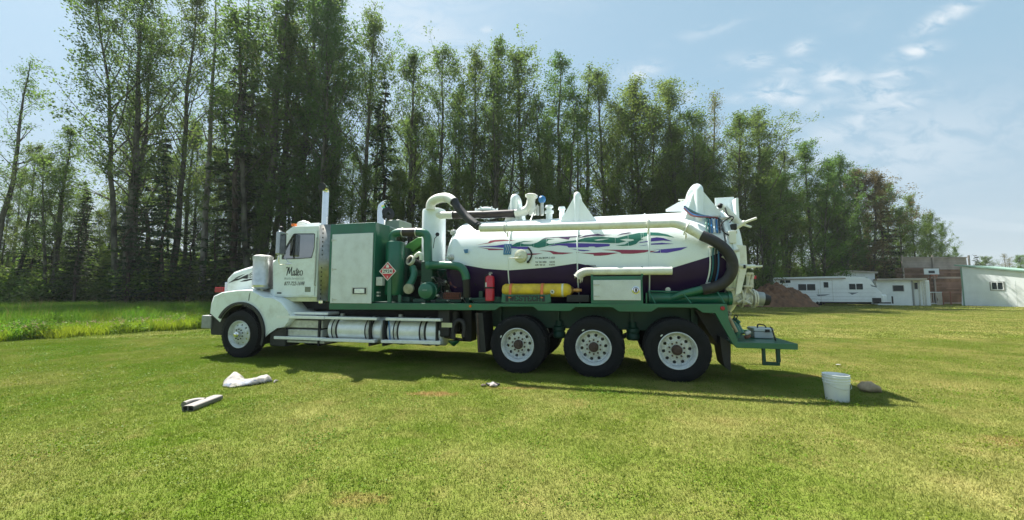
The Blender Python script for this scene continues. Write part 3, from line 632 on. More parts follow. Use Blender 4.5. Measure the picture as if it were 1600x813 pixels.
# ---------- green cabinet ----------
zt = P(517, 350.8, .06)[1]; zb = P(517, 476, .06)[1]; xa = P(514.5, 400, .06)[0]; xb = P(585.5, 400, .06)[0]
xd0, zd1 = P(519.6, 366.6, .04); xd1, zd0 = P(580, 476, .04)
MB().box(xa, xb, .06, .62, ft+.002, zt).obj('equipment_cabinet', green, T, bevel=.012)
MB().box(xd0, xd1, .035, .058, zd0+.02, zd1).obj('cabinet_door', doorp, T, bevel=.005)
for v in (375.5, 421, 468.5):
    m = MB(); a = P(520, v, .03); m.box(a[0]-.01, a[0]+.09, .026, .034, a[1]-.012, a[1]+.012); m.cyl((a[0]-.015, .03, a[1]-.03), (a[0]-.015, .03, a[1]+.03), .011, n=8); m.obj('hinge', alud, T)
m = MB(); a = P(550, 448.8, .03); b = P(573.4, 461, .03); m.ring([(a[0],b[1]),(b[0],b[1]),(b[0],a[1]),(a[0],a[1])], [(a[0]+.02,b[1]+.02),(b[0]-.02,b[1]+.02),(b[0]-.02,a[1]-.02),(a[0]+.02,a[1]-.02)], .024, .034)
m.obj('latch_frame', alud, T); MB().box(a[0]+.02, b[0]-.02, .030, .034, b[1]+.02, a[1]-.02).obj('latch_recess', plast, T)
MB().box(a[0]+.07, b[0]-.06, .012, .029, b[1]+.035, a[1]-.035).obj('latch_handle', alu, T, bevel=.008)
# chrome scoop behind it, engine beyond
m = MB(); a = P(597, 353, 1.0); b = P(597, 327, 1.0); m.tube(smooth_path([(a[0], 1.0, a[1]), (a[0], 1.0, b[1]), (a[0]+.06, 1.0, b[1]+.07), (a[0]+.12, 1.0, b[1]+.09)], 5), [.12]*10+[.13]*6, 20, False); m.obj('intake_scoop', chrome, T)
x, z = P(609, 334, .97); m = MB(); m.lathe([(.001, .02), (.09, .02), (.15, .0), (.16, -.02)], (x-.03, .97, z+.02), (.75, -.5, .25), 20); o = m.obj('scoop_mouth', black, T)
m = MB(); m.tube([P3(595, 348, .95), P3(600, 338, .95), P3(609, 332, .95)], .05, 10); m.obj('scoop_neck', black, T)
m = MB(); m.pbox(603, 344, 624, 360, 1.0, 1.6); m.obj('engine_hood', mat('engine_grey_green', (.22,.26,.22), .5), T, bevel=.03)
# body of the auxiliary engine behind the tall receiver
m = MB(); m.pbox(596, 385, 690, 473, 1.1, 2.0); m.obj('auxiliary_engine', black, T, bevel=.03)
m = MB()
for (u, v, du, dv, y) in ((634,395,20,10,.95),(648,425,30,12,.8),(690,430,16,18,.75),(676,452,24,12,.5),(715,447,22,16,.6),(700,470,40,5,.35),(625,468,30,8,.4),(655,470,20,6,.3)):
    m.pbox(u-du/2, v-dv/2, u+du/2, v+dv/2, y, y+.25)
m.each('engine_block', dgreen, T, bevel=.015)
rr = random.Random(4)
m = MB()
for k in range(22):
    u = rr.uniform(672, 738); v = rr.uniform(428, 466); y = rr.uniform(.28, .7)
    p = [P3(u, v, y)]
    for j in range(3): u += rr.uniform(-10, 10); v += rr.uniform(-9, 9); p.append(P3(u, max(424, min(v, 471)), y))
    m.tube(smooth_path(p, 3), rr.uniform(.008, .022), 6)
m.obj('engine_lines', black, T)
m = MB()
for (u, v, r) in ((696,440.5,.03),(699,455,.018),(736,431,.045),(722,466,.02),(735,467,.022),(684,462,.03),(700,470,.02),(676,434,.02)):
    x, z = P(u, v, .33); m.lathe([(.001,-.04),(r*.6,-.04),(r,-.02),(r,.03),(.001,.03)], (x, .33, z), (0,1,0), 12); m.cyl((x, .36, z), (x+.02, .5, z-.1), r*.4, n=8)
m.each('valve_knob', alud, T)
m = MB()
for k in range(8):
    x, z = P(695+3.1*k, 462.5, .30); m.tube([(x+.03*math.cos(t), .32, z+.065*math.sin(t)) for t in [2*PI*j/12 for j in range(13)]], .010, 6, False)
m.each('cooling_coil', mat('copper_brown', (.20,.07,.05), .5, .5), T)
m = MB(); m.pbox(690, 457, 722, 470, .36, .6); m.obj('oil_cooler', black, T, bevel=.01)
for (u, v) in ((706, 442), (712, 447)):
    m = MB(); x, z = P(u, v, .4); m.lathe([(.001,0),(.045,.0),(.05,.02),(.05,.10)], (x,.38,z), (0,1,0), 16); m.obj('oil_filter', mat('dull_red', (.13,.03,.035), .5), T)
# tall green receiver
x, zt = P(618, 378, .42); _, zb = P(618, 462, .42); rr_ = .205
m = MB(); m.lathe([(.001, zt+.012), (rr_*.6, zt+.01), (rr_*.9, zt-.01), (rr_, zt-.04), (rr_, zb+.04), (rr_*.9, zb+.01), (.001, zb)], (x, .42, 0), (0, 0, 1), 32); m.obj('receiver_vessel', green, T)
m = MB(); m.pbox(606, 432, 610.5, 473, .2, .24); m.pbox(622, 461, 626, 473, .3, .34); m.each('receiver_leg', green, T)
x2, z2 = P(629, 385, .62); m = MB(); m.lathe([(.001, z2), (.19, z2-.03), (.19, ft+.1), (.001, ft+.1)], (P(627, 400, .8)[0], .85, 0), (0, 0, 1), 24); m.obj('receiver_vessel', dgreen, T)
# placard
cx, cz = P(605.4, 424, .07); h = .205
pl = empty('hazard_placard', (cx, .075, cz), 0, T)
def dia(s): return [(0, -s), (s, 0), (0, s), (-s, 0)]
MB().prism(dia(h), 0, .004).obj('backing_plate', mat('placard_white', (.75,.74,.72), .4), pl, smooth=False)
MB().prism(dia(h*.90), -.0035, -.001).obj('red_field', mat('placard_red', (.55,.03,.05), .4), pl, smooth=False)
MB().box(-h*.60, h*.60, -.008, -.005, -.052, .052).obj('number_panel', mat('placard_white', (.75,.74,.72), .4), pl, smooth=False)
text_mesh('number_lettering', '2924', h*1.05, .072, inkm, pl, (0, -.010, 0), 0, .02)
text_mesh('class_digit', '3', .03, .05, mat('placard_white', (.75,.74,.72)), pl, (0, -.006, -.125), 0, .01)
m = MB(); fl = [(-.03,.075),(.03,.075),(.038,.10),(.02,.125),(.012,.155),(-.002,.13),(-.02,.15),(-.026,.115),(-.038,.10)]; m.prism(fl, -.008, -.0045); m.obj('flame_symbol', mat('placard_white', (.75,.74,.72)), pl, smooth=False)
m = MB(); m.pbox(587.5, 433, 597, 446.5, .10, .20); m.obj('switch_box', mat('light_grey_paint', (.55,.57,.55), .5), T, bevel=.01)
m = MB(); m.pbox(590, 436, 594, 439.5, .092, .099); m.pbox(588.5, 456, 591.5, 458.5, .12, .2); m.pbox(588.5, 461, 591.5, 463.5, .12, .2); m.each('switch_plate', alud, T)
# pipework
yp = .42
m = MB(); m.tube(smooth_path([P3(613.5, 379, yp), P3(613.5, 371, yp), P3(616, 366, yp), P3(622, 363.8, yp), P3(630, 363.6, yp)]), .088, 16); m.obj('outlet_pipe', green, T)
m = MB(); m.tube([P3(628, 363.6, yp), P3(653, 363.2, yp)], .094, 18); m.obj('rubber_sleeve', hoseb, T)
m = MB(); 
for u in (630, 651.5): m.tube([P3(u-.8, 363.5, yp), P3(u+.8, 363.5, yp)], .101, 18)
m.each('hose_clamp', alud, T)
m = MB(); m.tube(smooth_path([P3(652, 363.2, yp), P3(659, 363.3, yp), P3(665, 366, yp), P3(668.3, 373, yp), P3(668.6, 385, yp), P3(669, 411, yp)]), .09, 18); m.obj('discharge_elbow', green, T)
m = MB(); m.tube(smooth_path([P3(671, 415, .40), P3(684, 414.5, .26), P3(700, 414.5, .15), P3(718, 417, .13), P3(726, 426, .13), P3(728.5, 437, .14)]), .083, 18); m.cyl(P3(668, 415, .40), P3(674, 415, .40), .115, n=18); m.obj('blower_pipe', green, T)
m = MB(); m.tube([P3(728.5, 437, .14), P3(729, 450, .16), P3(729.5, 464, .2)], .077, 14); m.obj('blower_hose', black, T)
m = MB(); m.pbox(657.5, 407.5, 675.5, 442, .34, .62); m.obj('blower_housing', dgreen, T, bevel=.04)
m = MB()
for k in range(9): z = P(660, 410+3.6*k, .33)[1]; m.box(P(658.5, 410, .33)[0], P(674.5, 410, .33)[0], .325, .339, z-.008, z+.004)
m.obj('blower_fin', dgreen, T)
x, z = P(664.6, 455, .20); m = MB(); m.lathe([(.001,-.03),(.12,-.025),(.165,-.005),(.18,.04),(.18,.12),(.2,.13),(.2,.3)], (x, .20, z), (0, 1, 0), 30); m.obj('blower_cover', green, T)
text_mesh('blower_badge', 'WESTECH', .11, .022, grey, T, (x, .168, z+.02), 0, .02)
m = MB(); c = P3(642.6, 407.8, .5); ax = Vector((-.35, -.85, .35)).normalized(); m.lathe([(.075, 0), (.082, -.02), (.108, -.02), (.115, 0), (.115, .05), (.09, .06)], c, -ax*-1, 24); m.obj('inlet_flange', grimew, T)
m = MB(); m.lathe([(.001,.01),(.08,.01)], c, ax, 20); m.tube([Vector(c)-ax*.03, Vector(c)-ax*.35], .09, 16); m.obj('inlet_throat', black, T)
m = MB(); m.tube(smooth_path([P3(649, 401, .55), P3(655, 396.5, .55), P3(658, 400, .55), P3(658, 407, .55)]), .045, 12); m.obj('breather_elbow', pipew, T)
m = MB(); m.tube(smooth_path([P3(645, 418, .5), P3(647, 427, .42), P3(644, 438, .36), P3(638.5, 447, .3)]), .075, 16); m.obj('drain_elbow', green, T)
m = MB(); c = P3(638, 451.6, .25); m.lathe([(.001,-.02),(.085,-.018),(.11,-.01),(.112,.06),(.08,.08)], c, (-.1, 1, .15), 22); m.obj('drain_cap', mat('dusty_steel', (.34,.33,.25), .6, .2, .25, 12), T)
for (pts, mt) in (([(632,384),(652,371),(662,370),(662,380),(634,402)], lgreen), ([(636,400),(662,385),(662,391),(640,405)], lgreen)):
    MB().prism(PP(pts, .95), .95, 1.4).obj('engine_shroud', mt, T, bevel=.03)
m = MB(); m.tube([P3(600, 352, .6), P3(611, 355, .7), P3(624, 361, .8)], .012, 6); m.obj('guard_rail', alud, T)
# ---------- cyclone separator ----------
yc = 1.05; x, zt = P(678.5, 328, yc); rr_ = .275
cy_ = empty('cyclone_separator', (0, 0, 0), 0, T)
MB().lathe([(.001, zt+.02), (rr_*.7, zt+.015), (rr_*.95, zt-.01), (rr_, zt-.05), (rr_, 1.75), (rr_+.012, 1.74), (rr_+.012, 1.70), (rr_, 1.69), (rr_, ft), (.001, ft)], (x, yc, 0), (0, 0, 1), 36).obj('vessel', tankw, cy_)
m = MB(); m.tube(smooth_path([P3(672.5, 328, .75), P3(673.5, 319, .75), P3(679, 313, .72), P3(690, 309.5, .62), P3(701, 310, .5), P3(709, 316, .42)]), .105, 18); m.obj('outlet_elbow', pipew, cy_)
m = MB(); m.pbox(683, 409, 690, 421, .765, .775); m.obj('data_plate', alud, cy_)
m = MB(); m.tube([P3(680, 336.8, .9), P3(707, 336.8, .9)], .082, 16); m.obj('inlet_pipe', pipew, cy_)
m = MB(); x_, z_ = P(683, 367, .7); m.lathe([(.001,0),(.04,.0),(.045,.03)], (x_,.72,z_), (.3,-1,.3), 12); m.tube([(x_,.74,z_), (x_-.07,.72,z_-.08), (x_-.1,.72,z_-.3)], .008, 6); m.obj('gauge', black, cy_)
# ---------- the tank ----------
YC, RT = 1.25, 1.0
ZC = P(900, 339.5, 1.05)[1]-RT*.99
xt0 = P(718, 400, .5)[0]; xt1 = P(1133, 400, .3)[0]
def onTank(u, v, R=RT):
    """pixel -> (x, angle) on the near side of the tank; angle up from the horizontal"""
    d = ray(u, v); o = Vector((0, 0, EYE))-ROOT; oy = o.dot(DY)-YC; dy = d.dot(DY); oz = o.z-ZC; dz = d.z
    a = dy*dy+dz*dz; b = 2*(oy*dy+oz*dz); c = oy*oy+oz*oz-R*R; disc = b*b-4*a*c
    if disc < 0: t = -b/(2*a)
    else: t = (-b-math.sqrt(disc))/(2*a)
    p = o+d*t; return (p.dot(DX), math.atan2(p.z-ZC, -(p.dot(DY)-YC)))
def tp(x, phi, R): return (x, YC-R*math.cos(phi), ZC+R*math.sin(phi))
hd = .47
prof = [(.001, -hd)]+[(RT*math.sin(a), -hd*math.cos(a)) for a in [PI/2*i/12 for i in range(1, 12)]]+[(RT, 0), (RT, xt1-xt0)]
MB().lathe(prof, (xt0, YC, ZC), (1, 0, 0), 128).obj('tank_shell', tankw, T, ang=60)
def headR(x):
    if x >= xt0: return RT
    k = (xt0-x)/hd; return RT*math.sqrt(max(0.0, 1-k*k))
bd = [(688,402),(700,408),(724,414),(758,420),(794,422.7),(857,418),(902,411.6),(930,417),(970,421),(1013,423),(1050,419),(1106,402),(1125,395),(1135,391)]
bt = sorted([onTank(u, v) for u, v in bd]); bt[0] = (xt0-hd, bt[1][1]+.12)
def bound(x):
    for a, b in zip(bt, bt[1:]):
        if a[0] <= x <= b[0]: return a[1]+(b[1]-a[1])*(x-a[0])/(b[0]-a[0])
    return bt[-1][1] if x > bt[-1][0] else bt[0][1]
for sgn in (1, -1):
    m = MB(); cols = []; xs = [xt0-hd*math.cos(PI/2*i/14) for i in range(1, 14)]+[xt0+(xt1-xt0)*i/120 for i in range(121)]
    for x in xs:
        hi = bound(x); R = headR(x)+.003
        for k in range(41):
            ph = -PI/2+(hi+PI/2)*k/40; q = tp(x, ph, R); cols.append((q[0], YC+(q[1]-YC)*sgn, q[2]))
    m.add(cols, [(i*41+k, (i+1)*41+k, (i+1)*41+k+1, i*41+k+1) for i in range(len(xs)-1) for k in range(40)])
    m.obj('purple_band', purple, T, ang=60)
def decal(name, polys, mt, off=.004, step=.006, sc=None):
    for poly in polys:
        m = MB()
        if sc: poly = [(sc[1]+p[0]/sc[0], sc[2]+p[1]/sc[0]) for p in poly]
        q = [onTank(u, v) for u, v in poly]; xs = [p[0] for p in q]; n = max(5, int((max(xs)-min(xs))/step)); prev = None
        for i in range(n+1):
            x = min(xs)+1e-5+(max(xs)-min(xs)-2e-5)*i/n; zs = []
            for (x0, z0), (x1, z1) in zip(q, q[1:]+q[:1]):
                if (x0 <= x) != (x1 <= x): zs.append(z0+(z1-z0)*(x-x0)/(x1-x0))
            zs.sort()
            if prev and len(prev[1]) == len(zs):
                for k in range(0, len(zs)-1, 2):
                    lo0, hi0, lo1, hi1 = prev[1][k], prev[1][k+1], zs[k], zs[k+1]; ns = max(1, int((max(hi0-lo0, hi1-lo1))/.05))
                    for j in range(ns):
                        f0, f1 = j/ns, (j+1)/ns
                        m.add([tp(prev[0], lo0+(hi0-lo0)*f0, RT+off), tp(x, lo1+(hi1-lo1)*f0, RT+off), tp(x, lo1+(hi1-lo1)*f1, RT+off), tp(prev[0], lo0+(hi0-lo0)*f1, RT+off)], [(0, 1, 2, 3)])
            prev = (x, zs)
        m.obj(name, mt, T, ang=60)
A_, B_ = (8.89, 740, 350), (8.42, 900, 340)
decal('flame_red', [[(40,294),(200,264),(230,235),(300,224),(420,220),(590,234),(420,240),(290,252),(230,270)], [(45,322),(180,340),(300,345),(415,352),(415,364),(300,366),(210,366),(195,352)],
    [(735,412),(960,412),(860,428),(740,434)], [(915,370),(1080,375),(1180,395),(1390,403),(1240,424),(1110,424),(1060,390)]], fl_r, .004, sc=A_)
decal('flame_red', [[(50,468),(230,466),(330,460),(560,466),(420,495),(320,505),(236,505),(230,488)], [(330,425),(975,428),(975,440),(900,462),(750,478),(600,478),(580,462),(500,440)], [(975,440),(1060,440),(975,462)], [(0,455),(60,462),(0,464)]], fl_r, .004, sc=B_)
decal('flame_purple', [[(60,316),(300,305),(410,288),(530,292),(600,320),(760,318),(790,345),(740,354),(640,352),(560,342),(350,330)],
    [(1030,315),(1150,282),(1290,270),(1430,272),(1430,328),(1320,330),(1300,310),(1180,298)], [(1440,272),(1600,272),(1600,325),(1440,328)], [(1345,348),(1430,356),(1600,366),(1600,378),(1500,378),(1420,362)]], fl_p, .0045, sc=A_)
decal('flame_purple', [[(20,340),(420,348),(450,355),(440,378),(260,396),(240,384),(20,385)], [(30,424),(200,434),(110,445),(40,440)], [(830,330),(960,308),(960,322),(840,336)], [(820,376),(900,364),(965,358),(900,370)],
    [(985,318),(985,275),(1060,262),(1150,272),(1265,315),(1150,304)], [(985,345),(1130,335),(1290,348),(1130,356),(985,360)], [(985,416),(1130,420),(1470,388),(1380,430),(1200,466),(985,466),(1080,446),(1110,424)]], fl_p, .0045, sc=B_)
decal('flame_plum', [[(930,222),(1000,195),(1120,185),(1280,180),(1430,172),(1520,155),(1440,185),(1340,192),(1320,222),(1240,208),(1180,192),(1050,196)], [(1480,195),(1600,160),(1600,172)]], fl_d, .005, sc=A_)
decal('flame_plum', [[(30,272),(120,238),(290,216),(330,228),(480,230),(340,242),(200,246)], [(540,240),(600,214),(690,198),(740,204),(820,190),(700,212),(620,226)], [(20,240),(100,232),(30,248)]], fl_d, .005, sc=B_)
decal('flame_green', [[(530,302),(600,262),(700,240),(840,243),(700,254),(655,268),(700,284),(800,286),(880,262),(960,216),(1060,208),(1130,212),(1040,226),(1010,262),(1050,282),(1150,270),(1300,242),(1430,228),(1430,254),(1300,266),(1150,280),(1050,300),(980,322),(900,336),(830,326),(805,308),(600,318),(540,316)],
    [(1440,225),(1600,188),(1600,250),(1440,256)]], fl_g, .0055, sc=A_)
decal('flame_green', [[(20,298),(120,270),(250,256),(420,262),(540,270),(700,232),(820,206),(950,198),(950,240),(880,262),(860,280),(885,290),(830,310),(790,350),(720,372),(620,376),(520,370),(640,355),(690,330),(670,312),(560,340),(440,338),(240,330),(20,322)],
    [(980,198),(1080,202),(1200,226),(1300,268),(1160,246),(980,238)]], fl_g, .0055, sc=B_)
decal('flame_highlight', [[(235,300),(320,285),(440,282),(360,298),(280,306)], [(575,295),(660,282),(750,290),(765,302),(720,314),(680,318)], [(660,318),(690,330),(640,356),(520,368),(630,345)]], tankw, .0066, sc=B_)
decal('flame_highlight', [[(655,268),(760,262),(840,270),(720,280)]], tankw, .0066, sc=A_)
# welded ribs, lettering and fittings on the shell
for u in (794, 902, 1014.3):
    x = onTank(u, 400)[0]; m = MB(); pts = [tp(x, a, RT+.008) for a in [(-1.2+k*.1) for k in range(37)]]; m.tube(pts, .012, 8); m.obj('stiffener_ring', tankw, T)
def tank_text(name, rows, mt=inkm):
    for txt, u0, v0, u1, v1 in rows:
        a = onTank(u0, v1); b = onTank(u1, v0); ph = (a[1]+b[1])/2; q = tp((a[0]+b[0])/2, ph, RT+.005)
        text_mesh(name, txt, b[0]-a[0], (b[1]-a[1])*RT, mt, T, q, 0, .015, .0, (-ph, 0, 0))
tank_text('tank_lettering', [('T.C. 406. MAWP, 2. 5223', 836, 401.5, 867, 405.3), ('W 30 490    5235', 836.5, 408, 867, 411.3), ('AR 20 #     5235', 836, 412.5, 867, 415.6)])
def tank_box(name, u0, v0, u1, v1, mt, th=.012, bev=.0):
    a = onTank(u0, v1); b = onTank(u1, v0); n = 6; vs = []
    for k in range(n+1):
        ph = a[1]+(b[1]-a[1])*k/n
        for x in (a[0], b[0]):
            for r in (RT+.002, RT+th): vs.append(tp(x, ph, r))
    fs = []
    for k in range(n):
        i = k*4; j = i+4; fs += [(i+1, i+3, j+3, j+1), (i, i+1, j+1, j), (i+2, j+2, j+3, i+3)]
    fs += [(0, 2, 3, 1), (n*4, n*4+1, n*4+3, n*4+2)]
    return MB().add(vs, fs).obj(name, mt, T)
tank_box('blue_sign', 786.8, 382, 799.6, 398.4, bluel, .02)
m = MB(); a = onTank(787, 398); b = onTank(799.6, 382)
for k in range(3):
    x = a[0]+(b[0]-a[0])*(.2+.3*k); m.tube([tp(x, a[1]+.02, RT+.023), tp(x+.03, (a[1]+b[1])/2, RT+.023), tp(x-.01, b[1]-.02, RT+.023)], .006, 5)
m.obj('sign_lettering', grey, T)
q = onTank(814, 400.6); c = Vector(tp(q[0], q[1], RT+.005)); ax = Vector((0, -math.cos(q[1]), math.sin(q[1])))
m = MB(); m.lathe([(.135, 0), (.135, .02), (.12, .05), (.07, .075), (.001, .085)], c, ax, 28); m.obj('sight_glass', mat('yellowed_cover', (.58,.58,.44), .25, 0, .12, 8, coat=.6), T)
m = MB(); m.tube([P3(796, 404, .16), P3(817, 403.5, .16)], .012, 8); m.tube([c, c+ax*.12], .02, 8); m.obj('sight_handle', pipew, T)
m = MB(); pts = [onTank(u, v) for u, v in ((825.5,388.5),(829.5,393),(831,399),(829,405),(826,409))]; pts = smooth_path([tp(x, ph, RT+.03) for x, ph in pts]); m.tube(pts, .017, 8)
m.tube([pts[-1], Vector(tp(*onTank(823.8, 411.5), RT+.03))], [.035, .004], 8); m.obj('float_pointer', black, T)
# front head fittings
def onHead(u, v):
    d = ray(u, v); o = Vector((0, 0, EYE))-ROOT; best = None
    for k in range(1500):
        t = 5+k*.004; p = o+d*t; x = p.dot(DX); rr = math.hypot(p.dot(DY)-YC, p.z-ZC)
        if x > xt0-hd and rr <= headR(x): return Vector((x, p.dot(DY), p.z))
    return Vector((*P3(u, v, .6),))
for (u, v) in ((709, 363.8), (705.5, 403)):
    c = onHead(u, v); ax = Vector((-.6, -.75, .1 if v < 380 else -.2)).normalized(); m = MB(); m.lathe([(.07, -.02), (.07, .02), (.055, .025), (.055, .055), (.03, .06), (.001, .06)], c, ax, 16); m.tube([c+ax*.04, c+ax*.1+Vector((-.05, 0, .03))], .016, 6); m.obj('sight_port', alud, T)
c = onHead(727.7, 393); m = MB(); m.box(-.085, .085, -.006, .006, -.04, .04); o = m.obj('blue_label', bluel, T); o.location = c+Vector((-.006, -.012, 0)); o.rotation_euler = (0, 0, -.55)
# suction line along the tank
yl = .17
m = MB(); m.tube(smooth_path([P3(750, 357, yl), P3(770, 356.8, yl), P3(920, 353.3, yl), P3(1030, 350, yl), P3(1052, 349.5, yl), P3(1066, 353, yl), P3(1082, 361, yl), P3(1101, 371.5, yl)], 5), .077, 20); m.obj('suction_pipe', pipew, T)
for (u, v, sl) in ((791, 356.2, 0), (1013, 350.5, 0), (1073, 357, .55)):
    x, z = P(u, v, yl); m = MB(); pts = [(x+.02*math.cos(t)+sl*.09*math.sin(t), yl+.1*math.cos(t), z+.105*math.sin(t)) for t in [2*PI*k/20 for k in range(21)]]; m.tube(pts, .012, 8, False); m.tube([(x, yl+.08, z-.08), (x, YC-RT*.95, z-.16)], .014, 6); m.obj('pipe_clamp', alud if u < 800 else pipew, T)
m = MB(); m.tube(smooth_path([P3(709.5, 314, .40), P3(716, 325, .36), P3(728, 338, .30), P3(739, 348, .22), P3(748, 355, .17)]), .087, 18); m.obj('suction_hose', hosem, T)
m = MB()
for (u, v, y, d) in ((710, 315.5, .395, (.62, -.78)), (745, 352.5, .19, (.7, -.6))):
    x, z = P(u, v, y); m.tube([(x-d[0]*.02, y, z-d[1]*.02), (x+d[0]*.02, y, z+d[1]*.02)], .096, 18)
m.each('hose_clamp', black, T)
m = MB(); m.tube([P3(706, 336.6, .95), P3(760, 335.6, 1.0), P3(806, 333.6, 1.05)], .087, 18); m.obj('return_hose', hoseb, T)
m = MB()
for u, y in ((708, .95), (804, 1.05)): m.tube([P3(u-.7, 336.5 if u < 750 else 333.7, y), P3(u+.7, 336.5 if u < 750 else 333.7, y)], .098, 18)
m.each('hose_clamp', black, T)
m = MB(); m.tube(smooth_path([P3(805, 333.6, 1.05), P3(816, 331.5, 1.05), P3(824, 327.5, 1.05), P3(828.5, 320, 1.05), P3(830, 311, 1.05), P3(830.5, 307.5, 1.05)]), .095, 18, True); x, z = P(830.5, 306.5, 1.05); m.lathe([(.095, -.03), (.135, -.03), (.14, .02), (.10, .04), (.001, .04)], (x, 1.05, z), (.1, 0, 1), 20)
m.cyl(P3(832, 336, 1.05), P3(831, 318, 1.05), .08, n=16); m.obj('vacuum_elbow', pipew, T)
x, z = P(847, 312, 1.1); m = MB(); m.ball((x, 1.1, z), .085, 16); m.obj('blue_valve_cap', blue, T)
m = MB(); m.tube([(x, 1.1, z-.06), (x, 1.1, z-.35)], .035, 8); m.pbox(838, 322, 842, 336, .9, .95); m.tube([P3(840, 320, .85), P3(834, 333, .85), P3(829, 345, .7)], .014, 6); m.obj('valve_stem', alud, T)
x, z = P(858, 330, 1.0); m = MB(); m.lathe([(.001,.13),(.08,.12),(.095,.08),(.06,.06),(.06,.02),(.10,0),(.10,-.05),(.07,-.06),(.07,-.2)], (x, 1.0, z), (0,0,1), 20); m.obj('vent_valve', tankw, T)
x, z = P(878, 332, 1.4); m = MB(); m.lathe([(.001,.13),(.07,.12),(.085,.06),(.06,.05),(.06,-.2)], (x, 1.4, z), (0,0,1), 20); m.obj('vent_valve', tankw, T)
x, z = P(760, 329, 1.25); m = MB(); m.lathe([(.001,.07),(.12,.06),(.20,.03),(.26,0),(.26,-.05),(.24,-.06),(.24,-.16)], (x, 1.25, z), (0,0,1), 28)
for k in range(6):
    a = 2*PI*k/6+.3; m.cyl((x+.25*math.cos(a), 1.25+.25*math.sin(a), z-.04), (x+.25*math.cos(a), 1.25+.25*math.sin(a), z+.05), .02, n=8)
m.obj('manhole_lid', tankw, T)
# roll-over guards: gusset plates with a pipe arch across the tank
def surf(y): return ZC+math.sqrt(max(0.01, RT*RT-(y-YC)**2))
def guard(u, vt, ul, ur, yn, yf, rp=.075, arch=.12):
    xa, zt = P(u, vt, yn); x0 = P(ul, 335, yn)[0]; x1 = P(ur, 335, yn)[0]; s_ = surf(yn)-.03
    m = MB()
    for y in (yn, yf):
        m.prism([(x0, s_), (x1, s_), (x1-.03, s_+.06), (xa+rp, zt-.14), (xa-rp, zt-.14), (x0+.03, s_+.06)], y-.006, y+.006)
    m.each('gusset_plate', tankw, T)
    m = MB(); pts = [(xa, yn, s_-.2), (xa, yn, zt-.12)]+[(xa, yn+(yf-yn)*(1-math.cos(t))/2, zt-.12+arch*math.sin(t)) for t in [PI*k/12 for k in range(1, 12)]]+[(xa, yf, zt-.12), (xa, yf, s_-.2)]
    m.tube(pts, rp, 16); m.obj('guard_arch', tankw, T)
guard(803, 304, 787, 818, 1.15, 1.60, .08, .09)
guard(900.8, 298.5, 874, 931, .72, 1.5, .06, .10)
guard(1091, 289, 1068, 1133, .62, 1.55, .085, .13)
m = MB(); q = [(1041,327),(1060,316),(1078,311),(1078,330),(1041,330)]; m.prism(PP(q, 1.3), 1.3, 1.36); m.obj('splash_plate', tankw, T)
m = MB(); m.pbox(1117, 309.5, 1149, 352, 1.05, 1.07); m.pbox(1149, 309.5, 1156, 356, .8, 1.5); m.each('splash_shield', tankw, T, bevel=.006)
m = MB(); m.tube([P3(1064, 312.5, 1.2), P3(1064, 322, 1.2)], .014, 6); m.tube([P3(1060, 312.5, 1.2), P3(1080, 312, 1.2)], .014, 6); m.tube([P3(1076, 312, 1.2), P3(1068, 324, 1.0)], .012, 6); m.obj('hose_guide', pipew, T)
# rear end: flange ring, dished door, posts, locks
xr = P(1135, 400, .3)[0]
m = MB(); m.lathe([(RT-.02, 0), (RT+.07, .0), (RT+.075, .01), (RT+.075, .05), (RT+.05, .06), (RT+.05, .08), (RT+.075, .09), (RT+.075, .13), (RT+.05, .14)]+[((RT+.05)*math.cos(a), .14+.28*math.sin(a)) for a in [PI/2*i/10 for i in range(1, 11)]], (xr, YC, ZC), (1, 0, 0), 72); m.obj('rear_door', tankw, T, ang=50)
m = MB()
for k in range(20):
    a = 2*PI*k/20+.1; y, z = YC-(RT+.085)*math.cos(a), ZC+(RT+.085)*math.sin(a); m.box(xr-.03, xr+.17, y-.02, y+.02, z-.02, z+.02)
m.obj('door_clamp', grimew, T, bevel=.004)
m = MB(); m.prism(PP([(1150,382),(1166,384),(1168,416),(1158,458),(1149,462),(1154,420)], .22), .22, .27); m.prism(PP([(1140,440),(1153,436),(1149,463),(1137,463)], .35), .35, .42); m.each('door_post', pipew, T, bevel=.01)
m = MB(); m.pbox(1138.5, 361, 1151, 380, .18, .34); m.obj('junction_box', pipew, T, bevel=.01)
m = MB(); m.tube([P3(1132, 325, .5), P3(1158, 351, .4)], .055, 14); m.tube([P3(1128, 322, .5), P3(1134, 327, .5)], .04, 10); m.obj('hydraulic_ram', pipew, T)
m = MB(); m.tube([P3(1157, 350, .4), P3(1182, 341, .4)], .022, 8); m.tube([P3(1157, 350, .4), P3(1174, 355, .38)], .02, 8); m.tube([P3(1150, 356, .4), P3(1164, 347, .38)], .04, 10); m.each('locking_handle', pipew, T)
m = MB(); m.pbox(1142, 350, 1152, 359, .28, .4); m.ball(P3(1125.5, 322, .5), .05); m.each('ram_valve', black, T, bevel=.015)
m = MB(); m.tube(smooth_path([P3(1142, 339, .3), P3(1130, 347, .28), P3(1126, 355, .25), P3(1132, 364, .2), P3(1139, 368, .18)]), .014, 6); m.tube(smooth_path([P3(1133, 325, .4), P3(1137, 336, .35), P3(1146, 340, .3), P3(1140, 348, .3)]), .012, 6); m.each('wiring', black, T)
m = MB(); m.tube([P3(1152, 416.5, .25), P3(1165, 416.5, .22)], .04, 12); m.tube([P3(1166, 416.5, .22), P3(1180, 416.5, .22)], .032, 12); m.tube([P3(1180, 416.5, .22), P3(1191, 416.3, .22)], .018, 10); m.obj('latch_screw', pipew, T)
m = MB(); m.pbox(1162, 414, 1165.5, 419.5, .17, .27); m.obj('latch_collar', black, T, bevel=.006)
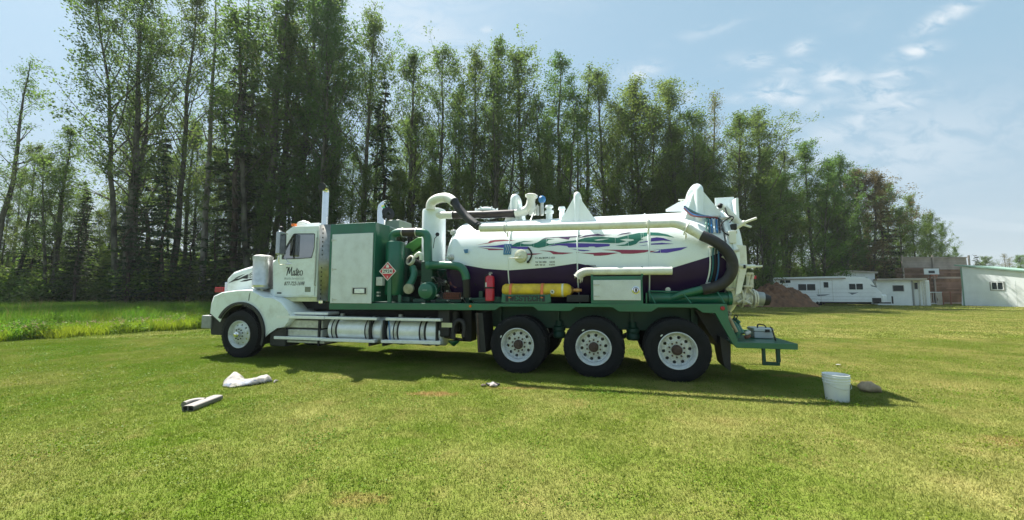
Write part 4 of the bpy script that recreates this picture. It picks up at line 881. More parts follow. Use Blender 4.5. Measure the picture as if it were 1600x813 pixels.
# rear valve
rv = empty('rear_valve', (0, 0, 0), 0, T)
m = MB(); c0 = P3(1143, 466.5, .55); c1 = P3(1180, 466.5, .55); m.tube([c0, P3(1158, 466.5, .55)], .11, 20); 
for u, r in ((1158, .16), (1163, .12), (1172, .125), (1176.5, .17), (1181, .14)): a = P3(u-1.2, 466.5, .55); b = P3(u+1.2, 466.5, .55); m.tube([a, b], r, 20)
m.tube([P3(1160, 466.5, .55), P3(1180, 466.5, .55)], .105, 20); m.obj('valve_body', grimew, rv)
m = MB(); m.tube([P3(1181, 466.5, .55), P3(1192, 468, .55)], .125, 18); m.obj('coupler', mat('grey_coupler', (.33,.34,.33), .45, .4, .15, 10), rv)
m = MB(); m.tube([P3(1192, 468, .55), P3(1197, 469, .55), P3(1202, 470, .55)], [.11, .10, .085], 18); m.obj('coupler_cap', black, rv)
m = MB(); m.tube([P3(1161, 462, .5), P3(1168, 445, .45), P3(1171, 428, .45)], .028, 8); m.tube([P3(1166, 457, .5), P3(1174, 440, .45), P3(1177, 430, .45)], .024, 8); m.pbox(1167, 426, 1177, 429, .4, .5); m.pbox(1172, 437, 1178, 450, .42, .5)
m.pbox(1163, 446, 1175, 449, .40, .52); m.tube([P3(1152, 473, .42), P3(1160, 468.5, .42), P3(1174, 475.5, .42)], .02, 8); m.tube([P3(1155, 463, .45), P3(1163, 473, .42), P3(1172, 464, .45)], .018, 8)
for (u0, v0, u1, v1) in ((1158,452,1164,466),(1166,450,1162,470),(1170,452,1180,462),(1156,472,1172,471)): m.tube([P3(u0, v0, .44), P3(u1, v1, .44)], .016, 6)
m.tube([P3(1168, 427, .45), P3(1168, 460, .5)], .02, 8); m.tube([P3(1176, 427, .45), P3(1172, 460, .5)], .02, 8); m.obj('valve_linkage', grimew, rv)
m = MB(); m.pbox(1178, 431, 1182, 436, .44, .47); m.obj('valve_tag', redp, rv)
# black rubber discharge hose
m = MB(); m.tube(smooth_path([P3(1096, 368, .17), P3(1112, 375, .14), P3(1127, 384.5, .12), P3(1139, 397.5, .12), P3(1144.5, 412, .13), P3(1142, 428, .15), P3(1132, 441, .17), P3(1116, 449, .18), P3(1097, 453, .18)], 6), .092, 20); m.obj('discharge_hose', hosem, T)
m = MB(); m.tube(smooth_path([P3(1100, 451.5, .18), P3(1086, 455, .19), P3(1068, 459.5, .22), P3(1050, 466, .3)]), .068, 16); m.obj('hose_stub', green, T)
m = MB(); m.tube(smooth_path([P3(1131, 400, .2), P3(1139, 409, .18), P3(1147, 424, .18), P3(1147, 436, .2)]), .022, 8); m.tube(smooth_path([P3(1128, 401, .22), P3(1133, 404, .2), P3(1139, 414, .18), P3(1140, 426, .2)]), .016, 8); m.obj('chain_cover', alud, T)
yq = .35; m = MB(); m.tube([P3(1013, 466, yq), P3(1139, 466.3, yq)], .105, 20); m.tube([P3(1136, 466.3, yq), P3(1142, 466.3, yq)], .125, 20); m.obj('drain_tube', green, T)
m = MB(); 
for (a, b) in (((1013, 455), (1024, 474)), ((1067, 458), (1080, 474)), ((1121, 456), (1132, 474))): m.tube([P3(*a, .16), P3(*b, .08)], .012, 6)
m.tube([P3(1010, 458, .12), P3(1010, 474, .12)], .014, 6); m.tube([P3(1013, 455, .16), P3(1060, 456, .22)], .012, 6); m.each('tube_brace', green, T)
# hydraulic lines over the rear of the shell
cols = [pipew, tealh, blue, grey, blue, black]; 
for i in range(6):
    u1 = 1102.5+4.1*i; pts = []
    for (u, v) in ((u1, 341), (u1+.9, 352), (u1+2, 364)): x, ph = onTank(u, v, RT+.03); pts.append(tp(x, ph, RT+.03))
    m = MB(); m.tube(smooth_path(pts), .014, 6); m.obj('hydraulic_line', [mat('pale_green_hose', (.25,.42,.33), .4), tealh, blue, white, blue, black][i], T)
for i in range(4):
    u1 = 1109.5+4.4*i; pts = []
    for (u, v) in ((u1+1, 386), (u1, 398), (u1+.2, 412), (u1-1.5, 428), (u1-5, 441)): x, ph = onTank(u, v, RT+.03); pts.append(tp(x, ph, RT+.03))
    m = MB(); m.tube(smooth_path(pts), .013, 6); m.obj('hydraulic_line', [white, tealh, black, blue][i], T)
for i in range(4):
    pts = [P3(1069, 322+1.2*i, .62-.02*i), P3(1080, 329+2.4*i, .55-.03*i), P3(1093, 335+1.3*i, .48-.03*i), P3(1104+5*i, 338.5+.5*i, .42-.03*i), P3(1104+5*i, 342, .38)]
    m = MB(); m.tube(smooth_path(pts), .016, 6); m.obj('hydraulic_line', [tealh, black, blue, mat('dull_red', (.13,.03,.035))][i], T)
for (u0, u1, v) in ((1097, 1124, 340.5), (1106, 1124, 387), (1102, 1111, 441.5)):
    a = onTank(u0, v); b = onTank(u1, v); m = MB(); m.tube([tp(*a, RT+.035), tp(*b, RT+.035)], .014, 6); m.obj('line_clamp', pipew, T)
# toolbox behind the cylinder
x0, z1 = P(923, 432, .06); x1, z0 = P(1005, 473, .06)
MB().box(x0, x1, .06, .36, ft+.003, z1).obj('locker', green, T, bevel=.01)
a = P(927, 438, .05); b = P(1001.5, 469.5, .05); MB().box(a[0], b[0], .04, .058, b[1], a[1]).obj('locker_door', doorp, T, bevel=.004)
m = MB()
for i in range(26):
    x = a[0]+.03+(b[0]-a[0]-.06)*i/25
    m.box(x-.003, x+.003, .0375, .0398, b[1]+.02, a[1]-.02)
m.each('tread_ridge', doorp, T, smooth=False)
for v in (445, 463):
    m = MB(); h_ = P(928, v, .03); m.box(h_[0]-.01, h_[0]+.10, .028, .036, h_[1]-.010, h_[1]+.010); m.obj('locker_hinge', alud, T)
m = MB(); c_ = P(993.5, 453.5, .03); m.lathe([(.001,-.0),(.04,.0),(.05,-.012),(.066,-.008),(.07,.008)], (c_[0], .03, c_[1]), (0,1,0), 20); m.obj('locker_latch', chrome, T); MB().box(c_[0]-.012, c_[0]+.02, .012, .029, c_[1]-.03, c_[1]+.03).obj('latch_handle', black, T, bevel=.004)
m = MB(); m.pbox(923, 424, 926.5, 432, .08, .14); m.pbox(1001.5, 424, 1005, 432, .08, .14); m.tube([P3(1003, 417, .11), P3(1003, 425, .11)], .018, 6); m.each('pipe_rack', green, T)
# round fitting on the purple band and a white reflector
m = MB(); q = onTank(1043.5, 452.5); c = Vector(tp(q[0], q[1], RT)); m.lathe([(.045,0),(.045,.02),(.02,.03),(.001,.03)], c, (0,-1,-.2), 14); m.obj('sight_plug', pipew, T)
# yellow cylinder cradle with its cut-out name
x0, z1 = P(783, 459, .08); x1, z0 = P(861, 472.5, .08)
m = MB(); m.prism(PP([(784.5,458.5),(789,460.5),(856,460.5),(859.5,458.5),(861,472.8),(783,472.8)], .08), .08, .10); m.box(x0+.05, x1-.05, .10, .40, ft+.002, ft+.04); m.obj('cylinder_cradle', green, T)
a = P(794.5, 471, .078); b = P(847, 462.5, .078); w_ = (b[0]-a[0])
# slab-serif letters of the cradle
def slab(txt, x, z, wd, ht, y, gap=.16):
    G = {'W': [[(0,1),(.25,0),(.5,.85),(.75,0),(1,1)]], 'E': [[(.15,1),(.15,0)],[(.15,1),(.9,1),(.9,.75)],[(.15,.5),(.6,.5)],[(.15,0),(.9,0),(.9,.25)]], 'S': [[(.88,.75),(.8,.95),(.5,1),(.15,.85),(.2,.6),(.8,.4),(.88,.15),(.5,0),(.2,.05),(.1,.28)]],
         'T': [[(.5,1),(.5,0)],[(.05,.75),(.05,1),(.95,1),(.95,.75)],[(.3,0),(.7,0)]], 'C': [[(.9,.7),(.85,.95),(.5,1),(.15,.8),(.1,.5),(.15,.2),(.5,0),(.85,.05),(.9,.3)]], 'H': [[(.15,1),(.15,0)],[(.85,1),(.85,0)],[(.15,.5),(.85,.5)],[(0,1),(.3,1)],[(0,0),(.3,0)],[(.7,1),(1,1)],[(.7,0),(1,0)]]}
    m = MB(); n = len(txt); cw_ = wd/(n+(n-1)*gap); k = 0
    for i, ch in enumerate(txt):
        ox = x+i*cw_*(1+gap)
        for st_ in G[ch]:
            for p, q in zip(st_, st_[1:]):
                p0 = Vector((ox+p[0]*cw_, z+p[1]*ht)); p1 = Vector((ox+q[0]*cw_, z+q[1]*ht)); d = (p1-p0).normalized(); hw = .013 if abs(d.y) > .5 else .008; nn = Vector((-d.y, d.x))*hw; e = d*.004; yy = y-.0002*k; k += 1
                m.add([(*(p0-e+nn),), (*(p1+e+nn),), (*(p1+e-nn),), (*(p0-e-nn),)], [(0,1,2,3)]); m.v[-4:] = [(v[0], yy, v[1]) for v in m.v[-4:]]
    return m
slab('WESTECH', a[0]+.03, a[1]+.01, w_-.06, b[1]-a[1]-.01, .078).obj('name_lettering', inkm, T, smooth=False)
m = MB()
for u in (791, 848):
    m.pbox(u-1.2, 462, u+3.5, 471.5, .0782, .0795)
m.each('cradle_slot', inkm, T, smooth=False)
m = MB(); m.pbox(885, 461, 921, 472.8, .16, .5); m.obj('battery_case', black, T, bevel=.015)
m = MB(); m.pbox(740, 467, 783, 473.5, .20, .5); m.tube([P3(735, 468, .2), P3(783, 466, .25)], .03, 8); m.pbox(748, 455, 754, 473, .3, .4); m.obj('hose_tray', dgreen, T, bevel=.01)
m = MB(); m.tube([P3(732, 447, .4), P3(748, 440, .4), P3(752, 437, .4)], .01, 6); m.tube([P3(744, 446, .35), P3(738, 437, .35)], .014, 6); m.obj('engine_lines', black, T)
# tank saddles
m = MB(); 
for u in (730, 830, 1090): x = P(u, 470, .5)[0]; m.box(x-.05, x+.05, .5, 2.0, ft-.01, ZC-.72)
m.each('tank_saddle', dgreen, T)
# =============== things carried by the truck ===============
def world(p): return ROOT+DX*p[0]+DY*p[1]+Vector((0, 0, p[2]))
def carried(name, p, label, cat, group=None):
    w = world(p); e = empty(name, w, -TH); tag(e, label, cat, group); e['o'] = 0; del e['o']; return e
# yellow cylinder
p0 = P3(785, 453.7, .24); p1 = P3(894, 456, .24); rc = .128; zc_ = P(790, 452.8, .24)[1]-.012
e = carried('gas_cylinder', (p0[0], .24, zc_), 'yellow gas cylinder lying strapped in the green cradle on the truck deck', 'gas cylinder')
L_ = p1[0]-p0[0]
MB().lathe([(.001,0),(.05,.002),(.10,.02),(rc,.07),(rc,L_-.10),(.11,L_-.05),(.08,L_-.015)], (0,0,0), (1,0,0), 28).obj('cylinder_body', yellow, e)
MB().lathe([(.081,L_-.016),(.055,L_+.02),(.034,L_+.03),(.034,L_+.08),(.045,L_+.085),(.045,L_+.13),(.03,L_+.14),(.03,L_+.18),(.001,L_+.18)], (0,0,0), (1,0,0), 18).obj('valve', brass, e)
MB().lathe([(.1285,L_-.19),(.1295,L_-.185),(.1295,L_-.16),(.1285,L_-.155)], (0,0,0), (1,0,0), 28).obj('white_ring', pipew, e)
m = MB(); cx_ = P(863, 455, .12)[0]-p0[0]; m.lathe([(.001,-.1305),(.04,-.1302),(.04,-.12)], (cx_, 0, -.03), (0,1,0), 16); m.obj('label_disc', grimew, e)
m = MB(); m.lathe([(.001,-.133),(.016,-.1328),(.016,-.12)], (cx_, 0, -.03), (0,1,0), 12); m.obj('label_symbol', inkm, e)
for u in (797, 846.5):
    xx = P(u, 453, .1)[0]-p0[0]; m = MB(); n = 20; vs = []
    for k in range(n+1):
        a_ = PI*.0+PI*k/n; 
    pts = [(-.165, -.15)]+[(-.135*math.cos(t), .135*math.sin(t)) for t in [PI*k/n for k in range(n+1)]]+[(.135, -.1)]
    for (yy, zz) in pts: vs += [(xx-.028, yy, zz), (xx+.028, yy, zz)]
    m.add(vs, [(2*k, 2*k+1, 2*k+3, 2*k+2) for k in range(len(pts)-1)]); o = m.obj('strap', orange, e); o.modifiers.new('thick', 'SOLIDIFY').thickness = .004
# extinguisher
x, zt = P(765.5, 430.5, .18); _, zb = P(765.5, 470.5, .18)
e = carried('fire_extinguisher', (x, .18, zb), 'red fire extinguisher standing on the truck deck left of the yellow cylinder', 'fire extinguisher')
h_ = zt-zb; r_ = .093
MB().lathe([(.001,0),(r_*.9,.0),(r_,.012),(r_,h_-.06),(r_*.9,h_-.025),(r_*.5,h_-.004),(.03,h_)], (0,0,0), (0,0,1), 24, True, True).obj('cylinder_body', redp, e)
m = MB(); m.cyl((0,0,h_), (0,0,h_+.03), .022, n=10); m.box(-.025, .05, -.01, .01, h_+.03, h_+.04); m.box(-.02, .045, -.01, .01, h_+.055, h_+.063); m.obj('valve_lever', alud, e)
m = MB(); m.tube(smooth_path([(0,0,h_+.02), (-.06,-.02,h_+.01), (-.105,-.02,h_-.08), (-.105,-.02,h_-.3)]), .010, 8); m.obj('hose', black, e)
m = MB(); vs = []
for k in range(7):
    a_ = math.radians(190+k*9); 
    for z in (h_*.5, h_*.72): vs.append((r_*1.012*math.cos(a_), r_*1.012*math.sin(a_), z))
m.add(vs, [(2*k, 2*k+2, 2*k+3, 2*k+1) for k in range(6)]); m.obj('label_sticker', mat('sticker_white', (.75,.74,.70), .5), e)
MB().lathe([(r_+.001,0),(r_+.006,.002),(r_+.006,.03),(r_+.001,.032)], (0,0,h_*.48), (0,0,1), 24).obj('bracket_band', black, e)
# white pipe with a torn hose end lying on the locker
pa = P3(900, 432, .12); e = carried('suction_tube', P3(925, 427.5, .13), 'grimy white suction pipe lying on top of the green locker rack', 'pipe')
o0 = Vector(P3(925, 427.5, .13)); loc = lambda u, v, y: Vector(P3(u, v, y))-o0
MB().tube([loc(924, 424.5, .13), loc(1050, 423.3, .13)], .072, 18).obj('pipe_body', pipew, e)
MB().tube(smooth_path([loc(926, 424.5, .13), loc(915, 425, .13), loc(907, 428.5, .13), loc(902, 434, .13)]), [.076]*7+[.08]*5+[.084]*5+[.09, .095], 16).obj('torn_sleeve', grimew, e, ang=20)
m = MB()
for k, (u, v) in enumerate(((899,431),(903,437),(907,437),(910,435))): a_ = loc(u, v, .1); m.tube([a_, a_+Vector((-.01, 0, -.05-.01*k))], [.016, .003], 5)
m.each('torn_strip', grimew, e)
m = MB(); m.tube([loc(916,418,.13), loc(916,414.5,.13), loc(931,415,.13), loc(931,418.5,.13)], .006, 5); m.obj('wire_handle', black, e)
# things on the tail platform
zt_ = pz2
xa, _ = P(1177, 531, .75); xb, zz = P(1206, 512, .75)
e = carried('portable_tank', ((xa+xb)/2, .85, zt_), 'light grey plastic tote with black handles standing on the tail platform of the truck', 'tote')
hw_ = (xb-xa)/2; ht_ = P(1190, 512, .7)[1]-zt_
MB().box(-hw_, hw_, -.16, .2, 0, ht_*.62).obj('tote_body', mat('grey_plastic', (.42,.47,.50), .45, 0, .05, 6, dirt=DIRT, dirt_amt=.3), e, bevel=.02)
MB().box(-hw_-.008, hw_+.008, -.17, .21, ht_*.63, ht_*.95).obj('lid', mat('pale_grey_plastic', (.55,.60,.63), .4), e, bevel=.02)
m = MB(); m.tube(smooth_path([(-hw_*.5,-.1,ht_*.95),(-hw_*.4,-.1,ht_+.05),(hw_*.2,-.1,ht_+.04),(hw_*.4,-.1,ht_*.95)]), .012, 6); m.box(.02,.09,-.185,-.165,ht_*.6,ht_*.85); m.obj('handle', black, e)
o0 = P3(1207, 525, .4); e = carried('pry_bar', P3(1210, 533, .4), 'black bar leaning behind the grey tote on the tail platform', 'bar')
o0 = Vector(P3(1210, 533, .4)); MB().tube([loc(1212, 532.5, .4), loc(1209, 523, .45), loc(1206, 513, .5), loc(1203, 511, .5)], .013, 6).obj('bar_rod', black, e)
o0 = Vector(P3(1168, 530, .6)); e = carried('rag_heap', P3(1168, 531, .6), 'crumpled brown and white rags lying left of the grey tote', 'rags'); e.location = world((o0.x, .6, zt_))
for nm, mt, cx_, cz_, rx in (('brown_rag', mat('brown_rag', (.20,.09,.05), .9, 0, .3, 15), 0, .035, .06), ('white_rag', grimew, .0, .10, .06)):
    m = MB(); m.ball((cx_, 0, cz_), rx, 14, .6); m.v = [(v[0]+.012*math.sin(40*v[1]+9*v[2]), v[1]+.012*math.sin(50*v[0]), max(.0, v[2]+.012*math.sin(45*v[0]+30*v[1]))) for v in m.v]; m.obj(nm, mt, e)
o0 = Vector(P3(1150, 534, .4)); e = carried('hose_bundle', P3(1150, 534, .4), 'green couplings and a tan strap piled against the tail brace', 'hose')
e.location = world((o0.x, .4, zt_)); o0 = Vector((o0.x, .4, zt_))
m = MB(); m.tube(smooth_path([loc(1139, 500, .5), loc(1146, 507, .45), loc(1152, 517, .4), loc(1151, 528, .4)]), .05, 12); m.tube([loc(1150, 505, .6), loc(1159, 522, .5)], .05, 12); m.tube([loc(1146, 497, .6), loc(1156, 505, .55)], .03, 10); m.each('coupling', green, e)
m = MB(); m.tube([loc(1138, 494, .38), loc(1144, 505, .36), loc(1151, 519, .34)], .028, 8); m.obj('tan_strap', tan, e)
m = MB(); m.tube(smooth_path([loc(1146, 500, .45), loc(1148, 493, .45), loc(1152, 494, .45), loc(1150, 500, .45)]), .01, 6); m.tube(smooth_path([loc(1139, 494, .45), loc(1137, 488, .45), loc(1141, 488, .45)]), .01, 6); m.each('hook', black, e)
# =====================================================================
# lawn
# =====================================================================
def nodes(m): return m.node_tree.nodes, m.node_tree.links
def lawn_colour(N, L, dark=1.0, seed=0.0):
    """colour of the lawn by place: green at the left, drier to the right and near, brown worn spots"""
    g = N.new('ShaderNodeNewGeometry'); sep = N.new('ShaderNodeSeparateXYZ'); L.new(g.outputs['Position'], sep.inputs[0])
    def noise(sc, det=4, ro=.55):
        n = N.new('ShaderNodeTexNoise'); n.inputs['Scale'].default_value = sc; n.inputs['Detail'].default_value = det; n.inputs['Roughness'].default_value = ro; L.new(g.outputs['Position'], n.inputs[0]); return n.outputs[0]
    def rng(x, a, b, c=0, d=1):
        r = N.new('ShaderNodeMapRange'); r.inputs[1].default_value = a; r.inputs[2].default_value = b; r.inputs[3].default_value = c; r.inputs[4].default_value = d; L.new(x, r.inputs[0]); return r.outputs[0]
    def mix(f, a, b, mode='MIX'):
        q = N.new('ShaderNodeMix'); q.data_type = 'RGBA'; q.blend_type = mode
        if isinstance(f, float): q.inputs[0].default_value = f
        else: L.new(f, q.inputs[0])
        for i, c in ((6, a), (7, b)):
            if isinstance(c, tuple): q.inputs[i].default_value = (*[k*dark for k in c], 1)
            else: L.new(c, q.inputs[i])
        return q.outputs[2]
    def math_(op, a, b):
        q = N.new('ShaderNodeMath'); q.operation = op
        for i, c in ((0, a), (1, b)):
            if isinstance(c, float): q.inputs[i].default_value = c
            else: L.new(c, q.inputs[i])
        return q.outputs[0]
    dry = math_('ADD', rng(sep.outputs[0], -7, 5, 0, .40), rng(noise(.5, 5), .38, .66, 0, .62))
    c = mix(rng(dry, .1, .95), (.106, .182, .010), (.300, .285, .092))
    c = mix(rng(noise(2.6, 5), .52, .74, 0, .55), c, (.30, .245, .09))
    c = mix(rng(noise(1.6, 3), .36, .60, .38, 0), c, (.080, .120, .010))
    c = mix(rng(noise(17, 4, .7), .46, .68, 0, .28), c, (.32, .31, .10))
    c = mix(rng(noise(42, 3, .7), .52, .72, 0, .25), c, (.075, .11, .014))
    # worn brown spots: beside the truck's shadow and by the bucket
    for (px, py, rx, ry, amt) in ((675, 616, .42, .17, .85), (820, 607, .9, .10, .5), (1245, 588, .55, .14, .8), (1350, 597, .3, .10, .4), (1575, 690, .35, .2, .45), (560, 780, .3, .12, .4)):
        q = ground(px, py); vx = math_('DIVIDE', math_('SUBTRACT', sep.outputs[0], q.x), rx); vy = math_('DIVIDE', math_('SUBTRACT', sep.outputs[1], q.y), ry)
        d = math_('ADD', math_('MULTIPLY', vx, vx), math_('MULTIPLY', vy, vy)); d = math_('ADD', d, rng(noise(9, 3), .3, .7, -.5, .6))
        c = mix(rng(d, .1, 1.1, amt, 0), c, (.32, .20, .085))
    return c
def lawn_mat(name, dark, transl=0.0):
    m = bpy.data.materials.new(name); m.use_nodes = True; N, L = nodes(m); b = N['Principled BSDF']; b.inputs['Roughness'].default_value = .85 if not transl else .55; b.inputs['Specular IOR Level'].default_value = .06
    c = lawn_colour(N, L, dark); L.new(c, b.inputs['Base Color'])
    if transl:
        t = N.new('ShaderNodeBsdfTranslucent'); L.new(c, t.inputs[0]); mx = N.new('ShaderNodeMixShader'); mx.inputs[0].default_value = transl
        L.new(b.outputs[0], mx.inputs[1]); L.new(t.outputs[0], mx.inputs[2]); L.new(mx.outputs[0], N['Material Output'].inputs[0])
    else:
        g = N.new('ShaderNodeNewGeometry'); n = N.new('ShaderNodeTexNoise'); n.inputs['Scale'].default_value = 60; n.inputs['Detail'].default_value = 5; L.new(g.outputs['Position'], n.inputs[0])
        bp = N.new('ShaderNodeBump'); bp.inputs['Strength'].default_value = .8; bp.inputs['Distance'].default_value = .03; L.new(n.outputs[0], bp.inputs['Height']); L.new(bp.outputs[0], b.inputs['Normal'])
    return m
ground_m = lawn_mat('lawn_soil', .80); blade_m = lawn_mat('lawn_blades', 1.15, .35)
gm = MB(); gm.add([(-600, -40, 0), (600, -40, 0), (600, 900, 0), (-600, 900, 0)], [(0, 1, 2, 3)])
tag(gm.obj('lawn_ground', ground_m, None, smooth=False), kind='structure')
NR = np.random.default_rng(11)
def hidden(name, me): return bpy.data.objects.new(name, me)
def blade_patch(seed, n, size, h0, h1, w0, w1, lean=.5, m=None, flat=False):
    r = np.random.default_rng(seed); x = r.uniform(-size/2, size/2, n); y = r.uniform(-size/2, size/2, n)
    # tufts: pull blades towards random centres
    cx = r.uniform(-size/2, size/2, n//14); cy = r.uniform(-size/2, size/2, n//14); k = r.integers(0, len(cx), n); s = r.uniform(0, .035, n)*np.sign(r.uniform(-1, 1, n)); pull = r.random(n) < .35
    x = np.where(pull, cx[k]+r.normal(0, .022, n)*size**.5, x); y = np.where(pull, cy[k]+r.normal(0, .022, n)*size**.5, y)
    x = np.where(x > size/2, x-size, np.where(x < -size/2, x+size, x)); y = np.where(y > size/2, y-size, np.where(y < -size/2, y+size, y))
    h = r.uniform(h0, h1, n)*r.uniform(.6, 1, n); w = r.uniform(w0, w1, n); a = r.uniform(0, 2*PI, n); la = r.uniform(0, 2*PI, n); ll = r.uniform(0, lean, n)*h
    dx, dy = np.cos(a)*w/2, np.sin(a)*w/2; lx, ly = np.cos(la)*ll, np.sin(la)*ll
    b = np.stack([x, y, np.full(n, -.005)], 1); V = np.zeros((n, 5, 3))
    o = np.stack([dx, dy, np.zeros(n)], 1); V[:, 0] = b-o; V[:, 1] = b+o
    md = b+np.stack([lx*.4, ly*.4, h*.6], 1); V[:, 2] = md+o*.75; V[:, 3] = md-o*.75; V[:, 4] = b+np.stack([lx, ly, h], 1)
    idx = np.arange(n)[:, None]*5; F = np.concatenate([idx+np.array([0, 1, 2, 3])], 0); me = bpy.data.meshes.new('grass_patch')
    Fl = np.concatenate([idx+np.array([0, 1, 2]), idx+np.array([0, 2, 3]), idx+np.array([3, 2, 4])], 0)
    return npmesh('grass_patch', V, Fl, m or blade_m, 3)
near = [hidden('grass_patch', blade_patch(s, 7500, 1.0, .016, .042, .003, .007, 1.2)) for s in range(4)]
far = [hidden('grass_patch', blade_patch(20+s, 2600, 1.0, .02, .05, .008, .016, 1.0)) for s in range(3)]
def in_meadow(x, y):
    # the tall grass at the left, beyond the mown edge
    a = (-15.9, 12.1); b = (-12.9, 16.7); c = (-6.0, 28); d = (30, 38)
    if y > 12 and x < -6:
        pts = [(-30, -9.5), a, b, c]
        for (x0, y0), (x1, y1) in zip(pts, pts[1:]):
            if y0 <= y <= y1: return x < x0+(x1-x0)*(y-y0)/(y1-y0)
    return y > tree_y(x)-1.6
def tree_y(x):      # front edge of the wood
    pts = [(-60, 26), (-28, 28), (-12, 29.5), (0, 32), (9, 35), (20, 41), (30, 45), (48, 52), (80, 60)]
    for (x0, y0), (x1, y1) in zip(pts, pts[1:]):
        if x0 <= x <= x1: return y0+(y1-y0)*(x-x0)/(x1-x0)
    return 60
pts = []; scl = []; pick = []; rot = []; 
def put(L, x, y, s, sz, n):
    L[0].append((x, y, .0)); L[1].append((s, s, sz)); L[2].append(int(NR.integers(0, n))); L[3].append((0, 0, float(NR.integers(0, 4))*PI/2))
A = [[], [], [], []]; B = [[], [], [], []]
for iy in range(1, 13):
    for ix in range(-22, 23):
        if abs(ix) <= (iy+.5)*1.42+1.5 and not in_meadow(ix, iy+.5): put(A, ix, iy+.5, 1.0, 1.0, 4)
for k in range(10):
    y = 14+2*k
    for ix in range(-22, 24):
        x = ix*2
        if abs(x) <= y*1.42+2 and not in_meadow(x, y): put(B, x, y, 2.0, 1.2, 3)
for k in range(6):
    y = 33.5+5*k
    for ix in range(-2, 18):
        x = ix*5
        if x <= y*1.42+4 and y < tree_y(x)-2: put(B, x, y, 5.0, 1.6, 3)
tag(scatter('mown_grass', A[0], A[3], A[1], A[2], near), 'short mown lawn grass around the truck', kind='stuff')
tag(scatter('distant_mown_grass', B[0], B[3], B[1], B[2], far), 'mown lawn grass reaching back to the caravan and the wood', kind='stuff')
# clover and seed heads: small pale flecks and rounder darker leaves
def leafy(name, col, tr=.4, var=.35, rough=.5, vs=3.0):
    m = bpy.data.materials.new(name); m.use_nodes = True; N, L = nodes(m); b = N['Principled BSDF']; b.inputs['Roughness'].default_value = rough; b.inputs['Specular IOR Level'].default_value = .07
    tc = N.new('ShaderNodeTexCoord'); oi = N.new('ShaderNodeObjectInfo'); n = N.new('ShaderNodeTexNoise'); n.inputs['Scale'].default_value = vs; n.inputs['Detail'].default_value = 6; n.inputs['Roughness'].default_value = .8; L.new(tc.outputs['Object'], n.inputs[0])
    r = N.new('ShaderNodeMapRange'); r.inputs[1].default_value = .3; r.inputs[2].default_value = .7; r.inputs[3].default_value = 1-var; r.inputs[4].default_value = 1+var; L.new(n.outputs[0], r.inputs[0])
    h = N.new('ShaderNodeHueSaturation'); r2 = N.new('ShaderNodeMapRange'); r2.inputs[3].default_value = .47; r2.inputs[4].default_value = .525; L.new(oi.outputs['Random'], r2.inputs[0]); L.new(r2.outputs[0], h.inputs['Hue'])
    L.new(r.outputs[0], h.inputs['Value']); h.inputs['Color'].default_value = (*col, 1); L.new(h.outputs[0], b.inputs['Base Color'])
    t = N.new('ShaderNodeBsdfTranslucent'); hy = N.new('ShaderNodeMix'); hy.data_type = 'RGBA'; hy.blend_type = 'MULTIPLY'; hy.inputs[0].default_value = 1; hy.inputs[7].default_value = (1.25, 1.35, .8, 1); L.new(h.outputs[0], hy.inputs[6]); L.new(hy.outputs[2], t.inputs[0])
    mx = N.new('ShaderNodeMixShader'); mx.inputs[0].default_value = tr; L.new(b.outputs[0], mx.inputs[1]); L.new(t.outputs[0], mx.inputs[2]); L.new(mx.outputs[0], N['Material Output'].inputs[0]); return m
clover_m = leafy('clover_leaf', (.115, .185, .018), .3, .3); fleck_m = leafy('pale_clover_flower', (.24, .28, .09), .2, .3)
def disc_patch(seed, n, size, r0, r1, z0, z1, m):
    r = np.random.default_rng(seed); nc = max(3, n//30); cx = r.uniform(-size/2, size/2, nc); cy = r.uniform(-size/2, size/2, nc); k = r.integers(0, nc, n)
    c = np.stack([cx[k]+r.normal(0, .09, n), cy[k]+r.normal(0, .09, n), r.uniform(z0, z1, n)], 1); rad = r.uniform(r0, r1, n); u = r.normal(0, 1, (n, 3)); u[:, 2] *= .45; u /= np.linalg.norm(u, axis=1)[:, None]
    w = r.normal(0, 1, (n, 3)); w[:, 2] *= .45; w -= u*(u*w).sum(1)[:, None]; w /= np.linalg.norm(w, axis=1)[:, None]
    V = np.stack([c+u*rad[:, None], c+w*rad[:, None], c-u*rad[:, None], c-w*rad[:, None]], 1); return npmesh('clover_patch', V, np.arange(4*n).reshape(-1, 4), m, 4)
clv = [hidden('clover_patch', disc_patch(40+s, 380, 1.0, .005, .011, .010, .038, clover_m)) for s in range(3)]+[hidden('clover_patch', disc_patch(50+s, 60, 1.0, .003, .006, .02, .042, fleck_m)) for s in range(3)]
Cc = [[], [], [], []]
for (x, y, _) in A[0]:
    for k in range(2):
        xx, yy = x+NR.uniform(-.5, .5), y+NR.uniform(-.5, .5); Cc[0].append((xx, yy, 0)); Cc[1].append((1, 1, 1)); Cc[2].append(int(NR.integers(0, 3)) if k == 0 else int(NR.integers(3, 6))); Cc[3].append((0, 0, float(NR.uniform(0, 6.28))))
tag(scatter('clover', Cc[0], Cc[3], Cc[1], Cc[2], clv), 'clover leaves and pale clover flowers scattered through the lawn', kind='stuff')
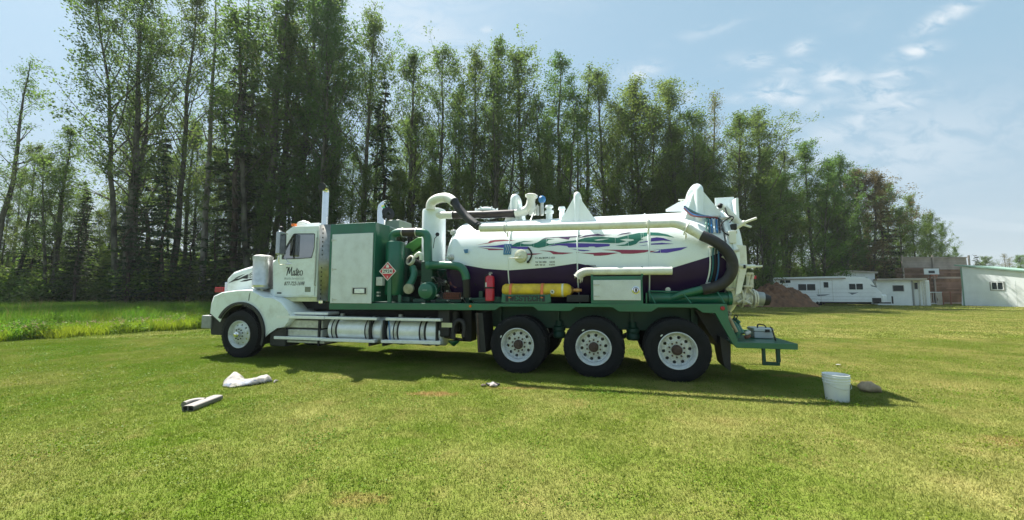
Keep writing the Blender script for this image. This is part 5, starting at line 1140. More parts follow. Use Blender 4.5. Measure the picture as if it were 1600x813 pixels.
# tall grass meadow
tall_m = leafy('tall_grass_blade', (.11, .20, .03), .4, .35, vs=1.5); seed_m = leafy('dry_seed_stalk', (.26, .20, .10), .3, .3); weed_m = leafy('meadow_weed', (.12, .21, .025), .4, .35); yel_m = leafy('yellow_green_blade', (.20, .27, .03), .45, .3)
tv = [hidden('tall_grass', blade_patch(60+s, 700, 1.0, .35, .85, .010, .022, .55, tall_m)) for s in range(2)]+[hidden('tall_grass', blade_patch(64+s, 700, 1.0, .3, .62, .010, .024, .7, yel_m)) for s in range(2)]+[hidden('tall_grass', blade_patch(68, 60, 1.0, .7, 1.1, .005, .012, .4, seed_m))]
def leaf_cloud(name, centres, rad, per, s0, s1, m, seed, flat=1.0, up=0.0):
    r = np.random.default_rng(seed); centres = np.asarray(centres); rad = np.asarray(rad, float); n = len(centres)*per
    c = np.repeat(centres, per, 0)+r.normal(0, 1, (n, 3))*np.repeat(rad, per)[:, None]*np.array([1, 1, flat]); s = r.uniform(s0, s1, n)[:, None]
    u = r.normal(0, 1, (n, 3)); u /= np.linalg.norm(u, axis=1)[:, None]; w = r.normal(0, 1, (n, 3)); w -= u*(u*w).sum(1)[:, None]; w /= np.linalg.norm(w, axis=1)[:, None]
    V = np.stack([c+u*s, c+w*s*.55, c-u*s, c-w*s*.55], 1); return V, np.arange(4*n).reshape(-1, 4)
wr = np.random.default_rng(7); cen = np.stack([wr.uniform(-.5, .5, 40), wr.uniform(-.5, .5, 40), wr.uniform(.1, .5, 40)], 1)
V, Fq = leaf_cloud('w', cen, [.09]*40, 26, .02, .045, weed_m, 3); tv.append(hidden('weed_clump', npmesh('weed_clump', V, Fq, weed_m)))
cen = np.stack([wr.uniform(-.5, .5, 22), wr.uniform(-.5, .5, 22), wr.uniform(.35, .62, 22)], 1); V, Fq = leaf_cloud('w', cen, [.03]*22, 12, .010, .022, seed_m, 4); 
tv.append(hidden('seed_heads', npmesh('seed_heads', V, Fq, leafy('pinkish_seed_head', (.38, .27, .20), .2, .3))))
M_ = [[], [], [], []]
for k in range(5200):
    x = NR.uniform(-42, -5); y = NR.uniform(9.5, 31)
    if not in_meadow(x, y) or y > tree_y(x)+2 or abs(x) > y*1.45+2: continue
    t = NR.random(); nearb = not in_meadow(x+1.4, y-1.2)
    M_[0].append((x, y, 0)); M_[3].append((0, 0, NR.uniform(0, 6.28)))
    if nearb: p = 2+int(t*2) if t < .4 else (5 if t < .72 else (6 if t < .95 else 0)); s = NR.uniform(.65, .95)
    else: p = int(t*4) if t < .88 else (4 if t < .95 else 5); s = NR.uniform(.85, 1.25)
    if -22 < x < -12 and nearb and NR.random() < .35: p = 2
    M_[2].append(p); M_[1].append((1, 1, s))
for k in range(700):            # rough strip along the foot of the wood
    x = NR.uniform(-10, 62); y = tree_y(x)+NR.uniform(-1.6, 2.5); M_[0].append((x, y, 0)); M_[3].append((0, 0, NR.uniform(0, 6.28))); M_[2].append(int(NR.integers(0, 6))); M_[1].append((1.6, 1.6, NR.uniform(.7, 1.3)))
tag(scatter('tall_grass_meadow', M_[0], M_[3], M_[1], M_[2], tv), 'unmown tall grass and weeds with pinkish seed heads left of the truck', kind='stuff')
# =====================================================================
# trees
# =====================================================================
def bark_mat(name, c0, c1, sc):
    m = bpy.data.materials.new(name); m.use_nodes = True; N, L = nodes(m); b = N['Principled BSDF']; b.inputs['Roughness'].default_value = .9; b.inputs['Specular IOR Level'].default_value = .1
    tc = N.new('ShaderNodeTexCoord'); mp = N.new('ShaderNodeMapping'); mp.inputs['Scale'].default_value = (1, 1, .35); L.new(tc.outputs['Object'], mp.inputs[0])
    n = N.new('ShaderNodeTexNoise'); n.inputs['Scale'].default_value = sc; n.inputs['Detail'].default_value = 6; L.new(mp.outputs[0], n.inputs[0])
    r = N.new('ShaderNodeValToRGB'); r.color_ramp.elements[0].position = .38; r.color_ramp.elements[0].color = (*c0, 1); r.color_ramp.elements[1].position = .62; r.color_ramp.elements[1].color = (*c1, 1); L.new(n.outputs[0], r.inputs[0]); L.new(r.outputs[0], b.inputs['Base Color'])
    bp = N.new('ShaderNodeBump'); bp.inputs['Strength'].default_value = .6; bp.inputs['Distance'].default_value = .03; L.new(n.outputs[0], bp.inputs['Height']); L.new(bp.outputs[0], b.inputs['Normal']); return m
bark_a = bark_mat('aspen_bark', (.045, .043, .035), (.13, .125, .10), 5); bark_s = bark_mat('spruce_bark', (.045, .035, .028), (.10, .08, .065), 8); bark_d = bark_mat('dead_bark', (.12, .105, .09), (.25, .23, .20), 6)
leaf_a = leafy('aspen_leaf', (.100, .152, .050), .52, .35, .6, 1.2); leaf_b = leafy('bright_aspen_leaf', (.112, .168, .048), .52, .35, .6, 1.2); leaf_s = leafy('spruce_needle', (.034, .060, .028), .22, .4, .6, 1.5); leaf_u = leafy('shrub_leaf', (.075, .120, .036), .45, .4, .5, 1.0); leaf_br = leafy('brownish_leaf', (.15, .135, .07), .4, .35, .5, 1.0)
def branch(m, p, d, L, r, rng_, droop=0.0, n=4, sides=4):
    pts = [Vector(p)]; d = Vector(d).normalized(); st = L/n
    for i in range(n):
        d = (d+Vector((rng_.gauss(0, .13), rng_.gauss(0, .13), rng_.gauss(0, .10)+droop))).normalized(); pts.append(pts[-1]+d*st)
    m.tube(pts, [max(.004, r*(1-.82*i/n)) for i in range(n+1)], sides, False); return pts
def make_aspen(seed, H=17.0, cs=.30, cw=1.7, nb=58, per=32, leafm=leaf_a, fork=0, sparse=1.0, lean=0.0, ls=(.035, .075), barkm=None, top=1.0):
    rg = random.Random(seed); m = MB(); cen = []; rad = []
    stems = 1+fork
    for si in range(stems):
        az = rg.uniform(0, 2*PI); off = Vector((math.cos(az), math.sin(az), 0))*(0 if si == 0 else .25)
        hh = H*(1 if si == 0 else rg.uniform(.8, .97)); pts = []; p = off.copy(); tilt = (0 if si == 0 else .07); n = 14
        la = Vector((math.cos(az)*tilt+lean, math.sin(az)*tilt, 1))
        for i in range(n+1):
            pts.append(p.copy()); la2 = (la+Vector((rg.gauss(0, .035), rg.gauss(0, .035), 0))).normalized(); p = p+la2*(hh/n)
        r0 = .0095*hh*(1 if si == 0 else .75); rs = [r0*(1-i/n)**.8+.012 for i in range(n+1)]; rs[0] *= 1.35
        m.tube(pts, rs, 8, False)
        def at(t): k = min(n-1, int(t*n)); return pts[k].lerp(pts[k+1], t*n-k)
        N_ = nb if si == 0 else int(nb*.6)
        for k in range(N_):
            t = cs+(1-cs)*(k+rg.random())/N_; q = (t-cs)/(1-cs)
            L = cw*1.4*((.5+.5*q/.3) if q < .3 else ((1-q)/.7)**.9*.95+.15)*rg.choice((.5, .8, 1.0, 1.2, 1.45))*rg.uniform(.85, 1.15); skip = rg.random() < .13
            a = k*2.4+rg.uniform(-.5, .5); el = math.radians(rg.uniform(32, 62)+q*12); d = Vector((math.cos(a)*math.cos(el), math.sin(a)*math.cos(el), math.sin(el)))
            b = branch(m, at(min(t, .995)), d, L, .012+.022*(1-q)*L/cw, rg, .02)
            if skip: continue
            for j in (2, 3, 4):
                if rg.random() < .8*sparse: cen.append(b[j]); rad.append(.12+.11*rg.random())
                if rg.random() < .95:
                    d2 = (d+Vector((rg.gauss(0, .6), rg.gauss(0, .6), rg.gauss(.25, .3)))); c2 = branch(m, b[j], d2, L*rg.uniform(.3, .6), .008, rg, .04, 2, 3)
                    for e in (1, 2):
                        if rg.random() < sparse: cen.append(c2[e]); rad.append(.10+.12*rg.random())
        for k in range(int(16*(1 if si == 0 else .5))):       # dead lower twigs
            t = rg.uniform(.08, cs+.1); a = rg.uniform(0, 2*PI); branch(m, at(t), (math.cos(a), math.sin(a), rg.uniform(-.1, .5)), rg.uniform(.4, 1.3), .011, rg, -.02, 3, 3)
        for k in range(5): cen.append(pts[-1]+Vector((rg.gauss(0, .07), rg.gauss(0, .07), -.1-.28*k))); rad.append(.05+.03*k)
    trunk = bpy.data.meshes.new('trunk'); trunk.from_pydata(m.v, [], m.f); trunk.materials.append(barkm or bark_a); trunk.shade_smooth()
    V, Fq = leaf_cloud('c', [tuple(c) for c in cen], rad, per, ls[0], ls[1], leafm, seed, 1.1)
    crown = npmesh('crown', V, Fq, leafm); return trunk, crown, H
def make_spruce(seed, H=11.0, base=.06, bw=1.9, leafm=leaf_s, dens=1.0):
    rg = random.Random(seed); nr = np.random.default_rng(seed); m = MB(); m.tube([(rg.gauss(0, .03)*i, rg.gauss(0, .03)*i, H*i/8) for i in range(9)], [.011*H*(1-i/8)+.012 for i in range(9)], 7, False)
    Vs = []; nw = int(H/.33)
    for w in range(nw):
        t = base+(1-base)*(w+rg.random()*.6)/nw; z = t*H; Lm = bw*(1-t)**.85+.12
        for k in range(7):
            if rg.random() > .86*dens: continue
            a = rg.uniform(0, 2*PI); L = Lm*rg.uniform(.55, 1.15); n = 4; pts = []
            for i in range(n+1):
                s = i/n; pts.append(Vector((math.cos(a)*L*s, math.sin(a)*L*s, z+L*(-.32*s+.20*s*s)+rg.gauss(0, .02))))
            m.tube(pts, [.018*(1-.7*i/n) for i in range(n+1)], 3, False)
            c = max(5, int(L*19)); ss = nr.random(c)**.7; P0 = np.array(pts[0])+(np.array(pts[-1])-np.array(pts[0]))*ss[:, None]; P0[:, 2] = z+L*(-.32*ss+.20*ss*ss)
            side = nr.normal(0, .16*L**.5*(1.05-ss*.6), c); P0[:, 0] += -math.sin(a)*side; P0[:, 1] += math.cos(a)*side; P0[:, 2] -= np.abs(nr.normal(0, .07, c))
            u = np.stack([math.cos(a)+nr.normal(0, .6, c), math.sin(a)+nr.normal(0, .6, c), nr.normal(-.35, .35, c)], 1); u /= np.linalg.norm(u, axis=1)[:, None]; q = nr.normal(0, 1, (c, 3)); q -= u*(u*q).sum(1)[:, None]; q /= np.linalg.norm(q, axis=1)[:, None]
            s1 = nr.uniform(.09, .17, c)[:, None]; Vs.append(np.stack([P0+u*s1, P0+q*s1*.33, P0-u*s1, P0-q*s1*.33], 1))
    V = np.concatenate(Vs); tr = bpy.data.meshes.new('trunk'); tr.from_pydata(m.v, [], m.f); tr.materials.append(bark_s); tr.shade_smooth()
    return tr, npmesh('crown', V.reshape(-1, 3), np.arange(len(V)*4).reshape(-1, 4), leafm), H
def make_shrub(seed, H=3.0, W=1.5, leafm=leaf_u, per=60, n=46):
    rg = random.Random(seed); m = MB(); cen = []; rad = []
    for k in range(9):
        a = rg.uniform(0, 2*PI); b = branch(m, (rg.gauss(0, .15), rg.gauss(0, .15), 0), (math.cos(a)*.55, math.sin(a)*.55, 1), H*rg.uniform(.6, 1), .03, rg, 0, 5, 4)
        for j in range(1, 6):
            for q in range(int(n/30)+1): cen.append(b[j]+Vector((rg.gauss(0, W*.22), rg.gauss(0, W*.22), rg.gauss(0, .25)))); rad.append(rg.uniform(.18, .36))
    V, Fq = leaf_cloud('c', [tuple(c) for c in cen], rad, per, .05, .10, leafm, seed); V = V.reshape(-1, 3); V[:, 2] = np.abs(V[:, 2])
    tr = bpy.data.meshes.new('trunk'); tr.from_pydata(m.v, [], m.f); tr.materials.append(bark_a); return tr, npmesh('crown', V, Fq, leafm), H
KIND = {
 'aspen': [make_aspen(31, cs=.22, cw=2.3, lean=.03), make_aspen(32, cs=.34, cw=2.0, nb=50, lean=-.03), make_aspen(33, cs=.26, cw=1.6, fork=2, nb=44), make_aspen(1, cw=2.0), make_aspen(2, cs=.3, cw=1.9), make_aspen(3, fork=1, cw=1.8), make_aspen(4, cs=.26, cw=1.9, nb=52), make_aspen(5, cs=.34, cw=1.7, fork=1)],
 'wide': [make_aspen(6, H=18, cs=.30, cw=2.6, nb=56, per=34, fork=2), make_aspen(7, H=18, cs=.22, cw=2.1, nb=60, per=38, fork=1)],
 'bright': [make_aspen(8, H=15, cs=.10, cw=1.75, nb=60, per=42, leafm=leaf_b, fork=1), make_aspen(9, H=14, cs=.06, cw=1.8, nb=60, per=44, leafm=leaf_b), make_aspen(19, H=14, cs=.05, cw=1.9, nb=64, per=44, leafm=leaf_a, fork=1)],
 'sparse': [make_aspen(10, cs=.35, cw=1.2, nb=40, per=13, sparse=.7, ls=(.04, .075)), make_aspen(11, cs=.4, cw=1.35, nb=44, per=16, sparse=.6, fork=1, leafm=leaf_br)],
 'bare': [make_aspen(12, cs=.3, cw=.9, nb=34, per=2, sparse=.25, barkm=bark_d)],
 'brown': [make_aspen(13, H=13, cs=.10, cw=1.8, nb=66, per=40, leafm=leaf_br, fork=1)],
 'spruce': [make_spruce(14, H=13), make_spruce(15, H=12, bw=1.6, dens=.85), make_spruce(16, H=12, base=.2, bw=1.5, dens=.7)],
 'shrub': [make_shrub(17), make_shrub(18, leafm=leaf_b, H=2.6)],
}
TR = random.Random(77)
def plant(name, kind, x, y, h, label=None, group=None, which=None, sxy=1.0, cat='tree'):
    ks = KIND[kind]; tr, cr, H = ks[(which if which is not None else TR.randrange(len(ks))) % len(ks)]; s = h/H
    e = empty(name, (x, y, 0), TR.uniform(0, 2*PI)); f_ = TR.uniform(.9, 1.15); e.scale = (s*sxy*f_, s*sxy*f_, s); e.rotation_euler = (TR.gauss(0, .018), TR.gauss(0, .018), TR.uniform(0, 2*PI))
    for nm, me in (('trunk', tr), ('crown', cr)):
        o = bpy.data.objects.new(nm, me); C.objects.link(o); o.parent = e
    return tag(e, label, cat, group)
def zline(px):
    for (a, za), (b, zb) in zip(ZL, ZL[1:]):
        if a <= px <= b: return za+(zb-za)*(px-a)/(b-a)
    return ZL[-1][1]
ZL = [(-500, 27), (0, 30), (300, 30.5), (600, 32), (800, 35), (1000, 39), (1200, 44), (1300, 47), (1460, 53), (1700, 62)]
def plant_px(name, kind, px, top, dz, label, which=None, sxy=1.0):
    Z = zline(px)+dz; q = atY(px, top, Z); return plant(name, kind, q.x, Z, q.z*1.01, label, None, which, sxy)
trees = [
 ('aspen_tree','sparse',20,92,.5,'half bare tall aspen at the left edge of the photo',0,1.1),
 ('aspen_tree','aspen',45,235,1.5,'short yellowish aspen just right of the half bare tree at the left edge',1,1.1),
 ('aspen_tree','aspen',104,208,1.0,'slender light green aspen standing alone under open sky at the left',2,1.2),
 ('spruce_tree','spruce',130,305,-.6,'low dark spruce with a broken top right of the lone light green aspen',2,.9),
 ('broadleaf_tree','wide',232,-30,.2,'biggest spreading tree of the left, with several stems and a wide open crown',0,1.05),
 ('aspen_tree','aspen',300,-5,1.2,'tall thin aspen just right of the big spreading tree',3,1.0),
 ('spruce_tree','spruce',268,215,-.2,'dark spruce under the right side of the big spreading tree',0,.9),
 ('spruce_tree','spruce',213,270,-.9,'broad dark spruce in front of the stem of the big spreading tree',1,1.2),
 ('bare_tree','bare',345,-25,1.4,'thin nearly bare tree between the tall aspen and the dark spruce above the hood',0,1.0),
 ('spruce_tree','spruce',383,92,-.3,'tall dark spruce rising above the hood of the truck',1,1.0),
 ('bare_tree','bare',388,-20,.8,'bare twiggy treetop sticking out above the tall dark spruce over the hood',0,.8),
 ('aspen_tree','aspen',432,-60,-.4,'leaning aspen directly above the cab of the truck, cut by the top of the photo',2,1.3),
 ('aspen_tree','aspen',478,-50,.6,'dense aspen above the exhaust stack, cut by the top of the photo',3,1.25),
 ('aspen_tree','wide',522,-25,.2,'full crowned aspen above the green cabinet, last one cut by the top of the photo',1,.8),
 ('aspen_tree','aspen',576,45,.6,'pointed aspen right of the crowns that touch the top of the photo',0,1.1),
 ('spruce_tree','spruce',608,102,1.0,'narrow open topped spruce between two pointed aspens above the cyclone pipe',2,.8),
 ('aspen_tree','aspen',645,92,.8,'airy aspen directly right of the narrow open topped spruce',4,1.1),
 ('aspen_tree','aspen',684,88,.3,'slim pale aspen above the white cyclone separator',1,1.0),
 ('aspen_tree','aspen',733,84,.7,'aspen with a rounded shoulder above the front end of the tank',3,1.2),
 ('aspen_tree','aspen',776,70,.0,'highest aspen over the front half of the tank',2,1.2),
 ('aspen_tree','aspen',820,94,.8,'dark leafed aspen right of the highest one over the tank',0,1.2),
 ('aspen_tree','aspen',868,93,.2,'tall twin stemmed aspen over the small blue valve of the tank',2,1.1),
 ('aspen_tree','sparse',908,104,.8,'sparse twin stemmed aspen over the middle roll guard of the tank',0,1.2),
 ('aspen_tree','aspen',945,114,.0,'airy aspen right of the sparse one over the middle of the tank',4,1.2),
 ('aspen_tree','aspen',1000,128,.4,'full aspen below the small white cloud',3,1.25),
 ('aspen_tree','aspen',1050,137,-.4,'rounded aspen left of the bare treetop over the rear of the tank',0,1.3),
 ('aspen_tree','sparse',1104,158,1.0,'half bare treetop over the rear roll guard of the tank',1,1.0),
 ('aspen_tree','aspen',1092,190,-.5,'lower leafy aspen in front of the half bare treetop',1,1.3),
 ('aspen_tree','aspen',1143,188,.2,'leafy aspen over the rear splash shield of the tank',4,1.3),
 ('aspen_tree','aspen',1192,183,.0,'last tall aspen of the row before the treetops step down to the right',3,1.5),
 ('broadleaf_tree','bright',1264,232,.0,'bright green rounded tree right of the step in the treetops',0,1.25),
 ('broadleaf_tree','bright',1312,250,.6,'mid green tree between the bright rounded tree and the brownish one',2,1.2),
 ('broadleaf_tree','brown',1343,268,.0,'brownish thin leafed tree behind the white caravan',0,1.2),
 ('broadleaf_tree','bright',1385,295,.4,'green tree standing behind the right end of the caravan',1,1.2),
 ('broadleaf_tree','bright',1420,312,.2,'small yellowish green tree behind the low white shed',0,1.1),
 ('broadleaf_tree','bright',1447,338,.3,'wind bent tree at the right end of the wood',2,1.0),
 ('broadleaf_tree','bright',1404,332,-.3,'round green tree standing above the gap between the caravan and the low white shed',1,1.4),
 ('broadleaf_tree','bright',1466,356,.5,'last thin green tree at the right end of the wood above the board wall',1,.8),
 ('spruce_tree','spruce',1372,275,-.8,'dark spruce behind the caravan among the leafy trees',0,1.2),
]
for (nm, kd, px, top, dz, lb, wh, sx) in trees: plant_px(nm, kd, px, top, dz, lb, wh, sx)
# a second row close behind, filling the gaps between the front crowns
for k in range(17):
    px = 395+k*64+TR.uniform(-11, 11); Z = zline(px)+TR.uniform(1.2, 3.2); pk = [(395,-10),(540,10),(560,70),(620,110),(800,95),(1000,140),(1190,195),(1240,245),(1340,275),(1400,318),(1450,352),(1500,380)]
    for (a, ta), (b, tb) in zip(pk, pk[1:]):
        if a <= px <= b: top = ta+(tb-ta)*(px-a)/(b-a)
    if px > 1462: continue
    q = atY(px, top+TR.uniform(30, 90), Z); kd = 'aspen' if px < 1215 else 'bright'
    plant('aspen_tree', kd, q.x, Z, q.z, 'one of the thin stemmed leafy trees standing deeper in the wood', 'leafy trees deeper in the wood', sxy=1.15)
for k in range(9):
    px = 985+k*29+TR.uniform(-8, 8); Z = zline(px)+TR.uniform(.8, 2.4); q = atY(px, 128+(px-985)*.30+TR.uniform(30, 65), Z)
    plant('aspen_tree', TR.choice(('bright', 'aspen')), q.x, Z, q.z, 'one of the thin stemmed leafy trees standing deeper in the wood', 'leafy trees deeper in the wood', sxy=1.2)
for k in range(16):      # leafy young trees low between the trunks
    px = 420+k*50+TR.uniform(-18, 18); Z = zline(px)-.8+TR.uniform(-.6, 1.0); q = atY(px, TR.uniform(255, 330), Z); plant('young_aspen_tree', 'bright', q.x, Z, max(3, q.z), 'one of the low leafy young trees growing between the trunks behind the truck', 'leafy young trees between the trunks', sxy=1.1)
# deeper rows, copies that nothing tells apart
for k in range(62):
    px = -140+k*25.8+TR.uniform(-8, 8); Z = zline(px)+TR.uniform(2.2, 10); edge = 60+max(0, px-520)*.20 if px < 1200 else 215+(px-1200)*.60
    top = edge+TR.uniform(100, 220)
    if px < 200: top = 260+TR.uniform(0, 90)
    if px > 1180: top = min(edge+TR.uniform(25, 70), 405)
    kd = TR.choice(('aspen', 'aspen', 'bright', 'spruce')) if px < 1180 else 'bright'
    q = atY(px, top, Z)
    if kd == 'spruce': plant('spruce_tree', kd, q.x, Z, max(4, q.z), 'one of the dark spruces standing deeper in the wood behind the front trees', 'dark spruces deeper in the wood')
    else: plant('aspen_tree', kd, q.x, Z, max(4, q.z), 'one of the thin stemmed leafy trees standing deeper in the wood', 'leafy trees deeper in the wood')
for k in range(30):       # dark young spruces along the foot of the wood
    px = 60+k*40+TR.uniform(-14, 14); Z = zline(px)+TR.uniform(.3, 3.0); q = atY(px, TR.uniform(285, 370) if px < 1150 else TR.uniform(380, 420), Z)
    plant('young_spruce_tree', 'spruce', q.x, Z, max(3.2, q.z), 'one of the young dark spruces filling the foot of the wood', 'young spruces at the foot of the wood', sxy=1.35)
# undergrowth: nobody could count it
uv = []
for kd in ('shrub', 'spruce', 'bright'):
    for (tr, cr, H) in KIND[kd][:2]:
        me = cr.copy(); uv.append((hidden('undergrowth_bush', me), H))
U = [[], [], [], []]
for k in range(620):
    px = TR.uniform(-160, 1500); Z = zline(px)+abs(TR.gauss(0, 6))+.6; q = atY(px, 455, Z); j = TR.choices(range(6), [5, 3, 5, 4, 1.2, 1.2])[0]; H = uv[j][1]; h = TR.uniform(1.6, 4.0)+(Z-zline(px))*.22; s = h/H
    if j < 2: w = s*1.3
    else: w = s*1.6
    U[0].append((q.x, Z, -.1)); U[1].append((w, w, s)); U[2].append(j); U[3].append((0, 0, TR.uniform(0, 6.28)))
tag(scatter('undergrowth', U[0], U[3], U[1], U[2], [u[0] for u in uv]), 'dense dark bushes and saplings filling the foot of the wood', kind='stuff')
D_ = [[], [], [], []]
for k in range(330):      # the depth of the wood, far behind the first rows
    px = TR.uniform(-200, 1480); Z = zline(px)+TR.uniform(12, 26); q = atY(px, 455, Z); j = TR.choice((2, 3, 4, 5)); H = uv[j][1]; h = TR.uniform(4.5, 7)*(1 if px < 1180 else .9); s = h/H
    U2 = s*1.5; D_[0].append((q.x, Z, 0)); D_[1].append((U2, U2, s)); D_[2].append(j); D_[3].append((0, 0, TR.uniform(0, 6.28)))
tag(scatter('far_wood', D_[0], D_[3], D_[1], D_[2], [u[0] for u in uv]), 'far trees closing off the depth of the wood', kind='stuff')
# low trees beyond the buildings at the right
for i, (px, top, Z, kd, lb, sx) in enumerate(((1487,388,88,'bright','small pale green tree above the left end of the weathered board wall',1.1),(1523,398,80,'spruce','dark little spruce behind the right end of the weathered board wall',1.6),(1541,402,84,'bright','low green tree between the dark little spruce and the pale right shed',1.3),
    (1568,398,92,'sparse','thin hazy tree above the sloping roof of the right shed',1.6),(1592,402,80,'bright','broad low green tree above the roof of the right shed at the photo edge',1.6),(1618,399,84,'bright','green tree beyond the roof of the right shed, past the photo edge',1.6))):
    q = atY(px, top, Z); plant('distant_tree', kd, q.x, Z, q.z, lb, None, i, sx)
# =====================================================================
# buildings and caravan
# =====================================================================
def siding(name, col, dirt=.3, vert=False): return mat(name, col, .6, 0, .06, 1.2, dirt=(.30, .29, .24), dirt_amt=dirt, dirt_scale=.9)
pale = siding('pale_wall_paint', (.76, .80, .81), .15); pale2 = siding('white_wall_paint', (.78, .81, .82), .2); wroof = mat('weathered_roof', (.38, .34, .29), .8, 0, .2, 1); groof = mat('green_roof_trim', (.20, .32, .25), .6, 0, .1, 2); wood1 = mat('brown_boards', (.15, .088, .052), .85, 0, .5, .9, bump=.3, bs=12, dirt=(.05, .035, .025), dirt_amt=.8, dirt_scale=1.5); wood2 = mat('grey_boards', (.27, .235, .20), .85, 0, .3, .8, bump=.3, bs=12); wood3 = mat('red_brown_boards', (.19, .115, .082), .85, 0, .35, .8, bump=.3, bs=12)
carw = mat('caravan_white', (.80, .83, .85), .35, 0, .04, .8, dirt=(.42, .40, .34), dirt_amt=.35, dirt_scale=.7)
def atYb(u, v, Y): q = atY(u, v, Y); return q.x, q.z
def facing(name, px, Y, label, cat, rot=0.0):
    e = empty(name, (atY(px, 470, Y).x, Y, 0), math.radians(rot)); return tag(e, label, cat)
def local(e):
    """zoomed pixel -> (x, z) on the front plane of e"""
    a = e.rotation_euler.z; dx = Vector((math.cos(a), math.sin(a), 0)); dy = Vector((-math.sin(a), math.cos(a), 0)); loc = e.location.copy()
    def f(zx, zy):
        d = ray(*S(zx, zy)); o = Vector((0, 0, EYE))-loc; t = -o.dot(dy)/d.dot(dy); q = o+d*t; return q.dot(dx), q.z+loc.z
    return f
# caravan
YV = 41.0; S = lambda zx, zy: (1160+zx/3.636, 380+zy/3.636)
e = facing('caravan', 1298, YV, 'long white travel trailer with dark windows parked right of the dirt pile', 'caravan', -33); L2 = local(e)
body = [L2(*p) for p in ((165,335),(165,203),(300,198),(585,190),(690,194),(728,206),(748,235),(765,262),(792,283),(790,305),(768,333),(735,336),(640,336),(450,335))]
MB().prism(body, 0, 2.4).obj('body', carw, e, bevel=.04)
m = MB(); q = [L2(*p) for p in ((168,202),(585,191),(585,187),(168,197))]; m.prism(q, -.02, 2.42); m.obj('roof', pale2, e)
m = MB(); q = [L2(*p) for p in ((185,212),(585,203),(585,197),(185,204))]; m.prism(q, -.14, -.003); m.obj('awning', wroof, e)
def win(x0, y0, x1, y1, n=1, par=e, Y=YV, LL=None, fr=pale2):
    LL = LL or L2; a = LL(x0, y1); b = LL(x1, y0); w = empty('window', (0, 0, 0), 0, par)
    MB().ring([(a[0]-.05,a[1]-.05),(b[0]+.05,a[1]-.05),(b[0]+.05,b[1]+.05),(a[0]-.05,b[1]+.05)], [(a[0],a[1]),(b[0],a[1]),(b[0],b[1]),(a[0],b[1])], -.035, -.003).obj('frame', fr, w)
    for k in range(n):
        c0 = a[0]+(b[0]-a[0])*k/n+(.03 if k else 0); c1 = a[0]+(b[0]-a[0])*(k+1)/n-(.03 if k < n-1 else 0)
        MB().box(c0, c1, -.02, -.004, a[1], b[1]).obj('pane', mat('caravan_pane', (.02, .03, .034), .12, 0, .1, 2, spec=.2), w, smooth=False)
    if n > 1:
        for k in range(1, n): c = a[0]+(b[0]-a[0])*k/n; MB().box(c-.028, c+.028, -.034, -.005, a[1]+.001, b[1]-.001).obj('mullion', fr, w)
win(213,211,272,227,2); win(318,233,413,269,2); win(607,231,683,264,2); win(462,222,487,253,1)
a = L2(447,330); b = L2(510,210); m = MB(); m.ring([(a[0],a[1]),(b[0],a[1]),(b[0],b[1]),(a[0],b[1])], [(a[0]+.03,a[1]+.03),(b[0]-.03,a[1]+.03),(b[0]-.03,b[1]-.03),(a[0]+.03,b[1]-.03)], -.03, -.003); m.obj('door', alud, e)
m = MB(); a = L2(432,290); b = L2(443,262); m.tube([(a[0],-.05,a[1]),(a[0],-.05,b[1])], .03, 6); m.obj('door_handle', alud, e)
m = MB()
for v in (262, 282, 302, 318): a = L2(168, v); b = L2(760, v-2); m.box(a[0], b[0], -.006, -.002, a[1]-.012, a[1]+.012)
m.obj('side_trim', mat('grey_trim', (.45,.47,.49), .5), e)
m = MB(); m.prism([L2(*p) for p in ((597,281),(660,281),(640,288),(622,294),(612,286))], -.012, -.004); m.prism([L2(*p) for p in ((420,293),(500,291),(470,299),(430,302))], -.012, -.004); m.prism([L2(*p) for p in ((725,235),(765,248),(760,252),(735,247))], -.012, -.004); m.obj('side_graphic', mat('grey_blue_graphic', (.14,.17,.20), .5), e)
m = MB(); a = L2(738,335); b = L2(788,312); m.box(a[0], b[0], -.015, .05, a[1], b[1]); m.obj('corner_guard', plast, e)
m = MB(); a = L2(790,345); b = L2(862,338); m.box(a[0]-.4, b[0], 1.1, 1.25, a[1], b[1]); m.box(a[0]+1.0, a[0]+1.1, 1.1, 1.25, a[1], b[1]+.6); m.obj('tongue', black, e)
for dx in (0, .45):
    m = MB(); a = L2(806,338); b = L2(806,293); r_ = .2; m.lathe([(.001,a[1]),(r_,a[1]),(r_,b[1]-.1),(r_*.6,b[1]),(.001,b[1])], (a[0]+dx*.6, .9+dx, 0), (0,0,1), 16); m.obj('propane_tank', pale2, e)
for zx in (398, 418):
    w = L2(zx, 330); wh = empty('wheel', (w[0], .0, .36), 0, e); tyre_mb(.36, .2, False).obj('tyre', rubber, wh); m = MB(); m.lathe([(.001,.02),(.2,.03),(.29,.05)], (0,0,0), (0,1,0), 20); m.obj('rim', rimw, wh)
m = MB(); a = L2(150,345); b = L2(790,330); m.box(a[0]+.4, b[0]-.6, .9, 2.1, .25, b[1]+.02); m.obj('underbody', black, e)
# shed behind the caravan
YS = 46.0; e = facing('flat_roof_shed', 1340, YS, 'low white shed with a flat weathered roof peeking above the caravan', 'shed', -40); L3 = local(e)
m = MB(); m.prism([L3(*p) for p in ((597,345),(597,162),(752,170),(752,345))], 0, 4); m.obj('wall', pale2, e)
m = MB(); m.prism([L3(*p) for p in ((590,154),(770,163),(770,171),(590,162))], -.3, 4.3); m.obj('roof', wroof, e)
m = MB(); m.prism([L3(*p) for p in ((470,345),(470,186),(596,158),(596,345))], .2, 4); m.obj('lean_to', mat('grey_lean_to', (.42,.45,.45), .7), e)
m = MB(); m.prism([L3(*p) for p in ((465,187),(598,157),(598,152),(465,182))], 0, 4.2); m.obj('lean_to_roof', wroof, e)
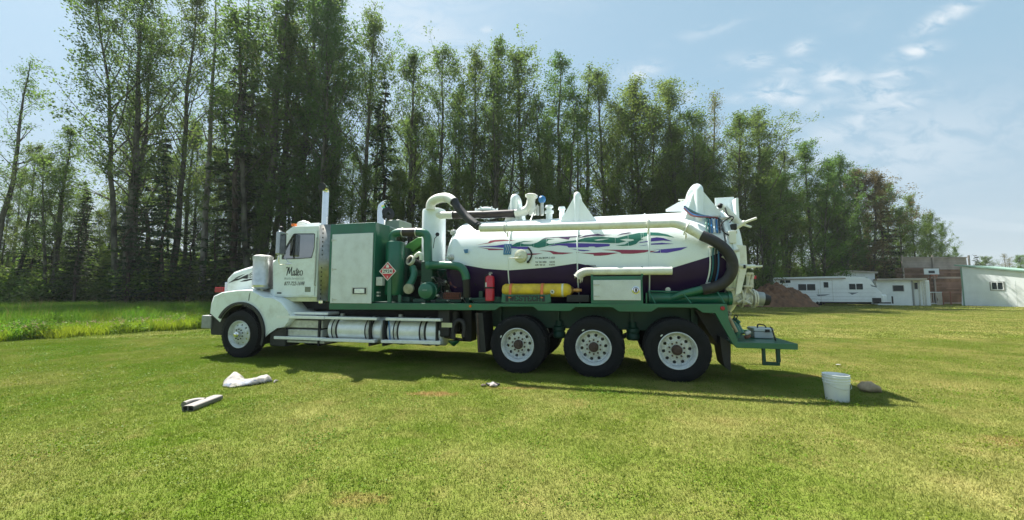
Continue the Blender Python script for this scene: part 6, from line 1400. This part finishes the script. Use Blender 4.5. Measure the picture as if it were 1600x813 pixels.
# white shed with a window
YS2 = 42.5; e = facing('white_shed', 1395, YS2, 'small white shed with one window and a corrugated side door, right of the caravan', 'shed', -36); L4 = local(e)
a = L4(770,357); b = L4(967,212); c = L4(1034,212); 
m = MB(); m.box(a[0], b[0], 0, 4.0, 0, b[1]); m.obj('wall', pale2, e)
m = MB(); zt = b[1]; wx = c[0]+.5
n = 9
m.box(b[0]+.02, wx-.02, .75, 4.0, 0, zt)
m.obj('entrance_wall', pale2, e)
for k in range(n): x0 = b[0]+.02+(wx-b[0]-.04)*k/n; MB().box(x0+.015, x0+(wx-b[0]-.04)/n-.015, .70, .748, .02, zt-.05).obj('panel', pale2 if k % 3 else alud, e)
m = MB(); m.prism([L4(*p) for p in ((763,214),(763,203),(960,199),(1045,200),(1045,211),(960,212))], -.35, 4.3); m.obj('roof', wroof, e)
m = MB(); x_ = L4(969,300)[0]; m.box(x_-.05, x_+.07, -.04, -.003, 0, zt-.02); m.obj('corner_post', mat('grey_post', (.25,.25,.24), .7), e)
m = MB(); q0 = L4(1026,300)[0]; m.box(q0-.06, q0+.05, -.1, 0, 0, zt-.02); m.obj('canopy_post', alud, e)
win(858,242,913,272,1, e, YS2, L4, mat('grey_post', (.25,.25,.24)))
a = L4(988,262); b = L4(1002,226); MB().box(a[0], b[0], .66, .695, a[1], b[1]).obj('side_window', mat('caravan_pane', (.03,.04,.045)), e)
# weathered board wall
YW = 47.0; e = facing('board_wall', 1475, YW, 'tall weathered board wall with a greyer top band behind the basketball hoop', 'wall'); ox = e.location.x
def L5(zx, zy): u, v = S(zx, zy); x, z = atYb(u, v, YW); return x-ox, z
xl = L5(880,300)[0]; xr_ = L5(1292,300)[0]; ztop = L5(1000,84)[1]; zmid = L5(1000,140)[1]; RW = random.Random(5)
nb_ = 20
for k in range(nb_):
    z0 = zmid*k/nb_; z1 = zmid*(k+1)/nb_; cut = xl+(xr_-xl)*RW.uniform(.3, .7)
    for (p, q) in ((xl if k < 12 or True else xl, cut), (cut, xr_)):
        MB().box(p+.01, q-.01, RW.uniform(-.035, 0), .06, z0+.008, z1-.008).obj('plank', RW.choice([wood1, wood1, wood3, wood1, wood1, wood2]), e, smooth=False)
for k in range(4):
    z0 = zmid+(ztop-zmid)*k/4; z1 = zmid+(ztop-zmid)*(k+1)/4
    for (p, q) in ((L5(903,100)[0], L5(1078,100)[0]), (L5(1078,100)[0], xr_)): MB().box(p+.01, q-.01, RW.uniform(-.02, 0), .06, z0+.006, z1-.006).obj('plank', wood2, e, smooth=False)
for zx in (905, 1078, 1283): x_ = L5(zx, 100)[0]; MB().box(x_-.09, x_+.09, -.13, -.04, 0, ztop+.3).obj('post', wood2, e)
MB().box(L5(903,100)[0], xr_, -.12, .08, ztop+.002, ztop+.10).obj('top_rail', wood2, e)
MB().box(xl+.05, xr_-.05, .065, .10, .0, zmid-.03).box(L5(905,100)[0], xr_-.05, .065, .10, zmid-.02, ztop-.03).obj('backing', black, e)
# basketball hoop
YH = 45.0; e = facing('basketball_hoop', 1455, YH, 'basketball hoop with a white backboard and orange rim before the board wall', 'basketball hoop'); ox = e.location.x
def L6(zx, zy): u, v = S(zx, zy); x, z = atYb(u, v, YH); return x-ox, z
a = L6(1035,178); b = L6(1116,145); MB().box(a[0], b[0], 0, .06, a[1], b[1]).obj('backboard', pale2, e)
a = L6(1058,172); b = L6(1092,157); MB().box(a[0], b[0], -.006, -.001, a[1], b[1]).obj('target_square', mat('dark_glass', (.03,.04,.05), .3), e)
cx_, cz_ = L6(1075,182); m = MB(); m.tube([(cx_+.26*math.cos(t), -.32+.26*math.sin(t), cz_) for t in [2*PI*k/16 for k in range(17)]], .03, 6, False); m.obj('rim', orange, e)
m = MB()
for k in range(10):
    t = 2*PI*k/10; m.tube([(cx_+.26*math.cos(t), -.32+.26*math.sin(t), cz_), (cx_+.14*math.cos(t+.5), -.32+.14*math.sin(t+.5), cz_-.45)], .012, 4); m.tube([(cx_+.26*math.cos(t), -.32+.26*math.sin(t), cz_), (cx_+.14*math.cos(t-.5), -.32+.14*math.sin(t-.5), cz_-.45)], .012, 4)
m.obj('net', mat('faded_net', (.45,.25,.18), .8), e)
m = MB(); m.tube([(cx_, .35, 0), (cx_, .35, cz_-.9), (cx_, .08, cz_+.1)], .07, 10); m.obj('pole', mat('rust_red_pole', (.24,.09,.05), .6), e)
# white barred gate and red posts
YG = 43.5; e = facing('white_gate', 1460, YG, 'low white framed gate with a sagging cloth between the shed and the board wall', 'gate'); ox = e.location.x
def L7(zx, zy): u, v = S(zx, zy); x, z = atYb(u, v, YG); return x-ox, z
a = L7(1040,354); b = L7(1134,280)
m = MB(); m.tube([(a[0],0,b[1]),(b[0],0,b[1])], .05, 6); m.tube([(a[0],0,0),(a[0],0,b[1])], .04, 6); m.tube([(a[0],0,.15),(b[0],0,.15)], .04, 6); m.obj('frame', pale2, e)
for k in range(1, 8): x_ = a[0]+(b[0]-a[0])*k/8; MB().cyl((x_, 0, .15), (x_, 0, b[1]), .015, n=6).obj('bar', pale2, e)
q = [L7(*p) for p in ((1092,283),(1133,283),(1133,352),(1100,354),(1108,320))]; MB().prism(q, -.09, -.06).obj('cloth', mat('pale_cloth', (.55,.50,.42), .9, 0, .15, 3), e)
for i, (zx, zt_) in enumerate(((1137,280),(1180,276))):
    u, v = S(zx, zt_); q = atY(u, v, 43.0); p_ = MB().cyl((0,0,0), (0,0,q.z), .055, n=8).obj('rust_red_post', mat('rust_red_pole', (.24,.09,.05)), None); p_.location = (q.x, 43.0, 0); tag(p_, ['rust red post carrying the right end of the white gate', 'rust red post standing by the corner of the pale right shed'][i], 'post')
# right shed
YR = 41.8; e = facing('pale_shed', 1502, YR, 'large pale blue white shed with a sloping green edged roof at the right edge', 'shed', -69); L8 = local(e)
q = [L8(*p) for p in ((1247,362),(1247,135),(1600,165),(1900,190),(1900,362))]; q[0] = (q[0][0], 0); q[-1] = (q[-1][0], 0)
MB().prism(q, 0, 9).obj('wall', pale, e)
m = MB(); m.prism([L8(*p) for p in ((1205,122),(1600,155),(1900,180),(1900,188),(1600,163),(1205,130))], -.15, 9.3); m.obj('roof', groof, e)
m = MB(); x_ = L8(1247,200)[0]; m.box(x_-.06, x_+.06, -.03, -.003, 0, L8(1247,138)[1]); m.obj('corner_trim', groof, e)
m = MB()
for k in range(1, 30): x_ = L8(1247,200)[0]+.6*k; m.box(x_-.008, x_+.008, -.008, -.002, .05, 2.6)
m.obj('siding_batten', pale, e)
win(1420,224,1478,263,2, e, YR, L8, pale2); a = L8(1408,270); b = L8(1489,218)
m = MB(); m.ring([(a[0],a[1]),(b[0],a[1]),(b[0],b[1]),(a[0],b[1])], [(a[0]+.12,a[1]+.08),(b[0]-.12,a[1]+.08),(b[0]-.12,b[1]-.08),(a[0]+.12,b[1]-.08)], -.028, -.002); m.obj('window_surround', mat('grey_post', (.25,.25,.24)), e)
# dirt pile
def lump(name, w, d, h, m_, seed, n=40, rough=.18, fl=1.0):
    V = []; F_ = []
    for i in range(n+1):
        for j in range(n+1):
            u, v = i/n*2-1, j/n*2-1; x, y = u*w/2, v*d/2; r = math.sqrt(u*u+v*v); base = max(0, 1-r**1.7)
            nz = mnoise.fractal(Vector((x*1.3+seed, y*1.3, seed)), .9, 2, 6)
            V.append((x, y, max(-.05, h*base*(1+rough*nz*1.8)+(.15*h*rough*nz*3 if base > 0 else 0))-.03))
    for i in range(n):
        for j in range(n): a = i*(n+1)+j; F_.append((a, a+n+1, a+n+2, a+1))
    return MB().add(V, F_)
dirtm = mat('heaped_soil', (.135, .068, .038), .95, 0, .5, 2.5, bump=1.0, bs=9, dirt=(.24, .12, .06), dirt_amt=.8, dirt_scale=1.4)
YD = 39.5; qx = atY(1212, 470, YD).x; e = empty('dirt_pile', (qx, YD, 0)); tag(e, 'heap of reddish brown soil and roots left of the white caravan', 'dirt pile')
lump('soil', 8.2, 4.5, 2.25, dirtm, 3, 90, .10).obj('soil', dirtm, e, ang=20)
m = MB(); rg = random.Random(3)
for k in range(260):
    a_ = rg.uniform(0, 2*PI); r_ = rg.random()**.6; x_, y_ = math.cos(a_)*r_*2.9, math.sin(a_)*r_*2.0; z_ = 1.9*max(0, 1-(r_)**1.7); d = Vector((rg.gauss(0, 1), rg.gauss(0, 1), rg.gauss(0, .4))).normalized(); m.tube([(x_, y_, z_), Vector((x_, y_, z_+.05))+d*rg.uniform(.15, .5)], [.035, .008], 4)
m.obj('root_debris', mat('root_wood', (.22, .14, .09), .9, 0, .3, 5), e)
# =====================================================================
# things lying on the lawn
# =====================================================================
q = ground(1307.5, 630); bu = empty('white_bucket', (q.x*1.024+.01, q.y*1.024, 0)); tag(bu, 'open white plastic bucket standing on the lawn behind the truck', 'bucket'); bs_ = .98
bw = mat('bucket_white', (.72, .75, .77), .35, 0, .03, 5, dirt=(.5, .48, .42), dirt_amt=.25, dirt_scale=6)
m = MB(); H_ = .375*bs_
m.lathe([(.001,.0),(.130,.0),(.134,.008),(.148,H_-.12),(.156,H_-.118),(.156,H_-.108),(.149,H_-.104),(.150,H_-.085),(.160,H_-.083),(.160,H_-.072),(.151,H_-.068),(.152,H_-.042),(.163,H_-.040),(.163,H_-.028),(.154,H_-.024),(.156,H_-.006),(.160,H_),(.152,H_+.001),(.149,H_-.01),(.131,.012),(.001,.012)], (0,0,0), (0,0,1), 48); m.obj('bucket_body', bw, bu)
m = MB(); m.tube([(.160*math.cos(t)*(1.0), -.160*abs(math.sin(t))-.006, H_-.11-.075*math.sin(t)) for t in [PI*k/20 for k in range(21)]], .0035, 6); m.obj('bail_handle', alud, bu)
m = MB()
for s_ in (-1, 1): m.lathe([(.001,.012),(.02,.010),(.022,0)], (s_*.156, 0, H_-.11), (s_, 0, 0), 12)
m.obj('handle_boss', bw, bu)
# sagging lid or film inside the rim
m = MB(); m.lathe([(.147, H_-.02), (.12, H_-.035), (.07, H_-.05), (.001, H_-.055)], (0,0,0), (0,0,1), 24); m.obj('contents', mat('pale_contents', (.60, .60, .56), .5, 0, .2, 14), bu)
def crumple(name, pts_xy, h, seed, m_, parent, n=26, amp=.03, hi=None):
    """closed outline in plan, puffed up and creased, with an underside"""
    bm = bmesh.new(); xs = [p[0] for p in pts_xy]; ys = [p[1] for p in pts_xy]; V = {}; N_ = n; dx = (max(xs)-min(xs))/N_; 
    def inside(x, y):
        c = False
        for (x0, y0), (x1, y1) in zip(pts_xy, pts_xy[1:]+pts_xy[:1]):
            if (y0 > y) != (y1 > y) and x < (x1-x0)*(y-y0)/(y1-y0)+x0: c = not c
        return c
    def edge(x, y):
        dm = 9
        for (x0, y0), (x1, y1) in zip(pts_xy, pts_xy[1:]+pts_xy[:1]):
            a = Vector((x1-x0, y1-y0)); b = Vector((x-x0, y-y0)); t = max(0, min(1, a.dot(b)/a.length_squared)); dm = min(dm, (b-a*t).length)
        return dm
    m2 = MB(); nx = N_; ny = max(6, int((max(ys)-min(ys))/dx)); idx = {}; vs = []
    for i in range(nx+1):
        for j in range(ny+1):
            x = min(xs)+dx*i; y = min(ys)+(max(ys)-min(ys))*j/ny
            if inside(x, y):
                d = edge(x, y); hh = h(x, y) if callable(h) else h
                z = hh*min(1, (d/.07))**.6; nz = mnoise.fractal(Vector((x*6+seed, y*6, seed)), 1.1, 2.0, 3); z = max(.006, z*(1+.15*nz)+amp*.45*nz*min(1, d/.06)+amp*.35*abs(math.sin(14*x+6*y+2*nz))*min(1, d/.08))
                idx[i, j] = len(vs); vs.append((x+.01*nz, y, z))
    fs = [(idx[i, j], idx[i+1, j], idx[i+1, j+1], idx[i, j+1]) for i in range(nx) for j in range(ny) if all(k in idx for k in ((i, j), (i+1, j), (i+1, j+1), (i, j+1)))]
    m2.add(vs, fs); o = m2.obj(name, m_, parent, ang=25); sm = o.modifiers.new('thick', 'SOLIDIFY'); sm.thickness = .004; return o
# woven sack
def gp(zx, zy, h=0.0):
    u, v = 260+zx/6.667, 540+zy/6.667; d = ray(u, v); t = -(EYE-h)/d.z; return Vector((0, 0, EYE))+d*t
c = gp(860, 410); sk = empty('woven_sack', (c.x, c.y, 0)); tag(sk, 'crumpled off white woven sack with grey print lying on the lawn before the front wheel', 'sack')
out = [gp(582,437), gp(670,448), gp(900,425), gp(1180,372), gp(1120,340,.1), gp(1090,262,.14), gp(1000,262,.14), gp(850,285,.14), gp(770,250,.13), gp(665,232,.15), gp(640,300,.1), gp(590,360,.05)]
sackm = mat('sack_weave', (.27, .255, .225), .7, 0, .12, 9, bump=.3, bs=120, dirt=(.07, .085, .12), dirt_amt=.75, dirt_scale=4.5)
pl_ = [(p.x-c.x, p.y-c.y) for p in out]; ym = min(p[1] for p in pl_)
crumple('sack_body', pl_, lambda x, y: .065+.025*math.sin(8*x), 3.3, sackm, sk, 96, .03)
o = bpy.data.objects['sack_body']
printm = mat('sack_print', (.09, .12, .17), .6, 0, .4, 14)
deps = bpy.context.evaluated_depsgraph_get(); bpy.context.view_layer.update()
from mathutils.bvhtree import BVHTree
bv = BVHTree.FromPolygons([v.co for v in o.data.vertices], [tuple(p.vertices) for p in o.data.polygons])
m = MB()
def on_sack(x, y):
    h_ = bv.ray_cast(Vector((x, y, 1)), Vector((0, 0, -1))); return (h_[0].z if h_[0] else None)
rg = random.Random(8)
for (x0, x1, y0, y1) in ((-.16, .16, -.15, .01), (.18, .42, -.12, .05), (-.36, -.18, -.2, -.08), (.02, .30, .03, .08)):
    n = 16; 
    for i in range(n):
        for j in range(8):
            xa_, xb_ = x0+(x1-x0)*i/n, x0+(x1-x0)*(i+1)/n; ya_, yb_ = y0+(y1-y0)*j/8, y0+(y1-y0)*(j+1)/8
            if mnoise.noise(Vector((xa_*22, ya_*22, 5))) < -.25: continue
            z = [on_sack(*p) for p in ((xa_, ya_), (xb_, ya_), (xb_, yb_), (xa_, yb_))]
            if None in z: continue
            m.add([(xa_, ya_, z[0]+.006), (xb_, ya_, z[1]+.006), (xb_, yb_, z[2]+.006), (xa_, yb_, z[3]+.006)], [(0, 1, 2, 3)])
m.obj('printed_patch', printm, sk, smooth=False)
# grey duct piece with a side branch
c = gp(370, 620); dc = empty('duct_piece', (c.x, c.y, 0)); tag(dc, 'grey flattened plastic duct tee lying on the lawn left of the sack', 'duct')
ductm = mat('grey_duct', (.19, .172, .155), .6, 0, .1, 9, dirt=(.13, .12, .105), dirt_amt=.5, dirt_scale=9)
a = gp(222, 690)-c; b = gp(530, 570)-c; d = (b-a); d.z = 0; dn = d.normalized(); sd_ = Vector((-dn.y, dn.x, 0)); L_ = d.length
def oval_tube(p0, p1, w, h, t=.006, name='duct_body', bevel_end=.0):
    m = MB(); n = 24; dd = (p1-p0).normalized(); s2 = Vector((-dd.y, dd.x, 0)); vs = []
    for (p, k) in ((p0, 1), (p1, 1), (p1, .88), (p0, .88)):
        for i in range(n):
            t_ = 2*PI*i/n; cx2 = math.copysign(abs(math.cos(t_))**.5, math.cos(t_)); sz2 = math.copysign(abs(math.sin(t_))**.5, math.sin(t_)); vs.append(p+s2*cx2*w/2*k+Vector((0, 0, h/2+sz2*h/2*k)))
    fs = [(r*n+i, r*n+(i+1) % n, ((r+1) % 4)*n+(i+1) % n, ((r+1) % 4)*n+i) for r in range(4) for i in range(n)]
    m.add(vs, fs); return m
oval_tube(Vector((a.x, a.y, 0)), Vector((b.x, b.y, 0)), .155, .075).obj('duct_body', ductm, dc, ang=50)
e0 = gp(400, 560, .05)-c; e1 = gp(335, 528, .04)-c; e0.z = 0; e1.z = 0; jn = a+(b-a)*.62; jn.z = 0
m = MB(); pth = smooth_path([jn+sd_*.03+Vector((0,0,.04)), jn+sd_*.11+Vector((0,0,.043)), jn+sd_*.17-dn*.06+Vector((0,0,.042)), jn+sd_*.19-dn*.15+Vector((0,0,.035))]); m.tube(pth, .045, 14); m.obj('side_branch', ductm, dc)
m = MB(); k_ = oval_tube(Vector((a.x, a.y, 0))+dn*.01, Vector((a.x, a.y, 0))+dn*.03, .130, .062); m.add([tuple(Vector((a.x, a.y, 0))+dn*.02+sd_*sx*.065+Vector((0, 0, z))) for sx, z in ((-1,.01),(1,.01),(1,.066),(-1,.066))], [(0,1,2,3)]); m.obj('duct_mouth', black, dc)
m = MB(); m.tube([Vector((a.x,a.y,.005))+sd_*.0, Vector((a.x,a.y,.07))], .006, 6); m.obj('mouth_web', ductm, dc)
# beige bag behind the bucket
q = ground(1357, 613); bg_ = empty('beige_bag', (q.x, q.y, 0)); tag(bg_, 'small crumpled beige cloth or bag on the grass right of the bucket', 'bag')
m = MB(); m.ball((0, 0, .075), .13, 20, .62); V2 = []
for (x, y, z) in m.v:
    nz = mnoise.fractal(Vector((x*14, y*14, z*14)), .8, 2, 4); s_ = 1+.25*nz; xx = x*s_*(1.05); zz_ = z*s_
    if x > .06: zz_ -= (x-.06)*1.1; xx = x*1.5
    V2.append((xx, y*s_*.8, max(.0, zz_)))
m.v = V2; m.obj('bag_body', mat('beige_cloth', (.34, .26, .17), .85, 0, .2, 20, bump=.4, bs=60), bg_, ang=60)
# small debris in front of the drive wheels
q = ground(768, 604); db = empty('litter', (q.x, q.y, 0)); tag(db, 'small black and grey litter on the grass before the first drive wheel', 'litter')
m = MB(); m.v = []; m.ball((0.02, .07, .025), .10, 14, .35); m.v = [(x*1.15+.01*math.sin(50*y), y*.6, max(0, z+.01*math.sin(60*x))) for x, y, z in m.v]; m.obj('black_scrap', plast, db)
m = MB(); m.ball((0.03, -.03, .03), .055, 12, .6); m.v = [(x*1.2, y, max(0, z+.01*math.sin(70*x))) for x, y, z in m.v]; m.obj('grey_scrap', mat('grey_scrap', (.40,.34,.33), .8, 0, .3, 20), db)
m = MB(); m.ball((-.13, -.01, .02), .045, 10, .5); m.obj('dark_clod', mat('dark_clod', (.07,.05,.04), .9), db)
# white chip near the bucket
q = ground(1310, 573); ch = MB().ball((0, 0, .012), .03, 10, .3).obj('white_scrap', mat('dull_scrap', (.34, .33, .30), .7), None); ch.location = (q.x, q.y, .03); ch.scale = (1.6, 1, 1); tag(ch, 'tiny white scrap on the grass beyond the bucket', 'scrap')
# smoky summer air: pale haze, even, round the whole scene
hm = bpy.data.materials.new('haze_air'); hm.use_nodes = True; N, L = nodes(hm)
for n in list(N): N.remove(n)
ho = N.new('ShaderNodeOutputMaterial'); hv = N.new('ShaderNodeVolumePrincipled'); hv.inputs['Color'].default_value = (.86, .90, .94, 1); hv.inputs['Density'].default_value = .00036; hv.inputs['Anisotropy'].default_value = .2
L.new(hv.outputs[0], ho.inputs['Volume'])
MB().box(-610, 610, -50, 910, -1.0, 45).obj('haze', hm, None, smooth=False); tag(bpy.data.objects['haze'], kind='stuff')
